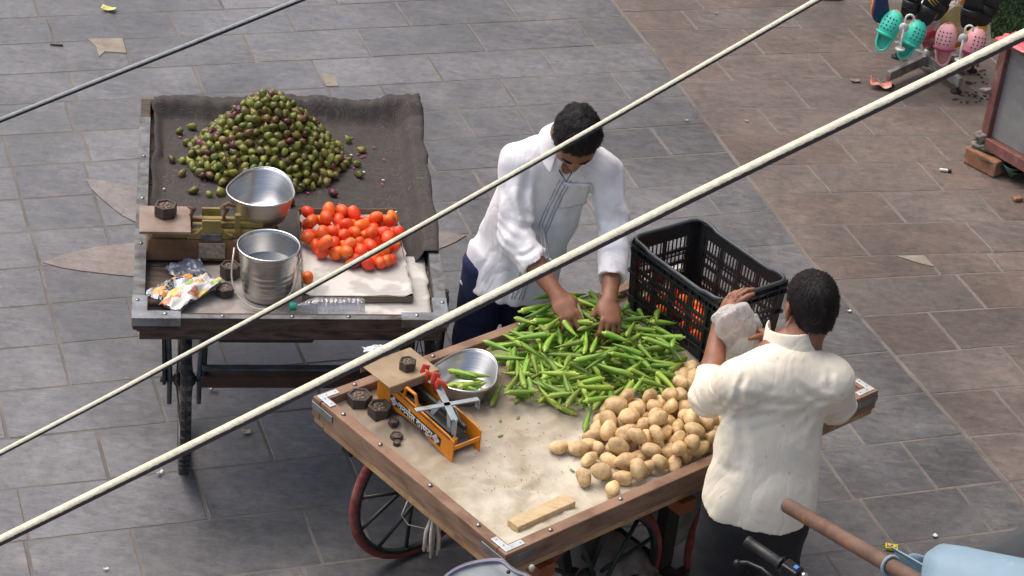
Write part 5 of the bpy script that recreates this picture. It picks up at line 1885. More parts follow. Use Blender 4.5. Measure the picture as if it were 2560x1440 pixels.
HAIR2 = hair_mat('black_hair_thinning', (14, 12, 12), (36, 27, 26))
def shirt_mat(name, a_, b_, motif=False, dirt=None):
    M = NT(name)
    v = M.coords('Object')
    n1 = M.noise(v, 7, 5, .6)
    c = M.mix(M.ramp(n1, [(.4, (0, 0, 0)), (.7, (1, 1, 1))]), lin(a_), lin(b_))
    if motif:
        vo = M.n('TexVoronoi', feature='F1'); vo.inputs['Scale'].default_value = 19; vo.inputs['Randomness'].default_value = .8
        M.l(v, vo.inputs['Vector'])
        d = M.math('ADD', vo.outputs['Distance'], M.math('MULTIPLY', M.noise(v, 130, 2, .5), .35))
        k = M.ramp(d, [(.27, (1, 1, 1)), (.30, (0, 0, 0))])
        c = M.mix(M.math('MULTIPLY', k, .26), c, lin((130, 132, 138)))
    if dirt:
        k = M.ramp(M.noise(v, 6, 6, .6), [(.60, (0, 0, 0)), (.72, (1, 1, 1))])
        c = M.mix(M.math('MULTIPLY', k, .18), c, lin(dirt))
    M.set(Base_Color=c, Roughness=.85)
    M.b.inputs['Sheen Weight'].default_value = .15
    vs = M.coords('Object', (1.0, 1.0, .55), (.3, .5, .2))
    w1 = M.math('ABSOLUTE', M.math('SUBTRACT', M.noise(vs, 8, 3, .5, .9), .5))
    w1 = M.ramp(w1, [(0.0, (0, 0, 0)), (.10, (.8, .8, .8)), (.3, (1, 1, 1))])
    w2 = M.noise(vs, 20, 4, .6, .5)
    h = M.math('ADD', M.math('MULTIPLY', w1, .55), M.math('ADD', M.math('MULTIPLY', w2, .35), M.math('MULTIPLY', M.noise(v, 300, 2, .5), .05)))
    M.bump(h, .32, .010)
    return M.m
SHIRT1 = shirt_mat('white_cotton', (232, 232, 234), (222, 223, 228), dirt=(196, 180, 160))
SHIRT2 = shirt_mat('cream_printed_cotton', (240, 233, 214), (232, 223, 200), motif=True, dirt=(204, 190, 164))
NAVY = mat('navy_trousers', (36, 46, 84), (26, 34, 64), rough=.85, scale=20, bump=.2)
BLACKTR = mat('black_trousers', (30, 31, 36), (22, 23, 27), rough=.85, scale=20, bump=.2)
SANDAL = mat('dark_leather', (52, 40, 34), rough=.6)

def head_prims(Fd, c, R, k=.012, S=1.0):
    """head in its own frame: x right, y face forward, z up; c = centre between the ears"""
    g = lambda x, y, z: c + R @ (np.array([x, y, z]) * S)
    el = lambda p, r, *a_: Fd.ell(p, tuple(v * S for v in r), *a_)
    el(g(0, -.012, .033), (.077, .094, .084), R, .01)
    el(g(0, .025, -.015), (.063, .070, .085), R, .03)
    el(g(0, .052, -.085), (.036, .034, .030), R, .035)          # chin
    for s in (-1, 1):
        el(g(s * .040, .045, -.028), (.026, .030, .026), R, .025)   # cheeks
        el(g(s * .083, -.010, -.012), (.008, .020, .033), R @ rotz(s * .35), .006)   # ears
        el(g(s * .077, -.004, .0), (.012, .016, .016), R, .006)
        el(g(s * .031, .086, .012), (.019, .014, .012), R, .012, 'cut')   # sockets
        el(g(s * .031, .074, .010), (.014, .013, .012), R, .004)   # eyelids
        Fd.cone(g(s * .014, .088, .030), g(s * .048, .074, .030), .010, .008, .014)   # brow
        el(g(s * .014, .092, -.034), (.010, .010, .008), R, .008)   # nostrils
    Fd.cone(g(0, .086, .022), g(0, .104, -.028), .008, .013, .012)      # nose
    Fd.cone(g(-.020, .080, -.060), g(.020, .080, -.060), .0075, .0075, .01)
    Fd.cone(g(-.017, .078, -.072), g(.017, .078, -.072), .0085, .0085, .01)
def hand_prims(Fd, wrist, X, Zb, side, curl, spread=.09, thumb=(.9, .35), sz=1.0, palm_tilt=0.0):
    """X: from wrist to knuckles, Zb: back of the hand, side +1 thumb on +Y"""
    X = unit(X); Y = unit(np.cross(Zb, X)); Z = np.cross(X, Y); Y = Y * side
    g = lambda x, y, z: np.asarray(wrist) + sz * (X * x + Y * y + Z * z)
    R = np.array([X, Y, Z]).T
    Fd.ell(g(.042, 0, 0), np.array([.052, .040, .017]) * sz, R, .012)
    Fd.cone(g(.0, 0, 0), g(.03, 0, 0), .026 * sz, .028 * sz, .015, .7, Z)
    Fd.ell(g(.03, .026, -.006), np.array([.034, .017, .017]) * sz, R, .012)
    L = [(.042, .026, .020), (.046, .030, .022), (.042, .028, .021), (.034, .021, .019)]
    for i, (l0, l1, l2) in enumerate(L):
        y0 = .029 - i * .0195
        base = np.array([.083 - .004 * abs(i - 1.2), y0, 0])
        ang = curl[i] if not np.isscalar(curl) else curl
        az = (1.2 - i) * spread
        p = base; a = ang * .55
        rs = (.0098, .0090, .0080, .0070) if i < 3 else (.0086, .0078, .0070, .0062)
        for j, l in enumerate((l0, l1, l2)):
            d = np.array([math.cos(a) * math.cos(az), math.sin(az) * math.cos(a * .3), -math.sin(a)])
            q = p + d * l
            Fd.cone(g(*p), g(*q), rs[j] * sz, rs[j + 1] * sz, .0045)
            p = q; a += ang * (.75 if j == 0 else .5)
    # thumb from the side of the palm
    p = np.array([.022, .030, -.006]); a0, dn = thumb
    d = np.array([math.cos(a0), math.sin(a0), -dn]); d /= np.linalg.norm(d)
    q = p + d * .040
    Fd.cone(g(*p), g(*q), .0135 * sz, .0110 * sz, .010)
    d2 = unit([math.cos(a0 * .5), math.sin(a0 * .5), -dn * 1.6])
    w = q + d2 * .030
    Fd.cone(g(*q), g(*w), .0108 * sz, .0095 * sz, .005)
    d3 = unit([math.cos(a0 * .2), math.sin(a0 * .2), -dn * 1.9])
    Fd.cone(g(*w), g(*(w + d3 * .024)), .0095 * sz, .0075 * sz, .005)
def hair_build(person, c, R, ma, seed, top=.010, line=.052, nape=-.075, name='hair', lump=.004, S=1.0):
    g = lambda x, y, z: c + R @ (np.array([x, y, z]) * S)
    Fd = Field(c - .17, c + .17, .0045)
    Fd.ell(g(0, -.012, .034), (.077 * S + top * .8, .094 * S + top, .085 * S + top), R, .01)
    Fd.ell(g(0, -.040, -.02), (.060 * S + top * .4, .068 * S + top, .075 * S), R, .02)
    def fn(P):
        q = (P - c) @ R
        x, y, z = q[..., 0], q[..., 1], q[..., 2]
        n = vnoise(np.stack([x * 60, y * 60, z * 30], -1), seed) * .006 + vnoise(np.stack([x * 150, y * 150, z * 60], -1), seed + 3) * .004
        # front hairline, around the ears, nape
        f1 = y - (line - .55 * np.maximum(0, .055 - z) + .02 * np.cos(x * 30) - .5 * np.maximum(0, .02 - z)) + n
        f2 = (nape - z) + n
        f3 = np.where((z < .012) & (y > -.012), .02, -1.0)
        return np.maximum(np.maximum(f1, f2), f3)
    i = np.nonzero(np.abs(Fd.D) < .4)
    P = Fd.lo + Fd.h * np.stack(i, -1).astype(np.float32)
    Fd.D[i] = np.maximum(Fd.D[i], fn(P))
    Fd.ripple(lambda P: lump * vnoise(((P - c) @ R) * np.array([45, 45, 18]), seed + 1) + lump * .7 * vnoise(((P - c) @ R) * np.array([95, 95, 40]), seed + 2) + .6 * lump * vnoise(((P - c) @ R) * 14, seed + 4))
    o = Fd.build(name, ma, person)
    # short strands lying on the cap, so that its outline and sheen break up
    me = o.data
    n = len(me.vertices)
    co = np.empty(n * 3, np.float32); me.vertices.foreach_get('co', co); co = co.reshape(-1, 3)
    no = np.empty(n * 3, np.float32); me.vertices.foreach_get('normal', no); no = no.reshape(-1, 3)
    r0 = np.random.RandomState(seed)
    I = r0.choice(n, min(n, 1900), replace=False)
    comb = R @ np.array([.25, .5, -.75])
    V, F = [], []
    for k, i in enumerate(I):
        p, m_ = co[i].astype(float), no[i].astype(float)
        t = comb + r0.normal(0, .55, 3); t = t - m_ * (t @ m_)
        if np.linalg.norm(t) < .1:
            continue
        t = unit(t); s_ = np.cross(m_, t) * .0011
        L_ = r0.uniform(.012, .026)
        b = len(V)
        V += [p - s_ + m_ * .0005, p + s_ + m_ * .0005, p + t * L_ * .5 - s_ + m_ * .0022, p + t * L_ * .5 + s_ + m_ * .0022, p + t * L_ + m_ * r0.uniform(.0005, .003)]
        F += [(b, b + 1, b + 3, b + 2), (b + 2, b + 3, b + 4)]
    MB().add(np.array(V) + ORG[person.name], F, True).build('hair_strands', ma, person, kind='stuff')
    return o
def ridges(P, sc, amp, seed, st=(1, 1, .6)):
    """thin sharp creases where the noise crosses zero"""
    Q = P * np.array(st) * sc
    n = vnoise(Q + .35 * vnoise(Q * .7, seed + 5)[:, None], seed) + .3 * vnoise(Q * 2.1, seed + 1)
    return amp * np.maximum(0, 1 - np.abs(n) * 5) * np.clip(.6 + vnoise(P * 4, seed + 2), 0, 1)
def folds(P, o, d, wave, amp, seed, jitter=.8):
    """soft pleats running along d"""
    d = unit(d)
    q = P - o
    t = q @ d
    n = vnoise(np.concatenate([q * np.array([6, 6, 6])], -1), seed)
    u = np.cross(d, [0, 0, 1.0]); u = unit(u) if np.linalg.norm(u) > .1 else np.array([1.0, 0, 0])
    w = np.cross(d, u)
    ph = (q @ u) / wave + .35 * (q @ w) / wave + n * jitter
    s = np.sin(ph * 2 * math.pi)
    return amp * (np.abs(s) ** .7 * np.sign(s)) * (.5 + .5 * vnoise(q * 5, seed + 1))
def creases(P, body, segs):
    """pressed-in folds on the side of a garment that the photograph shows; ends given as photo pixels"""
    v = P - CC
    w = v @ CF
    x = 1280 + FPX * (v @ CR) / w; y = 720 - FPX * (v @ CU) / w
    front = smooth(.04, -.04, w - (np.asarray(body) - CC) @ CF)
    d = np.zeros(len(P))
    for (x0, y0), (x1, y1), wd, dep in segs:
        qx, qy = x1 - x0, y1 - y0
        L = qx * qx + qy * qy
        t = np.clip(((x - x0) * qx + (y - y0) * qy) / L, 0, 1)
        bow = 7 * np.sin(math.pi * t)
        n = math.sqrt(L)
        ox, oy = -qy / n * bow, qx / n * bow
        sd = ((x - x0 - t * qx - ox) * -qy + (y - y0 - t * qy - oy) * qx) / n
        al = np.hypot(x - x0 - t * qx - ox, y - y0 - t * qy - oy)
        k = np.sin(math.pi * np.clip(t, .04, .96)) ** .6
        g1 = np.exp(-(al / wd) ** 2); g2 = np.exp(-((al - wd * 1.8) / (wd * 1.1)) ** 2)
        d += k * dep * (g1 - .55 * g2)
    return d * front
def collar(person, c, R, r, h, ma, name='collar', open_=.7, flare=1.25, tip=.05):
    """shirt collar round the neck: band rising then folding out"""
    def fn(a, b):
        t = (a - .5) * 2 * (math.pi - open_)
        back = math.cos(t)                                  # 1 at the nape
        rr = r * (1 + (flare - 1) * b) 
        x, y = rr * math.sin(t), -rr * math.cos(t) * .95
        z = h * (1 - b) * (1.0 if back > 0 else 1 + .35 * back) - tip * max(0, -back) * b * .9 - .008 * b
        if b > .5:
            y += max(0, -back) * .035 * (b - .5) * 2
        return c + R @ np.array([x, y, z])
    return MB().grid(fn, 44, 8).build(name, ma, person, solid=.003, subs=1)
# ---------------------------------------------------------------- vendor behind the okra
UP = np.array([0, 0, 1.0])
p1 = dict(hip=np.array([.0, 7.115, .88]), waist=np.array([.045, 7.095, 1.06]), chest=np.array([.09, 7.065, 1.22]), sh=np.array([.128, 7.055, 1.325]),
          head=np.array([.168, 6.955, 1.475]))
shR, elR, wrR = at(1292, 408, 1.31), at(1287, 592, 1.08), at(1397, 742, .965)
shL, elL, wrL = at(1508, 425, 1.31), at(1541, 590, 1.09), at(1522, 752, .972)
fac = unit([.18, -1, 0])                            # way he faces
rt = np.cross(fac, UP)                               # his right hand side
bod = Field((-.36, 6.36, 0.0), (.60, 7.45, 1.66), .0055)
RH = np.array([rt, fac, UP]).T                       # head frame: x right, y forward, z up
RH = RH @ rotz(-.10) @ rotx(-.92)                    # bowed right down
hc = p1['head']
head_prims(bod, hc, RH)
nb_ = hc + RH @ np.array([0, -.035, -.05])
bod.cone(nb_, p1['sh'] + np.array([.01, .01, .015]), .052, .058, .03)
for s_, e_, w_ in ((shR, elR, wrR), (shL, elL, wrL)):
    bod.cone(s_, e_, .048, .041, .02); bod.cone(e_, e_ * .6 + w_ * .4, .042, .041, .015); bod.cone(e_ * .6 + w_ * .4, w_, .041, .027, .015)
bod.cone(p1['sh'], p1['waist'], .13, .12, .04, .62, fac); bod.cone(p1['waist'], p1['hip'], .12, .13, .04, .68, fac)
bod.cone(shR + rt * -.02, shL + rt * .02, .05, .05, .04)
knR, tipR = at(1430, 800, .925), at(1456, 858, .87)
knL, tipL = at(1527, 806, .93), at(1492, 866, .865)
hand_prims(bod, wrR, knR - wrR, unit([-.10, -.62, .78]), 1, (1.05, 1.15, 1.2, 1.2), .10, (.75, .75), 1.06)
hand_prims(bod, wrL, knL - wrL, unit([.25, -.62, .74]), -1, (1.15, 1.2, 1.25, 1.3), .08, (.70, .85), 1.06)
ftR, ftL = np.array([-.17, 7.16, 0]), np.array([.06, 7.27, 0])
for f_, sg in ((ftR, 1), (ftL, -1)):
    h_ = p1['hip'] + rt * sg * .085 + np.array([0, 0, -.04]); kn_ = (h_ + f_) / 2 + fac * .03
    bod.cone(h_, kn_, .072, .050, .02); bod.cone(kn_, f_ + np.array([0, 0, .07]), .050, .034, .02)
    bod.cone(f_ + np.array([0, 0, .035]) - fac * .05, f_ + np.array([0, 0, .025]) + fac * .14, .034, .026, .02)
person1 = bod.build('person', SKIN1, org=np.array([0, 7.2, 0]), smoothn=1)
tag(person1, 'person in a white shirt and navy trousers bending over the okra, hands in the heap', 'person')
# shirt
sh = Field((-.38, 6.60, .66), (.62, 7.42, 1.44), .0052)
fw2 = unit(fac)
sh.cone(p1['chest'] + UP * .02, p1['waist'], .160, .150, .05, .60, fac)
sh.cone(p1['waist'], p1['hip'] + UP * .0, .150, .168, .05, .62, fac)
sh.cone(p1['hip'], p1['hip'] + np.array([-.02, -.005, -.15]), .168, .178, .04, .64, fac)
sh.cone(p1['waist'] + fac * .05, p1['hip'] + fac * .11 + np.array([.02, 0, -.10]), .12, .13, .06, .5, fac)    # front hanging away from the belly
sh.cone(shR - rt * .03, shL + rt * .03, .066, .066, .05)
sh.cone(p1['sh'] + UP * .015, p1['sh'] * .62 + nb_ * .38 + UP * .0, .088, .078, .04)
for s_ in (shR, shL):
    sh.cone(p1['sh'] * .6 + nb_ * .4, s_ + UP * .012, .055, .052, .05)
for s_, e_, w_, t in ((shR, elR, wrR, .52), (shL, elL, wrL, .70)):
    sh.cone(s_, e_, .066, .060, .03)
    cu_ = e_ * (1 - t) + w_ * t
    sh.cone(e_, cu_, .058, .050, .02)
    sh.cone(cu_ - unit(w_ - e_) * .020, cu_, .0545, .0545, .006)            # turned cuff
for s_, e_, w_, t in ((shR, elR, wrR, .52), (shL, elL, wrL, .70)):            # open the sleeve at the cuff
    cu_ = e_ * (1 - t) + w_ * t; d_ = unit(w_ - e_)
    sh.cone(cu_ + d_ * .052, cu_ + d_ * .12, .075, .075, .004, op='cut')
hemp = p1['hip'] + np.array([0, 0, -.135])
sh.cut(hemp, unit(-UP + .12 * fac + .05 * rt))
sh.cone(hc + RH @ np.array([0, .01, -.07]), p1['sh'] + fac * .11 + UP * -.01, .046, .020, .008, op='cut')      # open neck
def w1(P):
    d = folds(P, p1['waist'], [.1, 0, 1], .11, .006, 71) + folds(P, p1['waist'], [.8, -.2, .55], .085, .0055, 73) * smooth(.95, 1.15, P[:, 2])
    d += .004 * vnoise(P * np.array([16, 16, 9]), 75) + ridges(P, 11, .004, 76) + ridges(P, 20, .002, 78, (1, 1, 1.2))
    for e_, sd_ in ((elR, 1), (elL, 2)):
        k = np.exp(-(np.linalg.norm(P - e_, axis=1) / .09) ** 2)
        d += k * .004 * np.sin((P[:, 2] + .35 * P[:, 0]) * 150 + 2 * vnoise(P * 12, 80 + sd_))
    return d
sh.ripple(w1)
sh.ripple(lambda P: creases(P, p1['chest'], [((1310, 565), (1455, 575), 9, .011), ((1345, 650), (1450, 570), 9, .009), ((1440, 605), (1545, 590), 8, .008), ((1400, 705), (1485, 640), 10, .008), ((1262, 470), (1315, 600), 9, .010), ((1300, 470), (1330, 560), 8, .008),
    ((1395, 765), (1450, 690), 9, .008), ((1320, 420), (1318, 560), 10, .012), ((1480, 440), (1490, 590), 10, .012), ((1240, 700), (1330, 760), 11, .008), ((1225, 640), (1290, 700), 10, .008), ((1520, 600), (1560, 560), 8, .006), ((1290, 640), (1340, 620), 6, .007)]))
shirt1 = sh.build('shirt', SHIRT1, person1, smoothn=1)
# collar, stripe lines, pocket
nz_ = unit(nb_ - p1['sh']); ny_ = unit(fac - nz_ * (fac @ nz_)); RC = np.array([np.cross(ny_, nz_), ny_, nz_]).T
collar(person1, p1['sh'] * .5 + nb_ * .5 + UP * .012, RC, .082, .042, SHIRT1, open_=.55, flare=1.38, tip=.055)
def surf(Fd, p, d, n=60, step=.004):
    """march from p along d until inside the field; returns the surface point"""
    p = np.asarray(p, float); d = unit(d)
    for _ in range(n):
        i = np.clip(((p - Fd.lo) / Fd.h).astype(int), 0, Fd.n - 1)
        v = Fd.D[tuple(i)]
        if v < .001:
            break
        p = p + d * step
    return p
PLK = mat('grey_placket_stripe', (176, 178, 184), rough=.8)
mb = MB()
for off in (-.020, -.008, .008, .020):
    for z0, z1_ in ((1.30, .80),):
        pts_ = []
        for k in range(26):
            z = z0 + (z1_ - z0) * k / 25
            t = (z - p1['hip'][2]) / (p1['sh'][2] - p1['hip'][2])
            ax_ = p1['hip'] + (p1['sh'] - p1['hip']) * t
            st = np.array([ax_[0], ax_[1], z]) + fac * .30 - rt * (off + .01)
            q = surf(sh, st, -fac, 90, .003)
            if np.linalg.norm(q - st) < .29:
                pts_.append(q + fac * .0045)
        if len(pts_) > 2:
            mb.tube(pts_, .0022, 5)
mb.build('placket_stripe', PLK, person1)
c_ = p1['chest'] - rt * .085 + UP * .01
pk = MB()
def pock(a, b):
    st = c_ - rt * (a - .5) * .105 + UP * (b - .5) * .12 + fac * .3
    return surf(sh, st, -fac, 120, .0025) + fac * (.004 + .004 * (b > .9))
pk.grid(pock, 12, 12)
pk.build('pocket', SHIRT1, person1, solid=.002)
# trousers
tr1 = Field((-.36, 6.85, .06), (.36, 7.5, 1.0), .009)
tr1.cone(p1['hip'] + UP * .03 + rt * .0, p1['hip'] - UP * .06 + rt * .02, .135, .145, .04, .72, fac)
for f_, sg in ((ftR, 1), (ftL, -1)):
    h_ = p1['hip'] + rt * (sg * .075 + .03) + np.array([0, 0, -.05]); kn_ = (h_ + f_) / 2 + fac * .03
    tr1.cone(h_, kn_, .094, .074, .03); tr1.cone(kn_, f_ + np.array([0, 0, .10]), .074, .062, .03)
tr1.cut(np.array([0, 0, .10]), -UP)
tr1.ripple(lambda P: .006 * vnoise(P * np.array([14, 14, 22]), 91))
tr1.build('trousers', NAVY, person1)
hair_build(person1, hc, RH, HAIR1, 5, top=.013, line=.058, nape=-.062)
g = lambda x, y, z: hc + RH @ np.array([x, y, z])
mo = Field(g(0, .09, -.045) - .06, g(0, .09, -.045) + .06, .0035)
mo.cone(g(-.030, .078, -.054), g(0, .092, -.046), .0055, .0075, .005); mo.cone(g(.030, .078, -.054), g(0, .092, -.046), .0055, .0075, .005)
mo.ripple(lambda P: .0015 * vnoise(P * 150, 3))
mo.build('moustache', HAIR1, person1)
mb = MB()
for s_ in (-1, 1):
    MB().tube([g(s_ * .014, .098, .033), g(s_ * .032, .094, .038), g(s_ * .050, .080, .032)], [.003, .004, .002], 6).build('eyebrow', HAIR1, person1)
# necklace cord with pendant
mb = MB()
b_ = p1['sh'] + UP * .04
cp = [b_ - rt * .05 + fac * .04 + UP * .02, b_ - rt * .02 + fac * .105 - UP * .03, b_ + fac * .125 - UP * .055, b_ + rt * .02 + fac * .105 - UP * .03, b_ + rt * .05 + fac * .04 + UP * .02]
mb.tube(cp, .0022, 6)
mb.build('neck_cord', mat('black_cord', (24, 22, 22), rough=.7), person1)
MB().box(cp[2] + fac * .004 - UP * .006, (.016, .006, .016), RH).build('pendant', STEEL_RIM, person1)
MB().tube([wrL + np.array([.030 * math.cos(t), .030 * math.sin(t) * .9, .012 + .006 * math.sin(t)]) for t in np.linspace(0, 2 * math.pi, 17)[:-1]], .002, 6, closed=True).build('wrist_thread', mat('dark_red_thread', (84, 40, 34), rough=.8), person1)
for f_ in (ftR, ftL):
    mb = MB()
    mb.prism([tuple((f_ + fac * y + rt * x)[:2]) for x, y in ((-.04, -.09), (.04, -.09), (.05, .10), (.03, .18), (-.03, .18), (-.05, .10))], .001, .022)
    mb.build('sandal', SANDAL, person1, bevel=.006)
# ---------------------------------------------------------------- customer with his back to us
q2 = dict(hip=np.array([.862, 5.775, .86]), waist=np.array([.868, 5.81, 1.04]), chest=np.array([.874, 5.845, 1.22]), sh=np.array([.884, 5.868, 1.295]), head=np.array([.935, 5.927, 1.503]))
fac2 = unit([-.22, 1, 0]); rt2 = np.cross(fac2, UP)
s2L, e2L, w2L = at(1850, 958, 1.295), at(1772, 992, 1.09), at(1797, 822, 1.19)
s2R, e2R, w2R = at(2078, 950, 1.295), at(2088, 1010, 1.09), at(1940, 850, 1.19)
RH2 = np.array([rt2, fac2, UP]).T @ rotz(.06) @ rotx(-.22)
hc2 = q2['head']
b2 = Field((.48, 5.45, 0), (1.36, 6.55, 1.70), .0055)
head_prims(b2, hc2, RH2, S=.95)
b2.cone(hc2 + RH2 @ np.array([0, -.025, -.05]), q2['sh'] + UP * .02, .055, .058, .03)
for s_, e_, w_ in ((s2L, e2L, w2L), (s2R, e2R, w2R)):
    b2.cone(s_, e_, .048, .042, .02); b2.cone(e_, e_ * .6 + w_ * .4, .042, .041, .015); b2.cone(e_ * .6 + w_ * .4, w_, .041, .027, .015)
b2.cone(q2['sh'], q2['waist'], .13, .12, .04, .62, fac2); b2.cone(q2['waist'], q2['hip'], .12, .13, .04, .68, fac2)
b2.cone(s2L, s2R, .05, .05, .04)
hL = at(1806, 775, 1.25)
hand_prims(b2, w2L, unit(hL - w2L + np.array([.02, 0, .03])), unit([-.8, -.35, .2]), -1, (.55, .6, .65, .7), .06, (.8, .3), 1.05)
hand_prims(b2, w2R, unit([-.85, .10, .18]), unit([.1, .6, .5]), 1, (.6, .65, .7, .75), .06, (.8, .4), 1.05)
f2L, f2R = np.array([.76, 5.74, 0]), np.array([.97, 5.70, 0])
for f_, sg in ((f2L, -1), (f2R, 1)):
    h_ = q2['hip'] + rt2 * sg * .085 - UP * .04; kn_ = (h_ + f_) / 2 + fac2 * .02
    b2.cone(h_, kn_, .072, .050, .02); b2.cone(kn_, f_ + UP * .07, .050, .034, .02)
    b2.cone(f_ + UP * .035 - fac2 * .05, f_ + UP * .025 + fac2 * .14, .034, .026, .02)
person2 = b2.build('person', SKIN2, org=np.array([.87, 5.75, 0]))
tag(person2, 'person seen from behind in a cream printed shirt, holding a plastic bag', 'person')
s2 = Field((.46, 5.45, .66), (1.34, 6.30, 1.47), .0052)
s2.cone(q2['chest'] + UP * .015, q2['waist'], .168, .160, .05, .60, fac2)
s2.cone(q2['waist'], q2['hip'], .160, .178, .05, .64, fac2)
s2.cone(q2['hip'], q2['hip'] - UP * .16 - fac2 * .01, .178, .190, .04, .66, fac2)
s2.cone(s2L + rt2 * .03, s2R - rt2 * .03, .064, .064, .05)
s2.cone(q2['chest'] + UP * .04 - fac2 * .03, q2['chest'] + UP * .06 - fac2 * .03, .14, .11, .06, .5, fac2)
for s_ in (s2L, s2R):
    s2.cone(q2['sh'] + UP * .03, s_ + UP * .012, .052, .052, .05)
s2.cone(q2['sh'] + UP * .0, q2['sh'] + UP * .022, .085, .066, .04, .9, fac2)
for s_, e_, w_, t in ((s2L, e2L, w2L, .36), (s2R, e2R, w2R, .45)):
    s2.cone(s_, e_, .072, .066, .03)
    cu_ = e_ * (1 - t) + w_ * t
    s2.cone(e_, cu_, .062, .052, .02)
    s2.cone(cu_ - unit(w_ - e_) * .022, cu_, .056, .058, .006)
    d_ = unit(w_ - e_)
    s2.cone(cu_ + d_ * .054, cu_ + d_ * .12, .075, .075, .004, op='cut')
s2.cut(q2['hip'] - UP * .045, unit(-UP + .05 * fac2 - .12 * rt2))
def w2f(P):
    d = folds(P, q2['waist'], [.55, .1, .8], .13, .005, 171) * smooth(1.34, 1.18, P[:, 2]) + folds(P, q2['waist'], [-.2, 0, 1], .10, .003, 173) * smooth(1.15, .95, P[:, 2])
    d += .0035 * vnoise(P * np.array([15, 15, 9]), 175) + ridges(P, 8, .003, 176, (1.2, 1.2, .5)) * smooth(1.30, 1.22, P[:, 2]) + ridges(P, 17, .0015, 178, (1, 1, 1.2))
    # yoke seam across the shoulders
    z0 = 1.255 + .02 * (P[:, 0] - .88)
    d += .0035 * np.exp(-((P[:, 2] - z0) / .006) ** 2) * (P[:, 1] < 5.9)
    for e_, sd_ in ((e2L, 1), (e2R, 2), (s2L - UP * .07 + rt2 * .05, 3), (s2R - UP * .07 - rt2 * .05, 4)):
        k = np.exp(-(np.linalg.norm(P - e_, axis=1) / .085) ** 2)
        d += k * .004 * np.sin((P[:, 2] - .5 * P[:, 0]) * 120 + 2 * vnoise(P * 12, 180 + sd_))
    return d
s2.ripple(w2f)
s2.ripple(lambda P: .62 * creases(P, q2['chest'], [((1745, 1080), (1850, 990), 9, .012), ((1850, 985), (1990, 1012), 9, .010), ((1852, 1000), (1872, 1180), 11, .010), ((2088, 1005), (2030, 1130), 11, .012), ((1955, 1010), (2062, 1180), 11, .009), ((1790, 1150), (1850, 1185), 10, .007),
    ((1990, 960), (2085, 1010), 9, .010), ((1860, 940), (1850, 1010), 8, .014), ((2075, 930), (2092, 1000), 8, .012), ((1900, 1080), (1985, 1250), 14, .006), ((1785, 1020), (1820, 985), 8, .008), ((2000, 1150), (2050, 1230), 11, .007), ((1842, 905), (1846, 960), 6, .008)]))
s2.build('shirt', SHIRT2, person2)
RC2 = np.array([rt2, fac2, UP]).T @ rotz(.25) @ rotx(-.25)
def coll2(a, b):
    t = (a - .5) * 2 * (math.pi - .6)
    back = math.cos(t)
    rr = .071 * (1 + .26 * b)
    z = .040 * math.sin(math.pi * min(1, b * 1.0 + .0) * .5 + .0) if b < .5 else .0
    zz = [.0, .026, .046, .052, .050, .036, .020, .004, -.008][int(round(b * 8))]
    return q2['sh'] + UP * .090 + fac2 * .020 + rt2 * .012 + RC2 @ np.array([rr * math.sin(t), -rr * math.cos(t), zz + .012 * max(0, -back)])
MB().grid(coll2, 44, 8).build('collar', SHIRT2, person2, solid=.003, subs=1)
t2 = Field((.55, 5.40, .06), (1.2, 6.1, 1.0), .009)
t2.cone(q2['hip'] + UP * .05, q2['hip'] - UP * .06, .150, .160, .04, .74, fac2)
for f_, sg in ((f2L, -1), (f2R, 1)):
    h_ = q2['hip'] + rt2 * sg * .082 - UP * .05; kn_ = (h_ + f_) / 2 + fac2 * .02
    t2.cone(h_, kn_, .100, .080, .03); t2.cone(kn_, f_ + UP * .10, .080, .068, .03)
t2.cut(np.array([0, 0, .09]), -UP)
t2.ripple(lambda P: .006 * vnoise(P * np.array([13, 13, 20]), 191))
t2.build('trousers', BLACKTR, person2)
hair_build(person2, hc2, RH2, HAIR2, 25, top=.006, line=.060, nape=-.056, lump=.003, S=.95)
for f_ in (f2L, f2R):
    mb = MB()
    mb.prism([tuple((f_ + fac2 * y + rt2 * x)[:2]) for x, y in ((-.04, -.09), (.04, -.09), (.05, .10), (.03, .18), (-.03, .18), (-.05, .10))], .001, .022)
    mb.build('sandal', SANDAL, person2, bevel=.006)
ear = hc2 + RH2 @ np.array([-.080, -.004, -.044])
MB().tube([ear + np.array([0, .006 * math.cos(t), .008 * math.sin(t)]) for t in np.linspace(0, 2 * math.pi, 13)[:-1]], .0022, 6, closed=True).build('earring', mat('gold', (226, 180, 90), rough=.25, metal=1.0), person2)
# the clear bag between his hands
BAGM = NT('thin_white_polythene')
_t = BAGM.n('BsdfTransparent'); _d = BAGM.n('BsdfDiffuse'); _tl = BAGM.n('BsdfTranslucent'); _g = BAGM.n('BsdfGlossy'); _a = BAGM.n('AddShader'); _x = BAGM.n('MixShader'); _y = BAGM.n('MixShader')
_m = BAGM.n('MixShader'); _m.inputs[0].default_value = .45
_d.inputs[0].default_value = lin((232, 234, 232)); _tl.inputs[0].default_value = lin((236, 238, 236)); _g.inputs['Roughness'].default_value = .18
BAGM.l(_d.outputs[0], _m.inputs[1]); BAGM.l(_tl.outputs[0], _m.inputs[2])
_lw = BAGM.n('LayerWeight'); _lw.inputs['Blend'].default_value = .45
BAGM.l(BAGM.math('MULTIPLY_ADD', _lw.outputs['Facing'], .45, .50), _x.inputs[0])
BAGM.l(_t.outputs[0], _x.inputs[1]); BAGM.l(_m.outputs[0], _x.inputs[2])
_y.inputs[0].default_value = .12
BAGM.l(_x.outputs[0], _y.inputs[1]); BAGM.l(_g.outputs[0], _y.inputs[2]); BAGM.l(_y.outputs[0], BAGM.out.inputs['Surface'])
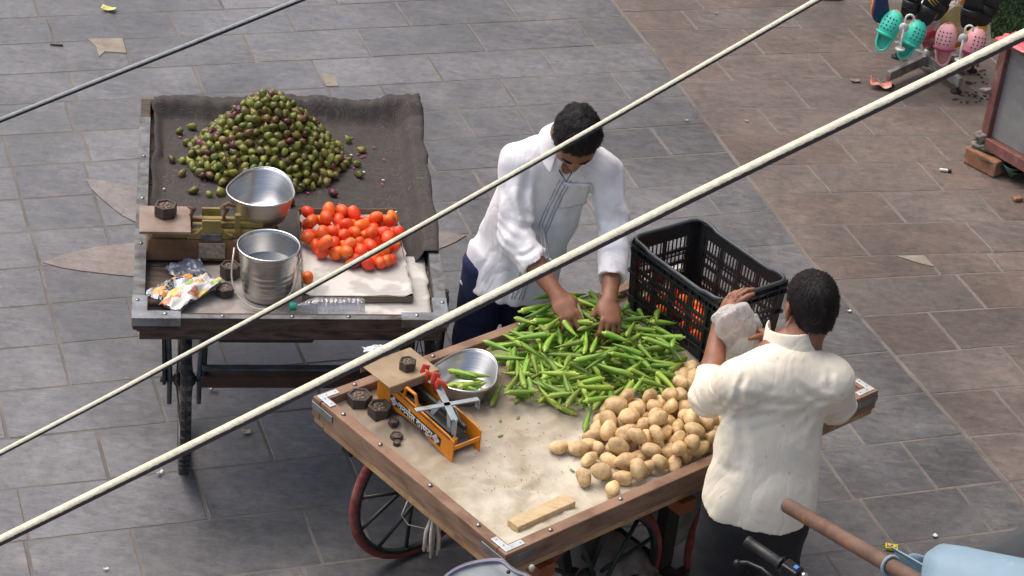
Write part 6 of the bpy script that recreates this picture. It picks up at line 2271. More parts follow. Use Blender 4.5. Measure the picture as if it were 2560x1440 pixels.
_bb = BAGM.n('Bump'); _bb.inputs['Strength'].default_value = .9; _bb.inputs['Distance'].default_value = .012
BAGM.l(BAGM.noise(BAGM.coords('Object'), 32, 5, .6, .8), _bb.inputs['Height'])
for n_ in (_d, _tl, _g):
    BAGM.l(_bb.outputs[0], n_.inputs['Normal'])
bA, bB = at(1840, 808, 1.25), at(1868, 908, 1.06)
bg = Field(np.minimum(bA, bB) - .16, np.maximum(bA, bB) + .16, .005)
bg.cone(bA, bA * .6 + bB * .4, .072, .060, .02, .75, fac2)
bg.cone(bA * .6 + bB * .4, bB, .060, .066, .03, .7, fac2)
bg.ell(at(1815, 785, 1.26), (.040, .035, .030), None, .02)
bg.ell(at(1885, 815, 1.22), (.035, .04, .035), None, .02)
bg.ripple(lambda P: .010 * vnoise(P * np.array([26, 26, 12]), 201) + .006 * vnoise(P * np.array([60, 60, 24]), 202))
tag(bg.build('plastic_bag', BAGM.m, None, org=(bA + bB) / 2), 'crumpled clear plastic bag held in the hands of the person seen from behind', 'bag')
# ================================================================ shoe rack, stall, cables, litter
def aty(px, py, Y):
    """point on the ray of a photo pixel at world y = Y"""
    d = CF * FPX + CR * (px - 1280) - CU * (py - 720)
    return CC + d * (Y / d[1])
def hole_shoe(c, X, Y, L, ma_up, ma_in, label, group=None, strap=None, holes=True, trim=None, name='clog'):
    """moulded clog: X heel to toe, Y to the left, top of the shoe along X x Y"""
    X = unit(X); Y = unit(np.asarray(Y) - X * (np.asarray(Y) @ X)); Z = np.cross(X, Y)
    W = L * .44
    g = lambda x, y, z: np.asarray(c, float) + X * x * L + Y * y * W + Z * z * L
    t = thing(name, c, label, name, group)
    def half(x):
        return .5 * (1 - abs(2 * x - 1) ** 3.4) ** .5 * (.80 + .24 * smooth(.25, .75, x))
    xs = np.linspace(0.002, .998, 22)
    out = [(x - .5, half(x)) for x in xs] + [(x - .5, -half(x)) for x in xs[::-1]]
    def ringp(z, k):
        return [g(x * k, y * k, z) for x, y in out]
    mb = MB()
    n = len(out)
    rings = [(0, .94), (.02, 1.0), (.085, 1.03), (.10, 1.0)]
    V = []
    for z, k in rings:
        V += ringp(z, k)
    F = [tuple(range(n))[::-1]]
    for r in range(len(rings) - 1):
        F += [(r * n + i, r * n + (i + 1) % n, (r + 1) * n + (i + 1) % n, (r + 1) * n + i) for i in range(n)]
    F.append(tuple((len(rings) - 1) * n + i for i in range(n)))
    mb.add(V, F, False)
    mb.build('sole', trim or ma_up, t)
    # footbed at the heel
    fb = MB()
    V = [g((x - .5) * .9, y * .86, .106) for x, y in [(x + .5, y) for x, y in out if x < .12]]
    fb.add(V, [tuple(range(len(V)))])
    fb.build('footbed', ma_in, t)
    # heel wall and toe dome
    hw = [g(x * 1.0, y * .97, .115 + .03 * smooth(.1, -.4, x)) for x, y in sorted([(x, y) for x, y in out if x < .08], key=lambda q: math.atan2(q[1], -q[0] - .1))]
    MB().tube(hw, L * .030, 8).build('heel_wall', ma_up, t)
    def dome(a, b):
        x = .40 + .595 * b
        s_ = math.sin((a - .5) * math.pi)
        h = .30 * (1 - ((x - .52) / .50) ** 2 if x > .52 else 1) ** .6 * (.85 + .15 * smooth(.40, .6, x))
        y = half(min(x, .997)) * 1.04 * s_
        z = .10 + h * max(0, math.cos((a - .5) * math.pi)) ** .65
        return g(x - .5, y, z)
    MB().grid(dome, 24, 16).build('upper', ma_up, t, solid=.004, subs=1)
    if holes:
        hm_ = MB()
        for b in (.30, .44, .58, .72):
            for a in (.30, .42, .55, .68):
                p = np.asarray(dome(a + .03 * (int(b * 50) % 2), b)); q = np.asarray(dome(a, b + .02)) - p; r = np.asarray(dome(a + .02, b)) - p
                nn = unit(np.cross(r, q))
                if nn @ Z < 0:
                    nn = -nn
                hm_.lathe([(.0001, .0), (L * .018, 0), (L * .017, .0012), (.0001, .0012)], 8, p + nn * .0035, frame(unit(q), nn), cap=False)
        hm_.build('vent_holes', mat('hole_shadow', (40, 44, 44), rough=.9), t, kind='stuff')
    if strap is not None:
        sp_ = [g(-.06 - .10 * math.cos(a), .50 * math.cos(a * 1.0) * 1.02, .12 + .30 * math.sin(a)) for a in np.linspace(0, math.pi, 13)]
        sp_ = [g(-.10 + .04 * math.sin(a), .52 * math.cos(a), .10 + .30 * math.sin(a)) for a in np.linspace(0, math.pi, 13)]
        MB().tube(sp_, L * .055, 8, squash=.45, up=Z).build('strap', strap, t)
    return t
TEAL = mat('teal_foam', (82, 222, 196), (66, 206, 182), rough=.45, sss=.05)
TEAL_D = mat('teal_footbed', (64, 190, 168), rough=.6)
PINKF = mat('pink_foam', (240, 178, 184), (228, 164, 172), rough=.45)
PINK_D = mat('pink_footbed', (218, 146, 142), rough=.6)
MAGENTA = mat('magenta_strap', (176, 72, 118), rough=.45)
ORANGE_F = mat('orange_foam', (240, 142, 52), (224, 124, 40), rough=.45)
YELLOW_F = mat('yellow_foam', (222, 190, 42), (204, 170, 34), rough=.4)
MAROON_F = mat('maroon_foam', (150, 44, 62), (128, 36, 52), rough=.4)
REDPINK_F = mat('red_pink_foam', (206, 70, 92), (184, 56, 78), rough=.4)
OLIVE_F = mat('olive_foam', (128, 132, 62), rough=.45)
BLACK_F = mat('black_foam', (26, 26, 28), (20, 20, 22), rough=.4)
BLUE_F = mat('navy_foam', (44, 58, 104), rough=.45)
CREAM_T = mat('cream_sole_edge', (206, 196, 130), rough=.5)
TAN_T = mat('tan_sole_edge', (206, 164, 116), rough=.5)
rk0 = at(2312, 176, 0)
rack = thing('shoe_rack', rk0, 'chrome rack with a crossed foot hung with plastic clogs, at the right', 'shoe rack')
CHROME = mat('dull_chrome', (176, 178, 176), (140, 142, 140), rough=.4, metal=.5, scale=18, dirt=(90, 84, 76), dscale=10)
fz = .075
ends = [at(2218, 205, .03), at(2398, 222, .03), at(2236, 128, .03), at(2440, 165, .03)]
for e_ in ends:
    e2_ = np.array([e_[0], e_[1], fz - .01])
    MB().bar(np.array([rk0[0], rk0[1], fz]), e2_, .028, .055).build('foot_bar', CHROME, rack, bevel=.002)
    MB().lathe([(.030, 0.001), (.030, .008), (.010, .012), (.008, .05)], 14, np.array([e_[0], e_[1], 0]) + .02 * unit(rk0 - e_) * np.array([1, 1, 0])).build('foot_pad', mat('black_rubber_pad', (30, 30, 30), rough=.7), rack)
MB().cyl(np.array([rk0[0], rk0[1], .03]), np.array([rk0[0], rk0[1], 1.75]), .019, 14).build('post', CHROME, rack)
MB().lathe([(.03, .05), (.034, .10), (.024, .13)], 16, rk0).build('collar', CHROME, rack)
RY0 = rk0[1]
WHITEP = mat('white_hanger_plastic', (236, 236, 234), rough=.4)
Xv = lambda a, tilt=.0: unit(CU * math.cos(a) + CR * math.sin(a) + np.array([0, tilt, 0]))
def hung_pair(px, py, Y, L, ang, mu, mi_, lab, strap, spread=.17, trim=None, gap=.50):
    c = aty(px, py, Y)
    up = np.array([0, .12, 1.0]); side = np.array([1.0, .1, 0])
    res = []
    for s_, w in ((-1, 'left'), (1, 'right')):
        a = ang + s_ * spread
        X = unit(up * math.cos(a) + side * math.sin(a))
        face = unit(np.array([-.1 + .35 * s_, -1, .25]))
        Yv = unit(np.cross(face, X))
        res.append(hole_shoe(c + unit(side * math.cos(ang) - up * math.sin(ang)) * s_ * L * gap * .48, X, Yv, L, mu, mi_, lab % w, lab[3:] % 'the' if False else None, strap, True, trim))
    hk = MB()
    f0 = c + np.array([0, -.10, 0])
    hk.tube([f0 - up * L * .16, f0 + up * L * .30], .006, 8)
    hk.lathe([(.0001, -.004), (.026, -.004), (.026, .004), (.0001, .004)], 16, f0 + up * L * .34, rotx(math.pi / 2), cap=False)
    hk.lathe([(.0001, -.004), (.026, -.004), (.026, .004), (.0001, .004)], 16, f0 - up * L * .17, None, cap=False)
    hk.tube([f0 + up * L * .36] + [f0 + up * (L * .36 + .045 + .022 * math.sin(t)) + side * (.022 - .022 * math.cos(t)) for t in np.linspace(-.5, 3.6, 10)], .006, 8)
    tag(hk.build('shoe_hanger', WHITEP, None, org=c), 'white plastic hanger holding the %s clogs on the shoe rack' % lab.split()[4], 'hanger')
hung_pair(2249, 85, RY0 - .28, .23, .30, TEAL, TEAL_D, '%s clog of the teal pair hanging on the shoe rack', TEAL, .05, CREAM_T, .54)
hung_pair(2396, 112, RY0 - .22, .235, .08, PINKF, PINK_D, '%s clog of the pink pair hanging on the shoe rack', MAGENTA, .10, TAN_T, .58)
for o in [o for o in bpy.data.objects if o.name.startswith('shoe_hanger')]:
    pass
def slipper(px, py, Y, L, ang, ma, lab, strapm=None, gold=False, face=(-.1, -1, .25)):
    c = aty(px, py, Y)
    up = np.array([0, .12, 1.0]); side = np.array([1.0, .1, 0])
    X = unit(up * math.cos(ang) + side * math.sin(ang)); Yv = unit(np.cross(unit(np.array(face)), X)); Z = np.cross(X, Yv)
    t = thing('slipper', c, lab, 'slipper')
    xs = np.linspace(-1, 1, 20)
    hw = lambda x: .19 * (1 - abs(x) ** 3) ** .5 * (1 - .15 * x)
    pts = [(x * .5 * L, hw(x) * L) for x in xs] + [(x * .5 * L, -hw(x) * L) for x in xs[::-1]]
    Rm = np.array([X, Yv, Z]).T
    MB().prism(pts, 0, .022, c, Rm).build('sole', ma, t, bevel=.005)
    MB().tube([c + Rm @ np.array([-.12 * L, .20 * L * math.cos(a), .02 + .045 * math.sin(a)]) for a in np.linspace(0, math.pi, 11)], .022, 8, squash=.2, up=Z).build('strap', strapm or ma, t)
    if gold:
        gm_ = MB()
        for k in range(5):
            p = c + Rm @ np.array([(.30 - k * .055) * L, .03 * L * math.sin(k * 2.1), .0235])
            gm_.tube([p + Rm @ np.array([.018 * math.cos(a) , .026 * math.sin(a * 1.5), 0]) for a in np.linspace(0, 5, 8)], .0035, 6)
        gm_.build('gold_emblem', mat('gold_print', (226, 198, 110), rough=.35, metal=.6), t, kind='stuff')
    return t
slipper(2300, 52, RY0 - .02, .25, .3, MAROON_F, 'maroon slipper in clear wrap hanging behind the teal clogs')
slipper(2316, 66, RY0 - .05, .22, -.25, REDPINK_F, 'red pink slipper in clear wrap between the teal and pink clogs')
slipper(2332, 75, RY0 + .05, .24, .05, OLIVE_F, 'olive slipper hanging beside the rack post')
slipper(2283, -4, RY0 - .22, .24, .15, BLACK_F, 'black slipper with gold emblem, left of the gold-marked pair', None, True)
slipper(2328, 12, RY0 - .25, .25, .3, BLACK_F, 'black slipper with gold emblem, right of the gold-marked pair', None, True)
slipper(2355, 0, RY0 - .15, .24, .3, BLACK_F, 'plain black slipper just right of the gold-marked pair')
slipper(2368, 62, RY0 + .0, .25, .4, YELLOW_F, 'yellow slipper in clear wrap behind the pink clogs, left one')
slipper(2400, 55, RY0 + .15, .30, .1, mat('amber_foam', (196, 128, 30), rough=.45), 'amber slipper hanging behind the pink clogs')
slipper(2443, 70, RY0 + .06, .27, .1, YELLOW_F, 'bright yellow slipper right of the pink clogs')
slipper(2432, 15, RY0 - .12, .27, .05, BLACK_F, 'black slipper hanging above the bright yellow slipper')
slipper(2474, 8, RY0 - .08, .27, .28, BLACK_F, 'black slipper rightmost on the shoe rack')
hole_shoe(aty(2204, 18, RY0 - .30), np.array([.15, .1, -1]), np.array([-1, -.2, 0]), .20, ORANGE_F, BLUE_F, 'orange clog with navy lining at the left of the shoe rack', None, None, True, BLUE_F)
mb = MB()
for z_, r_1 in ((.55, .30), (.95, .32), (1.3, .32)):
    for k in range(6):
        a = k * math.pi / 3 + .3
        mb.tube([np.array([rk0[0], rk0[1], z_]), np.array([rk0[0] + r_1 * math.cos(a), rk0[1] + r_1 * math.sin(a), z_ + .02]), np.array([rk0[0] + (r_1 + .03) * math.cos(a), rk0[1] + (r_1 + .03) * math.sin(a), z_ + .06])], .004, 6)
mb.build('hook_arm', CHROME, rack, kind='stuff')
for nm, px, py, Y, r3, lab in (('plastic_wrap', 2308, 55, RY0 - .06, (.10, .05, .14), 'clear plastic wrap round the maroon and red slippers'), ('plastic_wrap', 2370, 55, RY0 - .02, (.11, .05, .13), 'clear plastic wrap round the yellow slipper')):
    c = aty(px, py, Y)
    V, F = ICO3
    P = V * np.array(r3) * (1 + .22 * vnoise(V * 3.2, 7)[:, None])
    tag(MB().add(P + c, F, True).build(nm, CLEARP.m, org=c), lab, 'plastic wrap')
# ---- stall at the right edge
SRED = mat('dusty_red_frame', (140, 92, 84), (112, 72, 66), rough=.7, scale=14, dirt=(160, 140, 128), dscale=7, dlo=.55)
SGREY = mat('grey_stall_sheet', (150, 150, 146), (122, 122, 120), rough=.8, scale=5, dirt=(176, 172, 166), dscale=3, bump=.2)
zb = .10
sp0 = at(2462, 355, zb + .02)
sdir = unit((at(2560, 412, zb) - at(2462, 355, zb)) * np.array([1, 1, 0])); sbk = np.array([-sdir[1], sdir[0], 0])
if sbk[1] < 0:
    sbk = -sbk
st = thing('stall_counter', np.array([sp0[0], sp0[1], 0]), 'dusty red framed stall counter with grey sheet sides at the right edge', 'stall')
HS = .66
def sp(x, y, z):
    return np.array([*(sp0 + sdir * x + sbk * y)[:2], z])
RSt = np.array([sdir, sbk, [0, 0, 1]]).T
for x, y in ((0, 0), (1.1, 0), (0, .7), (1.1, .7)):
    MB().box(sp(x, y, (zb + HS) / 2), (.045, .045, HS - zb), RSt).build('post', SRED, st, bevel=.003)
MB().box(sp(.55, -.006, zb + .03), (1.055, .05, .06), RSt).build('bottom_rail', SRED, st, bevel=.004)
MB().box(sp(.55, 0, HS + .012), (1.2, .05, .02), RSt).build('top_rail', SRED, st, bevel=.003)
MB().box(sp(.55, .35, HS + .012), (1.1, .645, .014), RSt).build('counter_top', mat('plywood', (110, 84, 60), rough=.8), st)
MB().box(sp(.55, .012, (zb + .06 + HS) / 2), (1.05, .006, HS - zb - .065), RSt).build('front_sheet', SGREY, st)
MB().box(sp(.0, .35, (zb + HS) / 2), (.006, .65, HS - zb - .01), RSt).build('side_sheet', mat('white_plastic_sheet', (196, 198, 196), (160, 162, 160), rough=.4, bump=.3), st)
for c_, r_3 in ((sp(-.01, -.02, zb + .05), (.035, .03, .03)), (sp(.0, -.02, zb), (.05, .035, .022)), (sp(-.03, -.03, zb + .30), (.04, .014, .016))):
    V, F = ICO3
    P_ = V * np.array(r_3) * (1 + .45 * vnoise(V * 2.6 + c_[2] * 9, 4)[:, None])
    MB().add(P_ + c_, F, True).build('rag_tie', mat('grey_rag', (150, 144, 134), (110, 104, 98), rough=.9, bump=.6), st)
BRICKM = mat('worn_brick', (158, 112, 82), (128, 88, 64), rough=.9, scale=25, bump=.6, bscale=80, dirt=(170, 140, 116), dscale=9)
bp = sp(.05, -.02, 0)
tag(MB().box(bp + np.array([0, 0, zb / 2 - .004]), (.20, .11, zb - .012), RSt @ rotz(.1)).build('brick', BRICKM, bevel=.008, org=bp), 'worn red brick under the corner post of the stall counter', 'brick')
for x in (1.1,):
    tag(MB().box(sp(x, 0, zb / 2 - .004), (.20, .11, zb - .012), RSt).build('brick', BRICKM, bevel=.008, org=sp(x, 0, 0)), 'worn red brick under the hidden far post of the stall counter', 'brick')
RP = packet_mat('red_snack_foil', [(226, 70, 84), (232, 88, 100), (236, 120, 130), (222, 66, 78), (240, 190, 190)], 7, .5, .3)
pk1 = packet('snack_packet', sp(.13, .02, HS + .03), .30, .20, math.atan2(sdir[1], sdir[0]) + .15, RP, 'red snack packet lettered EXI on the corner of the stall counter', .03, .010, 71)
packet('snack_packet', sp(.22, .28, HS + .05), .30, .20, .2, mat('pale_pink_foil', (226, 170, 196), (206, 140, 172), rough=.3, bump=.3), 'pale pink packet behind the red one on the stall counter', .04, .010, 73)
def lettering(body, size, c, X, Yd, ma, parent, off=.0, ext=.0004):
    cu_ = bpy.data.curves.new('lettering', 'FONT')
    cu_.body = body; cu_.size = size; cu_.align_x = 'CENTER'; cu_.align_y = 'CENTER'; cu_.extrude = ext; cu_.offset = off
    to = bpy.data.objects.new('lettering_source', cu_)
    col.objects.link(to)
    me = bpy.data.meshes.new_from_object(to.evaluated_get(bpy.context.evaluated_depsgraph_get()))
    bpy.data.objects.remove(to)
    me.materials.clear(); me.materials.append(ma)
    o = bpy.data.objects.new('lettering', me); col.objects.link(o)
    X = unit(X); Z = unit(np.cross(X, Yd)); Y_ = np.cross(Z, X)
    mm = Matrix.Identity(4)
    po = ORG[parent.name]
    for i in range(3):
        mm[i][0], mm[i][1], mm[i][2], mm[i][3] = X[i], Y_[i], Z[i], c[i] - po[i]
    o.parent = parent; o.matrix_local = mm
    return o
pa = math.atan2(sdir[1], sdir[0]) + .15
pX = np.array([math.cos(pa), math.sin(pa), 0]); pY = np.array([-pX[1], pX[0], 0])
lettering('EXI', .10, sp(.13, .02, HS + .077) - pX * .02, pX, pY, mat('white_print', (240, 236, 232), rough=.5), pk1, .002)
# greens under the stall
GLEAF = mat('dark_cabbage_leaf', (70, 100, 78), (46, 72, 54), rough=.5, scale=14, rnd=.2)
q_ = random.Random(12)
for k in range(14):
    p = at(2520 + q_.uniform(-6, 70), 425 + q_.uniform(-30, 12), .02)
    def leaf(a, b, p=p, yaw=q_.random() * 6.3, L=q_.uniform(.13, .22), tl=q_.uniform(.1, .9)):
        x, y = b, (a - .5) * 2
        w = .42 * math.sin(math.pi * min(1, x * .95 + .05)) ** .7
        v = np.array([x * L, y * w * L, .05 * L * math.sin(x * 3) + L * .18 * y * y + tl * x * L * (1 - .5 * x) + .02 * L * math.sin(9 * y + 11 * x)])
        return p + rotz(yaw) @ v
    tag(MB().grid(leaf, 8, 8).build('cabbage_leaf', GLEAF, solid=.0015, org=p), 'dark green leaf in the heap of greens under the stall counter', 'leaf', 'greens under the stall')
# green turf mat behind the rack
tf = [at(2478, 95, 0), at(2700, 110, 0), at(2700, -120, 0), at(2470, -120, 0)]
turf = MB()
q_ = random.Random(8)
V, F = [], []
for k in range(9000):
    a, b = q_.random(), q_.random()
    p = tf[0] * (1 - a) * (1 - b) + tf[1] * a * (1 - b) + tf[2] * a * b + tf[3] * (1 - a) * b
    yaw = q_.random() * 6.3; h = q_.uniform(.02, .04); w = .006
    d = np.array([math.cos(yaw), math.sin(yaw), 0]); ln = np.array([q_.gauss(0, .012), q_.gauss(0, .012), h])
    V += [p - d * w, p + d * w, p + ln]; F.append((3 * k, 3 * k + 1, 3 * k + 2))
turf.add(V, F)
turf.add([t_ + np.array([0, 0, .006]) for t_ in tf], [(0, 1, 2, 3)])
tag(turf.build('turf_mat', mat('artificial_turf', (52, 78, 44), (36, 58, 32), rough=.9, scale=30), org=tf[0], kind='stuff'), 'dark green artificial turf behind the shoe rack', 'turf')
# wet dark patch beneath the rack is left to the stone; debris crumbs
mb = MB()
for _ in range(60):
    p = at(q_.uniform(2380, 2470), q_.uniform(160, 260), .003)
    mb.sphere(p, (q_.uniform(.006, .016), q_.uniform(.004, .01), .003), 6, 4, rotz(q_.random() * 3))
tag(mb.build('floor_debris', mat('dark_debris', (54, 44, 38), rough=.9), org=at(2430, 210, 0), kind='stuff'), 'dark crumbs and debris on the brown paving by the stall', 'debris')

# ---- overhead cables
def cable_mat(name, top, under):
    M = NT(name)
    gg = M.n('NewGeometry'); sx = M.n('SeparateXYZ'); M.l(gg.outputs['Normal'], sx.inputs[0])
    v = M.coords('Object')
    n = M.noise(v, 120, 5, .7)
    f = M.ramp(M.math('ADD', sx.outputs['Z'], M.math('MULTIPLY', M.math('SUBTRACT', n, .5), .5)), [(.12, (0, 0, 0)), (.22, (1, 1, 1))])  # pale above, dark below, mixed by which way the surface faces
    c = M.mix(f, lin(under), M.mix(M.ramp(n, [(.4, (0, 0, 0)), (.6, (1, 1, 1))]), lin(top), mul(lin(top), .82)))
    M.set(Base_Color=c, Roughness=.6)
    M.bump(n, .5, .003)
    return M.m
def cable(pts, r, ma, lab):
    P = [atd(x, y, d) for x, y, d in pts]
    # smooth through the points
    out = []
    for i in range(len(P) - 1):
        p0, p1, p2, p3 = P[max(i - 1, 0)], P[i], P[i + 1], P[min(i + 2, len(P) - 1)]
        for k in range(8):
            t = k / 8
            out.append(.5 * ((2 * p1) + (-p0 + p2) * t + (2 * p0 - 5 * p1 + 4 * p2 - p3) * t * t + (-p0 + 3 * p1 - 3 * p2 + p3) * t ** 3))
    out.append(P[-1])
    return tag(MB().tube(out, r, 16, up=UP).build('overhead_cable', ma, org=out[0]), lab, 'cable')
CAB = cable_mat('cream_top_cable', (232, 226, 200), (66, 58, 62))
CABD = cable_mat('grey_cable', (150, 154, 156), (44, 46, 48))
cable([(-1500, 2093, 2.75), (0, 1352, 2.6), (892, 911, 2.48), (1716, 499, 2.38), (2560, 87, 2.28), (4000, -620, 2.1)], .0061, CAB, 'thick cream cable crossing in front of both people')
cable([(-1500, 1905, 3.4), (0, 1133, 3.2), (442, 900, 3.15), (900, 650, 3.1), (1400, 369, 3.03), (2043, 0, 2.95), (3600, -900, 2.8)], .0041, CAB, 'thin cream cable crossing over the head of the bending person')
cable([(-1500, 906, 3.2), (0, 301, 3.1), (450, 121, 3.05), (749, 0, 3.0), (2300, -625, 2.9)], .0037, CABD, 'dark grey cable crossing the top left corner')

# ---- litter
def scrap(px, py, L, W, yaw, ma, lab, cat='litter', h=.004, name='paper_scrap', curl=.006, seed=0):
    p = at(px, py, .004)
    def fn(a, b):
        x, y = (a - .5) * L, (b - .5) * W
        return p + rotz(yaw) @ np.array([x, y, .003 + curl * abs(n2(a * 2.5 + seed, b * 2.5, seed)) + curl * (a - .5) ** 2 * 3])
    return tag(MB().grid(fn, 8, 8).build(name, ma, solid=h * .3, org=p), lab, cat)
PAPER_W = mat('white_paper_bit', (222, 222, 220), (190, 190, 190), rough=.7)
PAPER_T = mat('tan_card_bit', (182, 168, 148), (150, 138, 120), rough=.8)
scrap(272, 25, .075, .05, -.1, mat('yellow_leaf', (214, 208, 130), (190, 182, 100), rough=.6), 'pale yellow leaf on the paving at the top left', 'leaf', name='fallen_leaf', curl=.012)
scrap(2200, 218, .115, .07, -.05, mat('red_wrapper', (196, 78, 62), (220, 190, 170), rough=.4, scale=9), 'crumpled red wrapper on the paving beside the shoe rack', curl=.03, name='wrapper', seed=3)
scrap(2138, 203, .05, .035, .2, mat('small_card', (150, 126, 116), (112, 100, 96), rough=.6, scale=30), 'small printed card near the red wrapper', name='card_scrap')
scrap(615, 1082, .036, .028, .3, PAPER_T, 'small tan card under the weathered cart', name='card_scrap')
scrap(525, 977, .03, .03, .3, PAPER_W, 'white paper ball with a dark centre under the weathered cart', curl=.02, seed=5)
scrap(400, 1185, .03, .012, 1.0, PAPER_W, 'white paper strip beside the bicycle wheel', curl=.008, seed=6)
scrap(2337, 1341, .018, .016, .8, PAPER_W, 'white heart-shaped paper bit on the dark slate at lower right', curl=.004, seed=7)
scrap(265, 1424, .018, .009, .4, PAPER_W, 'white speck of paper at the bottom left of the paving', curl=.004, seed=8)
scrap(2123, 779, .016, .012, .4, PAPER_W, 'white speck beside the head of the person seen from behind', curl=.004, seed=9)
scrap(1866, 303, .022, .009, .1, PAPER_T, 'small tan chip on the brown paving in the middle', curl=.004, seed=10)
scrap(1790, 34, .02, .009, .1, PAPER_T, 'small pale chip on the brown paving near the top', curl=.004, seed=11)
scrap(1716, 302, .02, .008, .1, mat('yellow_chip', (190, 180, 120), rough=.7), 'small yellow chip on the grey paving beside the joint', curl=.003, seed=12)
lt = at(2362, 427, .006)
lg = thing('lighter', lt, 'small black and white lighter lying on the brown paving', 'lighter')
MB().box(lt + np.array([-.006, 0, .004]), (.042, .018, .012), rotz(-.05)).build('body', PAPER_W, lg, bevel=.003)
MB().box(lt + np.array([.024, -.004, .004]), (.018, .018, .012), rotz(-.05)).build('head', BLACK_F, lg, bevel=.003)
mb_ = at(2228, 1371, .004)
mx = thing('matchbox', mb_, 'yellow matchbox lying on the slate paving beside the rusty pipe', 'matchbox')
MB().box(mb_ + np.array([0, 0, .006]), (.046, .032, .012), rotz(-.05)).build('sleeve', mat('yellow_card', (232, 204, 48), rough=.6), mx, bevel=.001)
MB().box(mb_ + np.array([0, 0, .0125]), (.036, .023, .0012), rotz(-.05)).build('border_print', mat('black_print', (40, 36, 30), rough=.6), mx)
MB().box(mb_ + np.array([0, 0, .0133]), (.031, .018, .0012), rotz(-.05)).build('field_print', MATS['yellow_card'], mx)
MB().sphere(mb_ + np.array([0, 0, .0140]), (.006, .006, .0008), 10, 4).build('emblem_print', mat('brown_print', (120, 52, 36), rough=.6), mx)
twig = at(140, 112, .006)
tag(MB().tube([twig + np.array([-.03, 0, 0]), twig, twig + np.array([.035, .004, 0])], .005, 6).build('twig', mat('twig', (84, 74, 66), rough=.9), org=twig), 'short dark twig on the paving at the upper left', 'twig')
tag(MB().box(at(2545, 497, .012), (.05, .03, .02), rotz(.4)).build('stone_chip', BRICKM, bevel=.006, org=at(2545, 497, 0)), 'brown stone chip at the right edge of the paving', 'stone')
# sneaker of a passer-by, toe just inside the frame
sh0 = at(2050, -8, 0)
snk = thing('sneaker', sh0, 'white sneaker sole at the very top edge, right of centre', 'shoe')
xs = np.linspace(-1, 1, 16)
hw_ = lambda x: .045 * (1 - abs(x) ** 3) ** .5 * (1 + .15 * x)
MB().prism([(x * .14, hw_(x)) for x in xs] + [(x * .14, -hw_(x)) for x in xs[::-1]], .002, .03, sh0, rotz(.1)).build('sole', PAPER_W, snk, bevel=.006)
MB().sphere(sh0 + np.array([.0, 0, .045]), (.125, .04, .05), 14, 8, rotz(.1)).build('upper', mat('grey_mesh_upper', (196, 196, 198), rough=.7), snk)
# ================================================================ near foreground: canopy pipe, tarpaulin, parked two-wheelers
RUST = mat('rusty_pipe', (116, 92, 78), (88, 66, 54), rough=.7, scale=14, dirt=(150, 92, 60), dscale=9, dlo=.55, dhi=.68, bump=.4, bscale=60)
BLUET = mat('pale_blue_tarpaulin', (134, 160, 176), (120, 147, 164), rough=.6, scale=6, bump=.5, bscale=16, dirt=(150, 172, 184), dscale=8, dlo=.6)
GREYC = mat('dark_grey_canvas', (72, 76, 78), (60, 64, 66), rough=.85, scale=8, bump=.3, bscale=60)
pa0, pa1 = atd(1968, 1264, 4.75), atd(2330, 1475, 4.30)
pdv = unit(pa1 - pa0)
pend = pa1 + pdv * 1.6
pipe = thing('canopy_pipe', pa0, 'rusty steel pipe sticking out of the blue tarpaulin at lower right', 'pipe')
pr_ = .0165
MB().tube([pa0, pa0 + pdv * .3, pa1, pend], pr_, 18, cap=False).tube([pa0 + pdv * .001, pend], pr_ * .82, 18, cap=False).build('tube', RUST, pipe)
MB().lathe([(pr_ * .82, 0), (pr_, 0)], 18, pa0, np.array([frame(pdv)[:, 1], frame(pdv)[:, 2], frame(pdv)[:, 0]]).T, cap=False).build('cut_end', RUST, pipe)
# sleeve of tarpaulin folded over the pipe
Fp = frame(pdv)
sw = atd(2228, 1392, 4.43)
base = pa0 + pdv * ((sw - pa0) @ pdv)
def sleeve(a, b):
    t = .75 + a * 2.9
    r = .032 + .020 * smooth(.5, 1, a) + .004 * n2(a * 6, b * 5, 81)
    q = base + pdv * (b * 1.2 + (.012 * n2(a * 9, 0, 82) if b < .01 else 0) - .02 * smooth(.7, 0, a) * (b < .2))
    return q + Fp[:, 1] * r * math.sin(t) + Fp[:, 2] * r * math.cos(t)
tag(MB().grid(sleeve, 30, 20).build('tarpaulin_sleeve', BLUET, solid=.003, org=base), 'pale blue tarpaulin sleeve wrapped round the rusty pipe', 'tarpaulin')
MB().tube([base + pdv * .012 + pr_ * 1.25 * (Fp[:, 1] * math.sin(t) + Fp[:, 2] * math.cos(t)) for t in np.linspace(0, 2 * math.pi, 15)[:-1]], .004, 6, closed=True).build('binding', mat('blue_grey_binding', (150, 168, 178), rough=.7), pipe)
# hanging flap below the sleeve
def flap(a, b):
    p = atd(2210 + 150 * a, 1415 + 90 * b - 20 * math.sin(a * math.pi), 4.5 + .08 * b)
    return p + np.array([0, .02 * n2(a * 4, b * 4, 83), 0])
tag(MB().grid(flap, 16, 12).build('tarpaulin_flap', BLUET, solid=.003, org=atd(2260, 1430, 4.5)), 'pale blue tarpaulin flap hanging under the rusty pipe', 'tarpaulin')
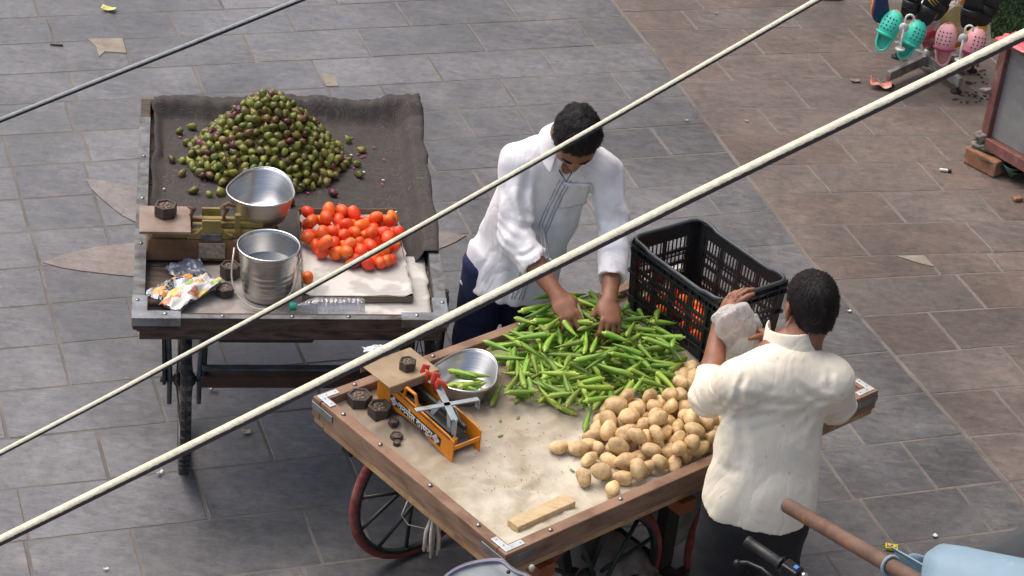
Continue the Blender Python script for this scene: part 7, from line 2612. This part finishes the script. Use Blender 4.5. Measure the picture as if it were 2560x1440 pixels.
# rolled tarpaulin over a second pole
r0, r1 = atd(2352, 1425, 4.35), atd(2640, 1488, 4.2)
rd = unit(r1 - r0); Fr = frame(rd)
def roll(a, b):
    t = -1.9 + a * 3.6
    r = .058 + .003 * n2(a * 4, b * 3, 84) - .004 * (b < .03)
    q = r0 + rd * (b * 1.1 - .02 * smooth(.0, .5, a) * (1 - b))
    return q + Fr[:, 1] * r * 1.25 * math.sin(t) + Fr[:, 2] * r * .72 * math.cos(t) + Fr[:, 2] * .006 * n2(a * 7, b * 6, 85)
tag(MB().grid(roll, 40, 24).build('tarpaulin_roll', BLUET, solid=.003, org=r0), 'broad pale blue tarpaulin roll at the bottom right corner', 'tarpaulin')
tag(MB().tube([r0 + rd * .01, r0 + rd * 2.2], .020, 14).build('canopy_pole', RUST, org=r0), 'rusty pole inside the blue tarpaulin roll', 'pole')
# dark canopy cloth behind
def canvas(a, b):
    x = 2425 + 320 * a; top = 1372 - 98 * smooth(0, .75, a) ** .9
    y = top + b * 190
    p = atd(x, y, 4.75 - .1 * a)
    return p - CF * (.03 * math.sin(b * math.pi))
tag(MB().grid(canvas, 24, 10).build('canopy_cloth', GREYC, solid=.003, org=atd(2500, 1360, 4.7)), 'dark grey canopy cloth behind the blue tarpaulin roll', 'canopy')
tag(MB().tube([np.asarray(canvas(a, 0)) - CU * .004 for a in np.linspace(.42, 1, 14)], [.002 + .012 * k / 13 for k in range(14)], 8).build('canopy_hem', BLUET, org=atd(2540, 1290, 4.7)), 'pale blue hem along the top of the dark canopy cloth', 'canopy hem')

# ---- motorcycle handlebar
BKP = mat('black_grip_rubber', (34, 34, 36), (26, 26, 28), rough=.45, scale=40, bump=.2)
BKM = mat('black_metal', (40, 40, 43), (30, 30, 33), rough=.35, metal=.3)
gA, gB = at(1866, 1352, 1.06), at(1955, 1412, 1.05)
gd = unit(gB - gA)
mc_ = thing('motorcycle', np.array([.95, 5.0, 0]), 'parked motorcycle with its black handlebar grip showing at the bottom edge', 'motorcycle')
gp = MB()
gp.tube([gA, gA + gd * .006, gA + gd * .012, gB - gd * .012, gB - gd * .008, gB], [.0165, .019, .0165, .0165, .023, .023], 16)
grip = gp.build('grip', BKP, mc_)
gc = gB + gd * .75
MB().tube([gB, gB + gd * .10, gB + gd * .18 + np.array([.03, -.02, -.05]), gB + gd * .26 + np.array([.10, -.05, -.09])], .011, 12).build('handlebar', BKM, mc_)
sw_ = gB + gd * .035
Fg = frame(gd)
MB().box(sw_, (.058, .044, .042), Fg).build('switch_box', BKM, mc_, bevel=.006)
MB().box(sw_ + Fg[:, 2] * .022 + gd * .012, (.014, .014, .010), Fg).build('switch_button', mat('blue_button', (74, 140, 214), rough=.4), mc_, bevel=.002)
MB().cyl(sw_ + gd * .036 + Fg[:, 2] * .012, sw_ + gd * .05 + Fg[:, 2] * .016, .010, 12).build('mirror_nut', STEEL_RIM, mc_)
lv = [at(1842, 1408, 1.03), at(1868, 1406, 1.035), at(1905, 1422, 1.035), at(1940, 1452, 1.035)]
MB().tube(lv, [.008, .0055, .006, .008], 10).sphere(lv[0], .011).build('clutch_lever', BKM, mc_)
mcx = np.array([1.08, 5.02, 0])
wheel(mc_, mcx + np.array([.0, .12, .30]), (1, .35, 0), .30, .045, BKM, RUBBER, BKM, 6, .010, .05, .12, .0, tread=False)
MB().tube([mcx + np.array([.0, .12, .30]), mcx + np.array([0, -.06, .70])], .03, 10).build('fork', BKM, mc_)
hb = gB + gd * .26 + np.array([.10, -.05, -.09])
MB().tube([mcx + np.array([0, -.06, .68]), hb], .022, 10).build('steering_stem', BKM, mc_)
MB().sphere(mcx + np.array([.06, -.42, .72]), (.14, .30, .12), 16, 10).build('fuel_tank', mat('black_tank', (30, 30, 34), rough=.2), mc_)
# ---- scooter cowl and mirror at the bottom edge
LAV = mat('lavender_grey_plastic', (128, 126, 150), (110, 108, 134), rough=.35, scale=9, coat=.3)
GREYP = mat('grey_scuffed_plastic', (140, 148, 152), (112, 120, 126), rough=.5, scale=9, bump=.2)
s0_ = at(1215, 1452, .98)
sct = thing('scooter', np.array([.02, 4.9, 0]), 'parked scooter with lavender grey cowl rising into the bottom edge', 'scooter')
outl = [(1085, 1470), (1110, 1436), (1150, 1413), (1200, 1400), (1245, 1397), (1262, 1401), (1280, 1420), (1305, 1434), (1340, 1442), (1345, 1475), (1250, 1520), (1130, 1510)]
def cowl_ring(k, lift_, z=.98):
    c_ = np.array([1210, 1458.0])
    return [at(c_[0] + (x - c_[0]) * k, c_[1] + (y - c_[1]) * k, z) - CF * lift_ for x, y in outl]
n_ = len(outl)
rings = [(.97, -.05), (1.0, -.02), (1.0, .006), (.97, .012), (.93, .008), (.90, -.006), (.62, -.018), (.55, -.008), (.15, -.004)]
V = []
for k, l_ in rings[:5]:
    V += cowl_ring(k, l_)
F = []
for r in range(4):
    F += [(r * n_ + i, r * n_ + (i + 1) % n_, (r + 1) * n_ + (i + 1) % n_, (r + 1) * n_ + i) for i in range(n_)]
MB().add(V, F, True).build('cowl_rim', LAV, sct, subs=2)
V = []
for k, l_ in rings[4:]:
    V += cowl_ring(k, l_ - .001)
F = []
for r in range(4):
    F += [(r * n_ + i, r * n_ + (i + 1) % n_, (r + 1) * n_ + (i + 1) % n_, (r + 1) * n_ + i) for i in range(n_)]
F.append(tuple(4 * n_ + i for i in range(n_)))
MB().add(V, F, True).build('cowl_face', GREYP, sct, subs=2)
MB().lathe([(.006, 0), (.006, .006), (0, .007)], 10, at(1271, 1432, .99)).build('screw', BKM, sct)
MB().sphere(at(1330, 1420, 1.0), (.010, .010, .012), 8, 6).build('mirror_bolt', mat('pale_bolt', (170, 164, 150), rough=.6), sct)
sx_ = s0_ + np.array([0, -.05, 0])
MB().tube([np.array([sx_[0], sx_[1], .93]), np.array([sx_[0], sx_[1] - .06, .5]), np.array([sx_[0], sx_[1] - .02, .2])], [.07, .12, .10], 14).build('apron', LAV, sct)
wheel(sct, np.array([sx_[0], sx_[1] + .02, .22]), (1, .2, 0), .22, .045, BKM, RUBBER, BKM, 6, .010, .05, .10, .0, tread=False)
# net of twine hanging under the cart rail
NETM = mat('white_twine', (206, 198, 184), (170, 162, 150), rough=.85, scale=40, bump=.5)
tw0 = at(1085, 1282, .70)
tw0 = c2(.02, LB * .40, .69) if False else tw0
tb_ = thing('twine_bundle', tw0, 'bundle of frayed white twine hanging under the left rail of the potato cart', 'twine')
q_ = random.Random(31)
for k in range(26):
    a = q_.random() * 6.3; r = q_.uniform(.004, .026)
    top_ = tw0 + np.array([.004 * math.cos(a), .004 * math.sin(a), q_.uniform(-.01, .02)])
    mid_ = tw0 + np.array([r * math.cos(a), r * math.sin(a), -.07 - q_.random() * .02]); end_ = tw0 + np.array([r * 1.1 * math.cos(a + .2), r * 1.1 * math.sin(a + .2), -.14 - q_.random() * .03])
    MB().tube([top_, mid_, end_], [.003, .006, .004], 6).build('strand', NETM, tb_)
MB().tube([tw0 + np.array([-.09, .02, .02]), tw0 + np.array([-.105, .02, -.04]), tw0 + np.array([-.08, .02, -.075]), tw0 + np.array([-.02, .01, -.075])], .0018, 6).build('loose_string', NETM, tb_)
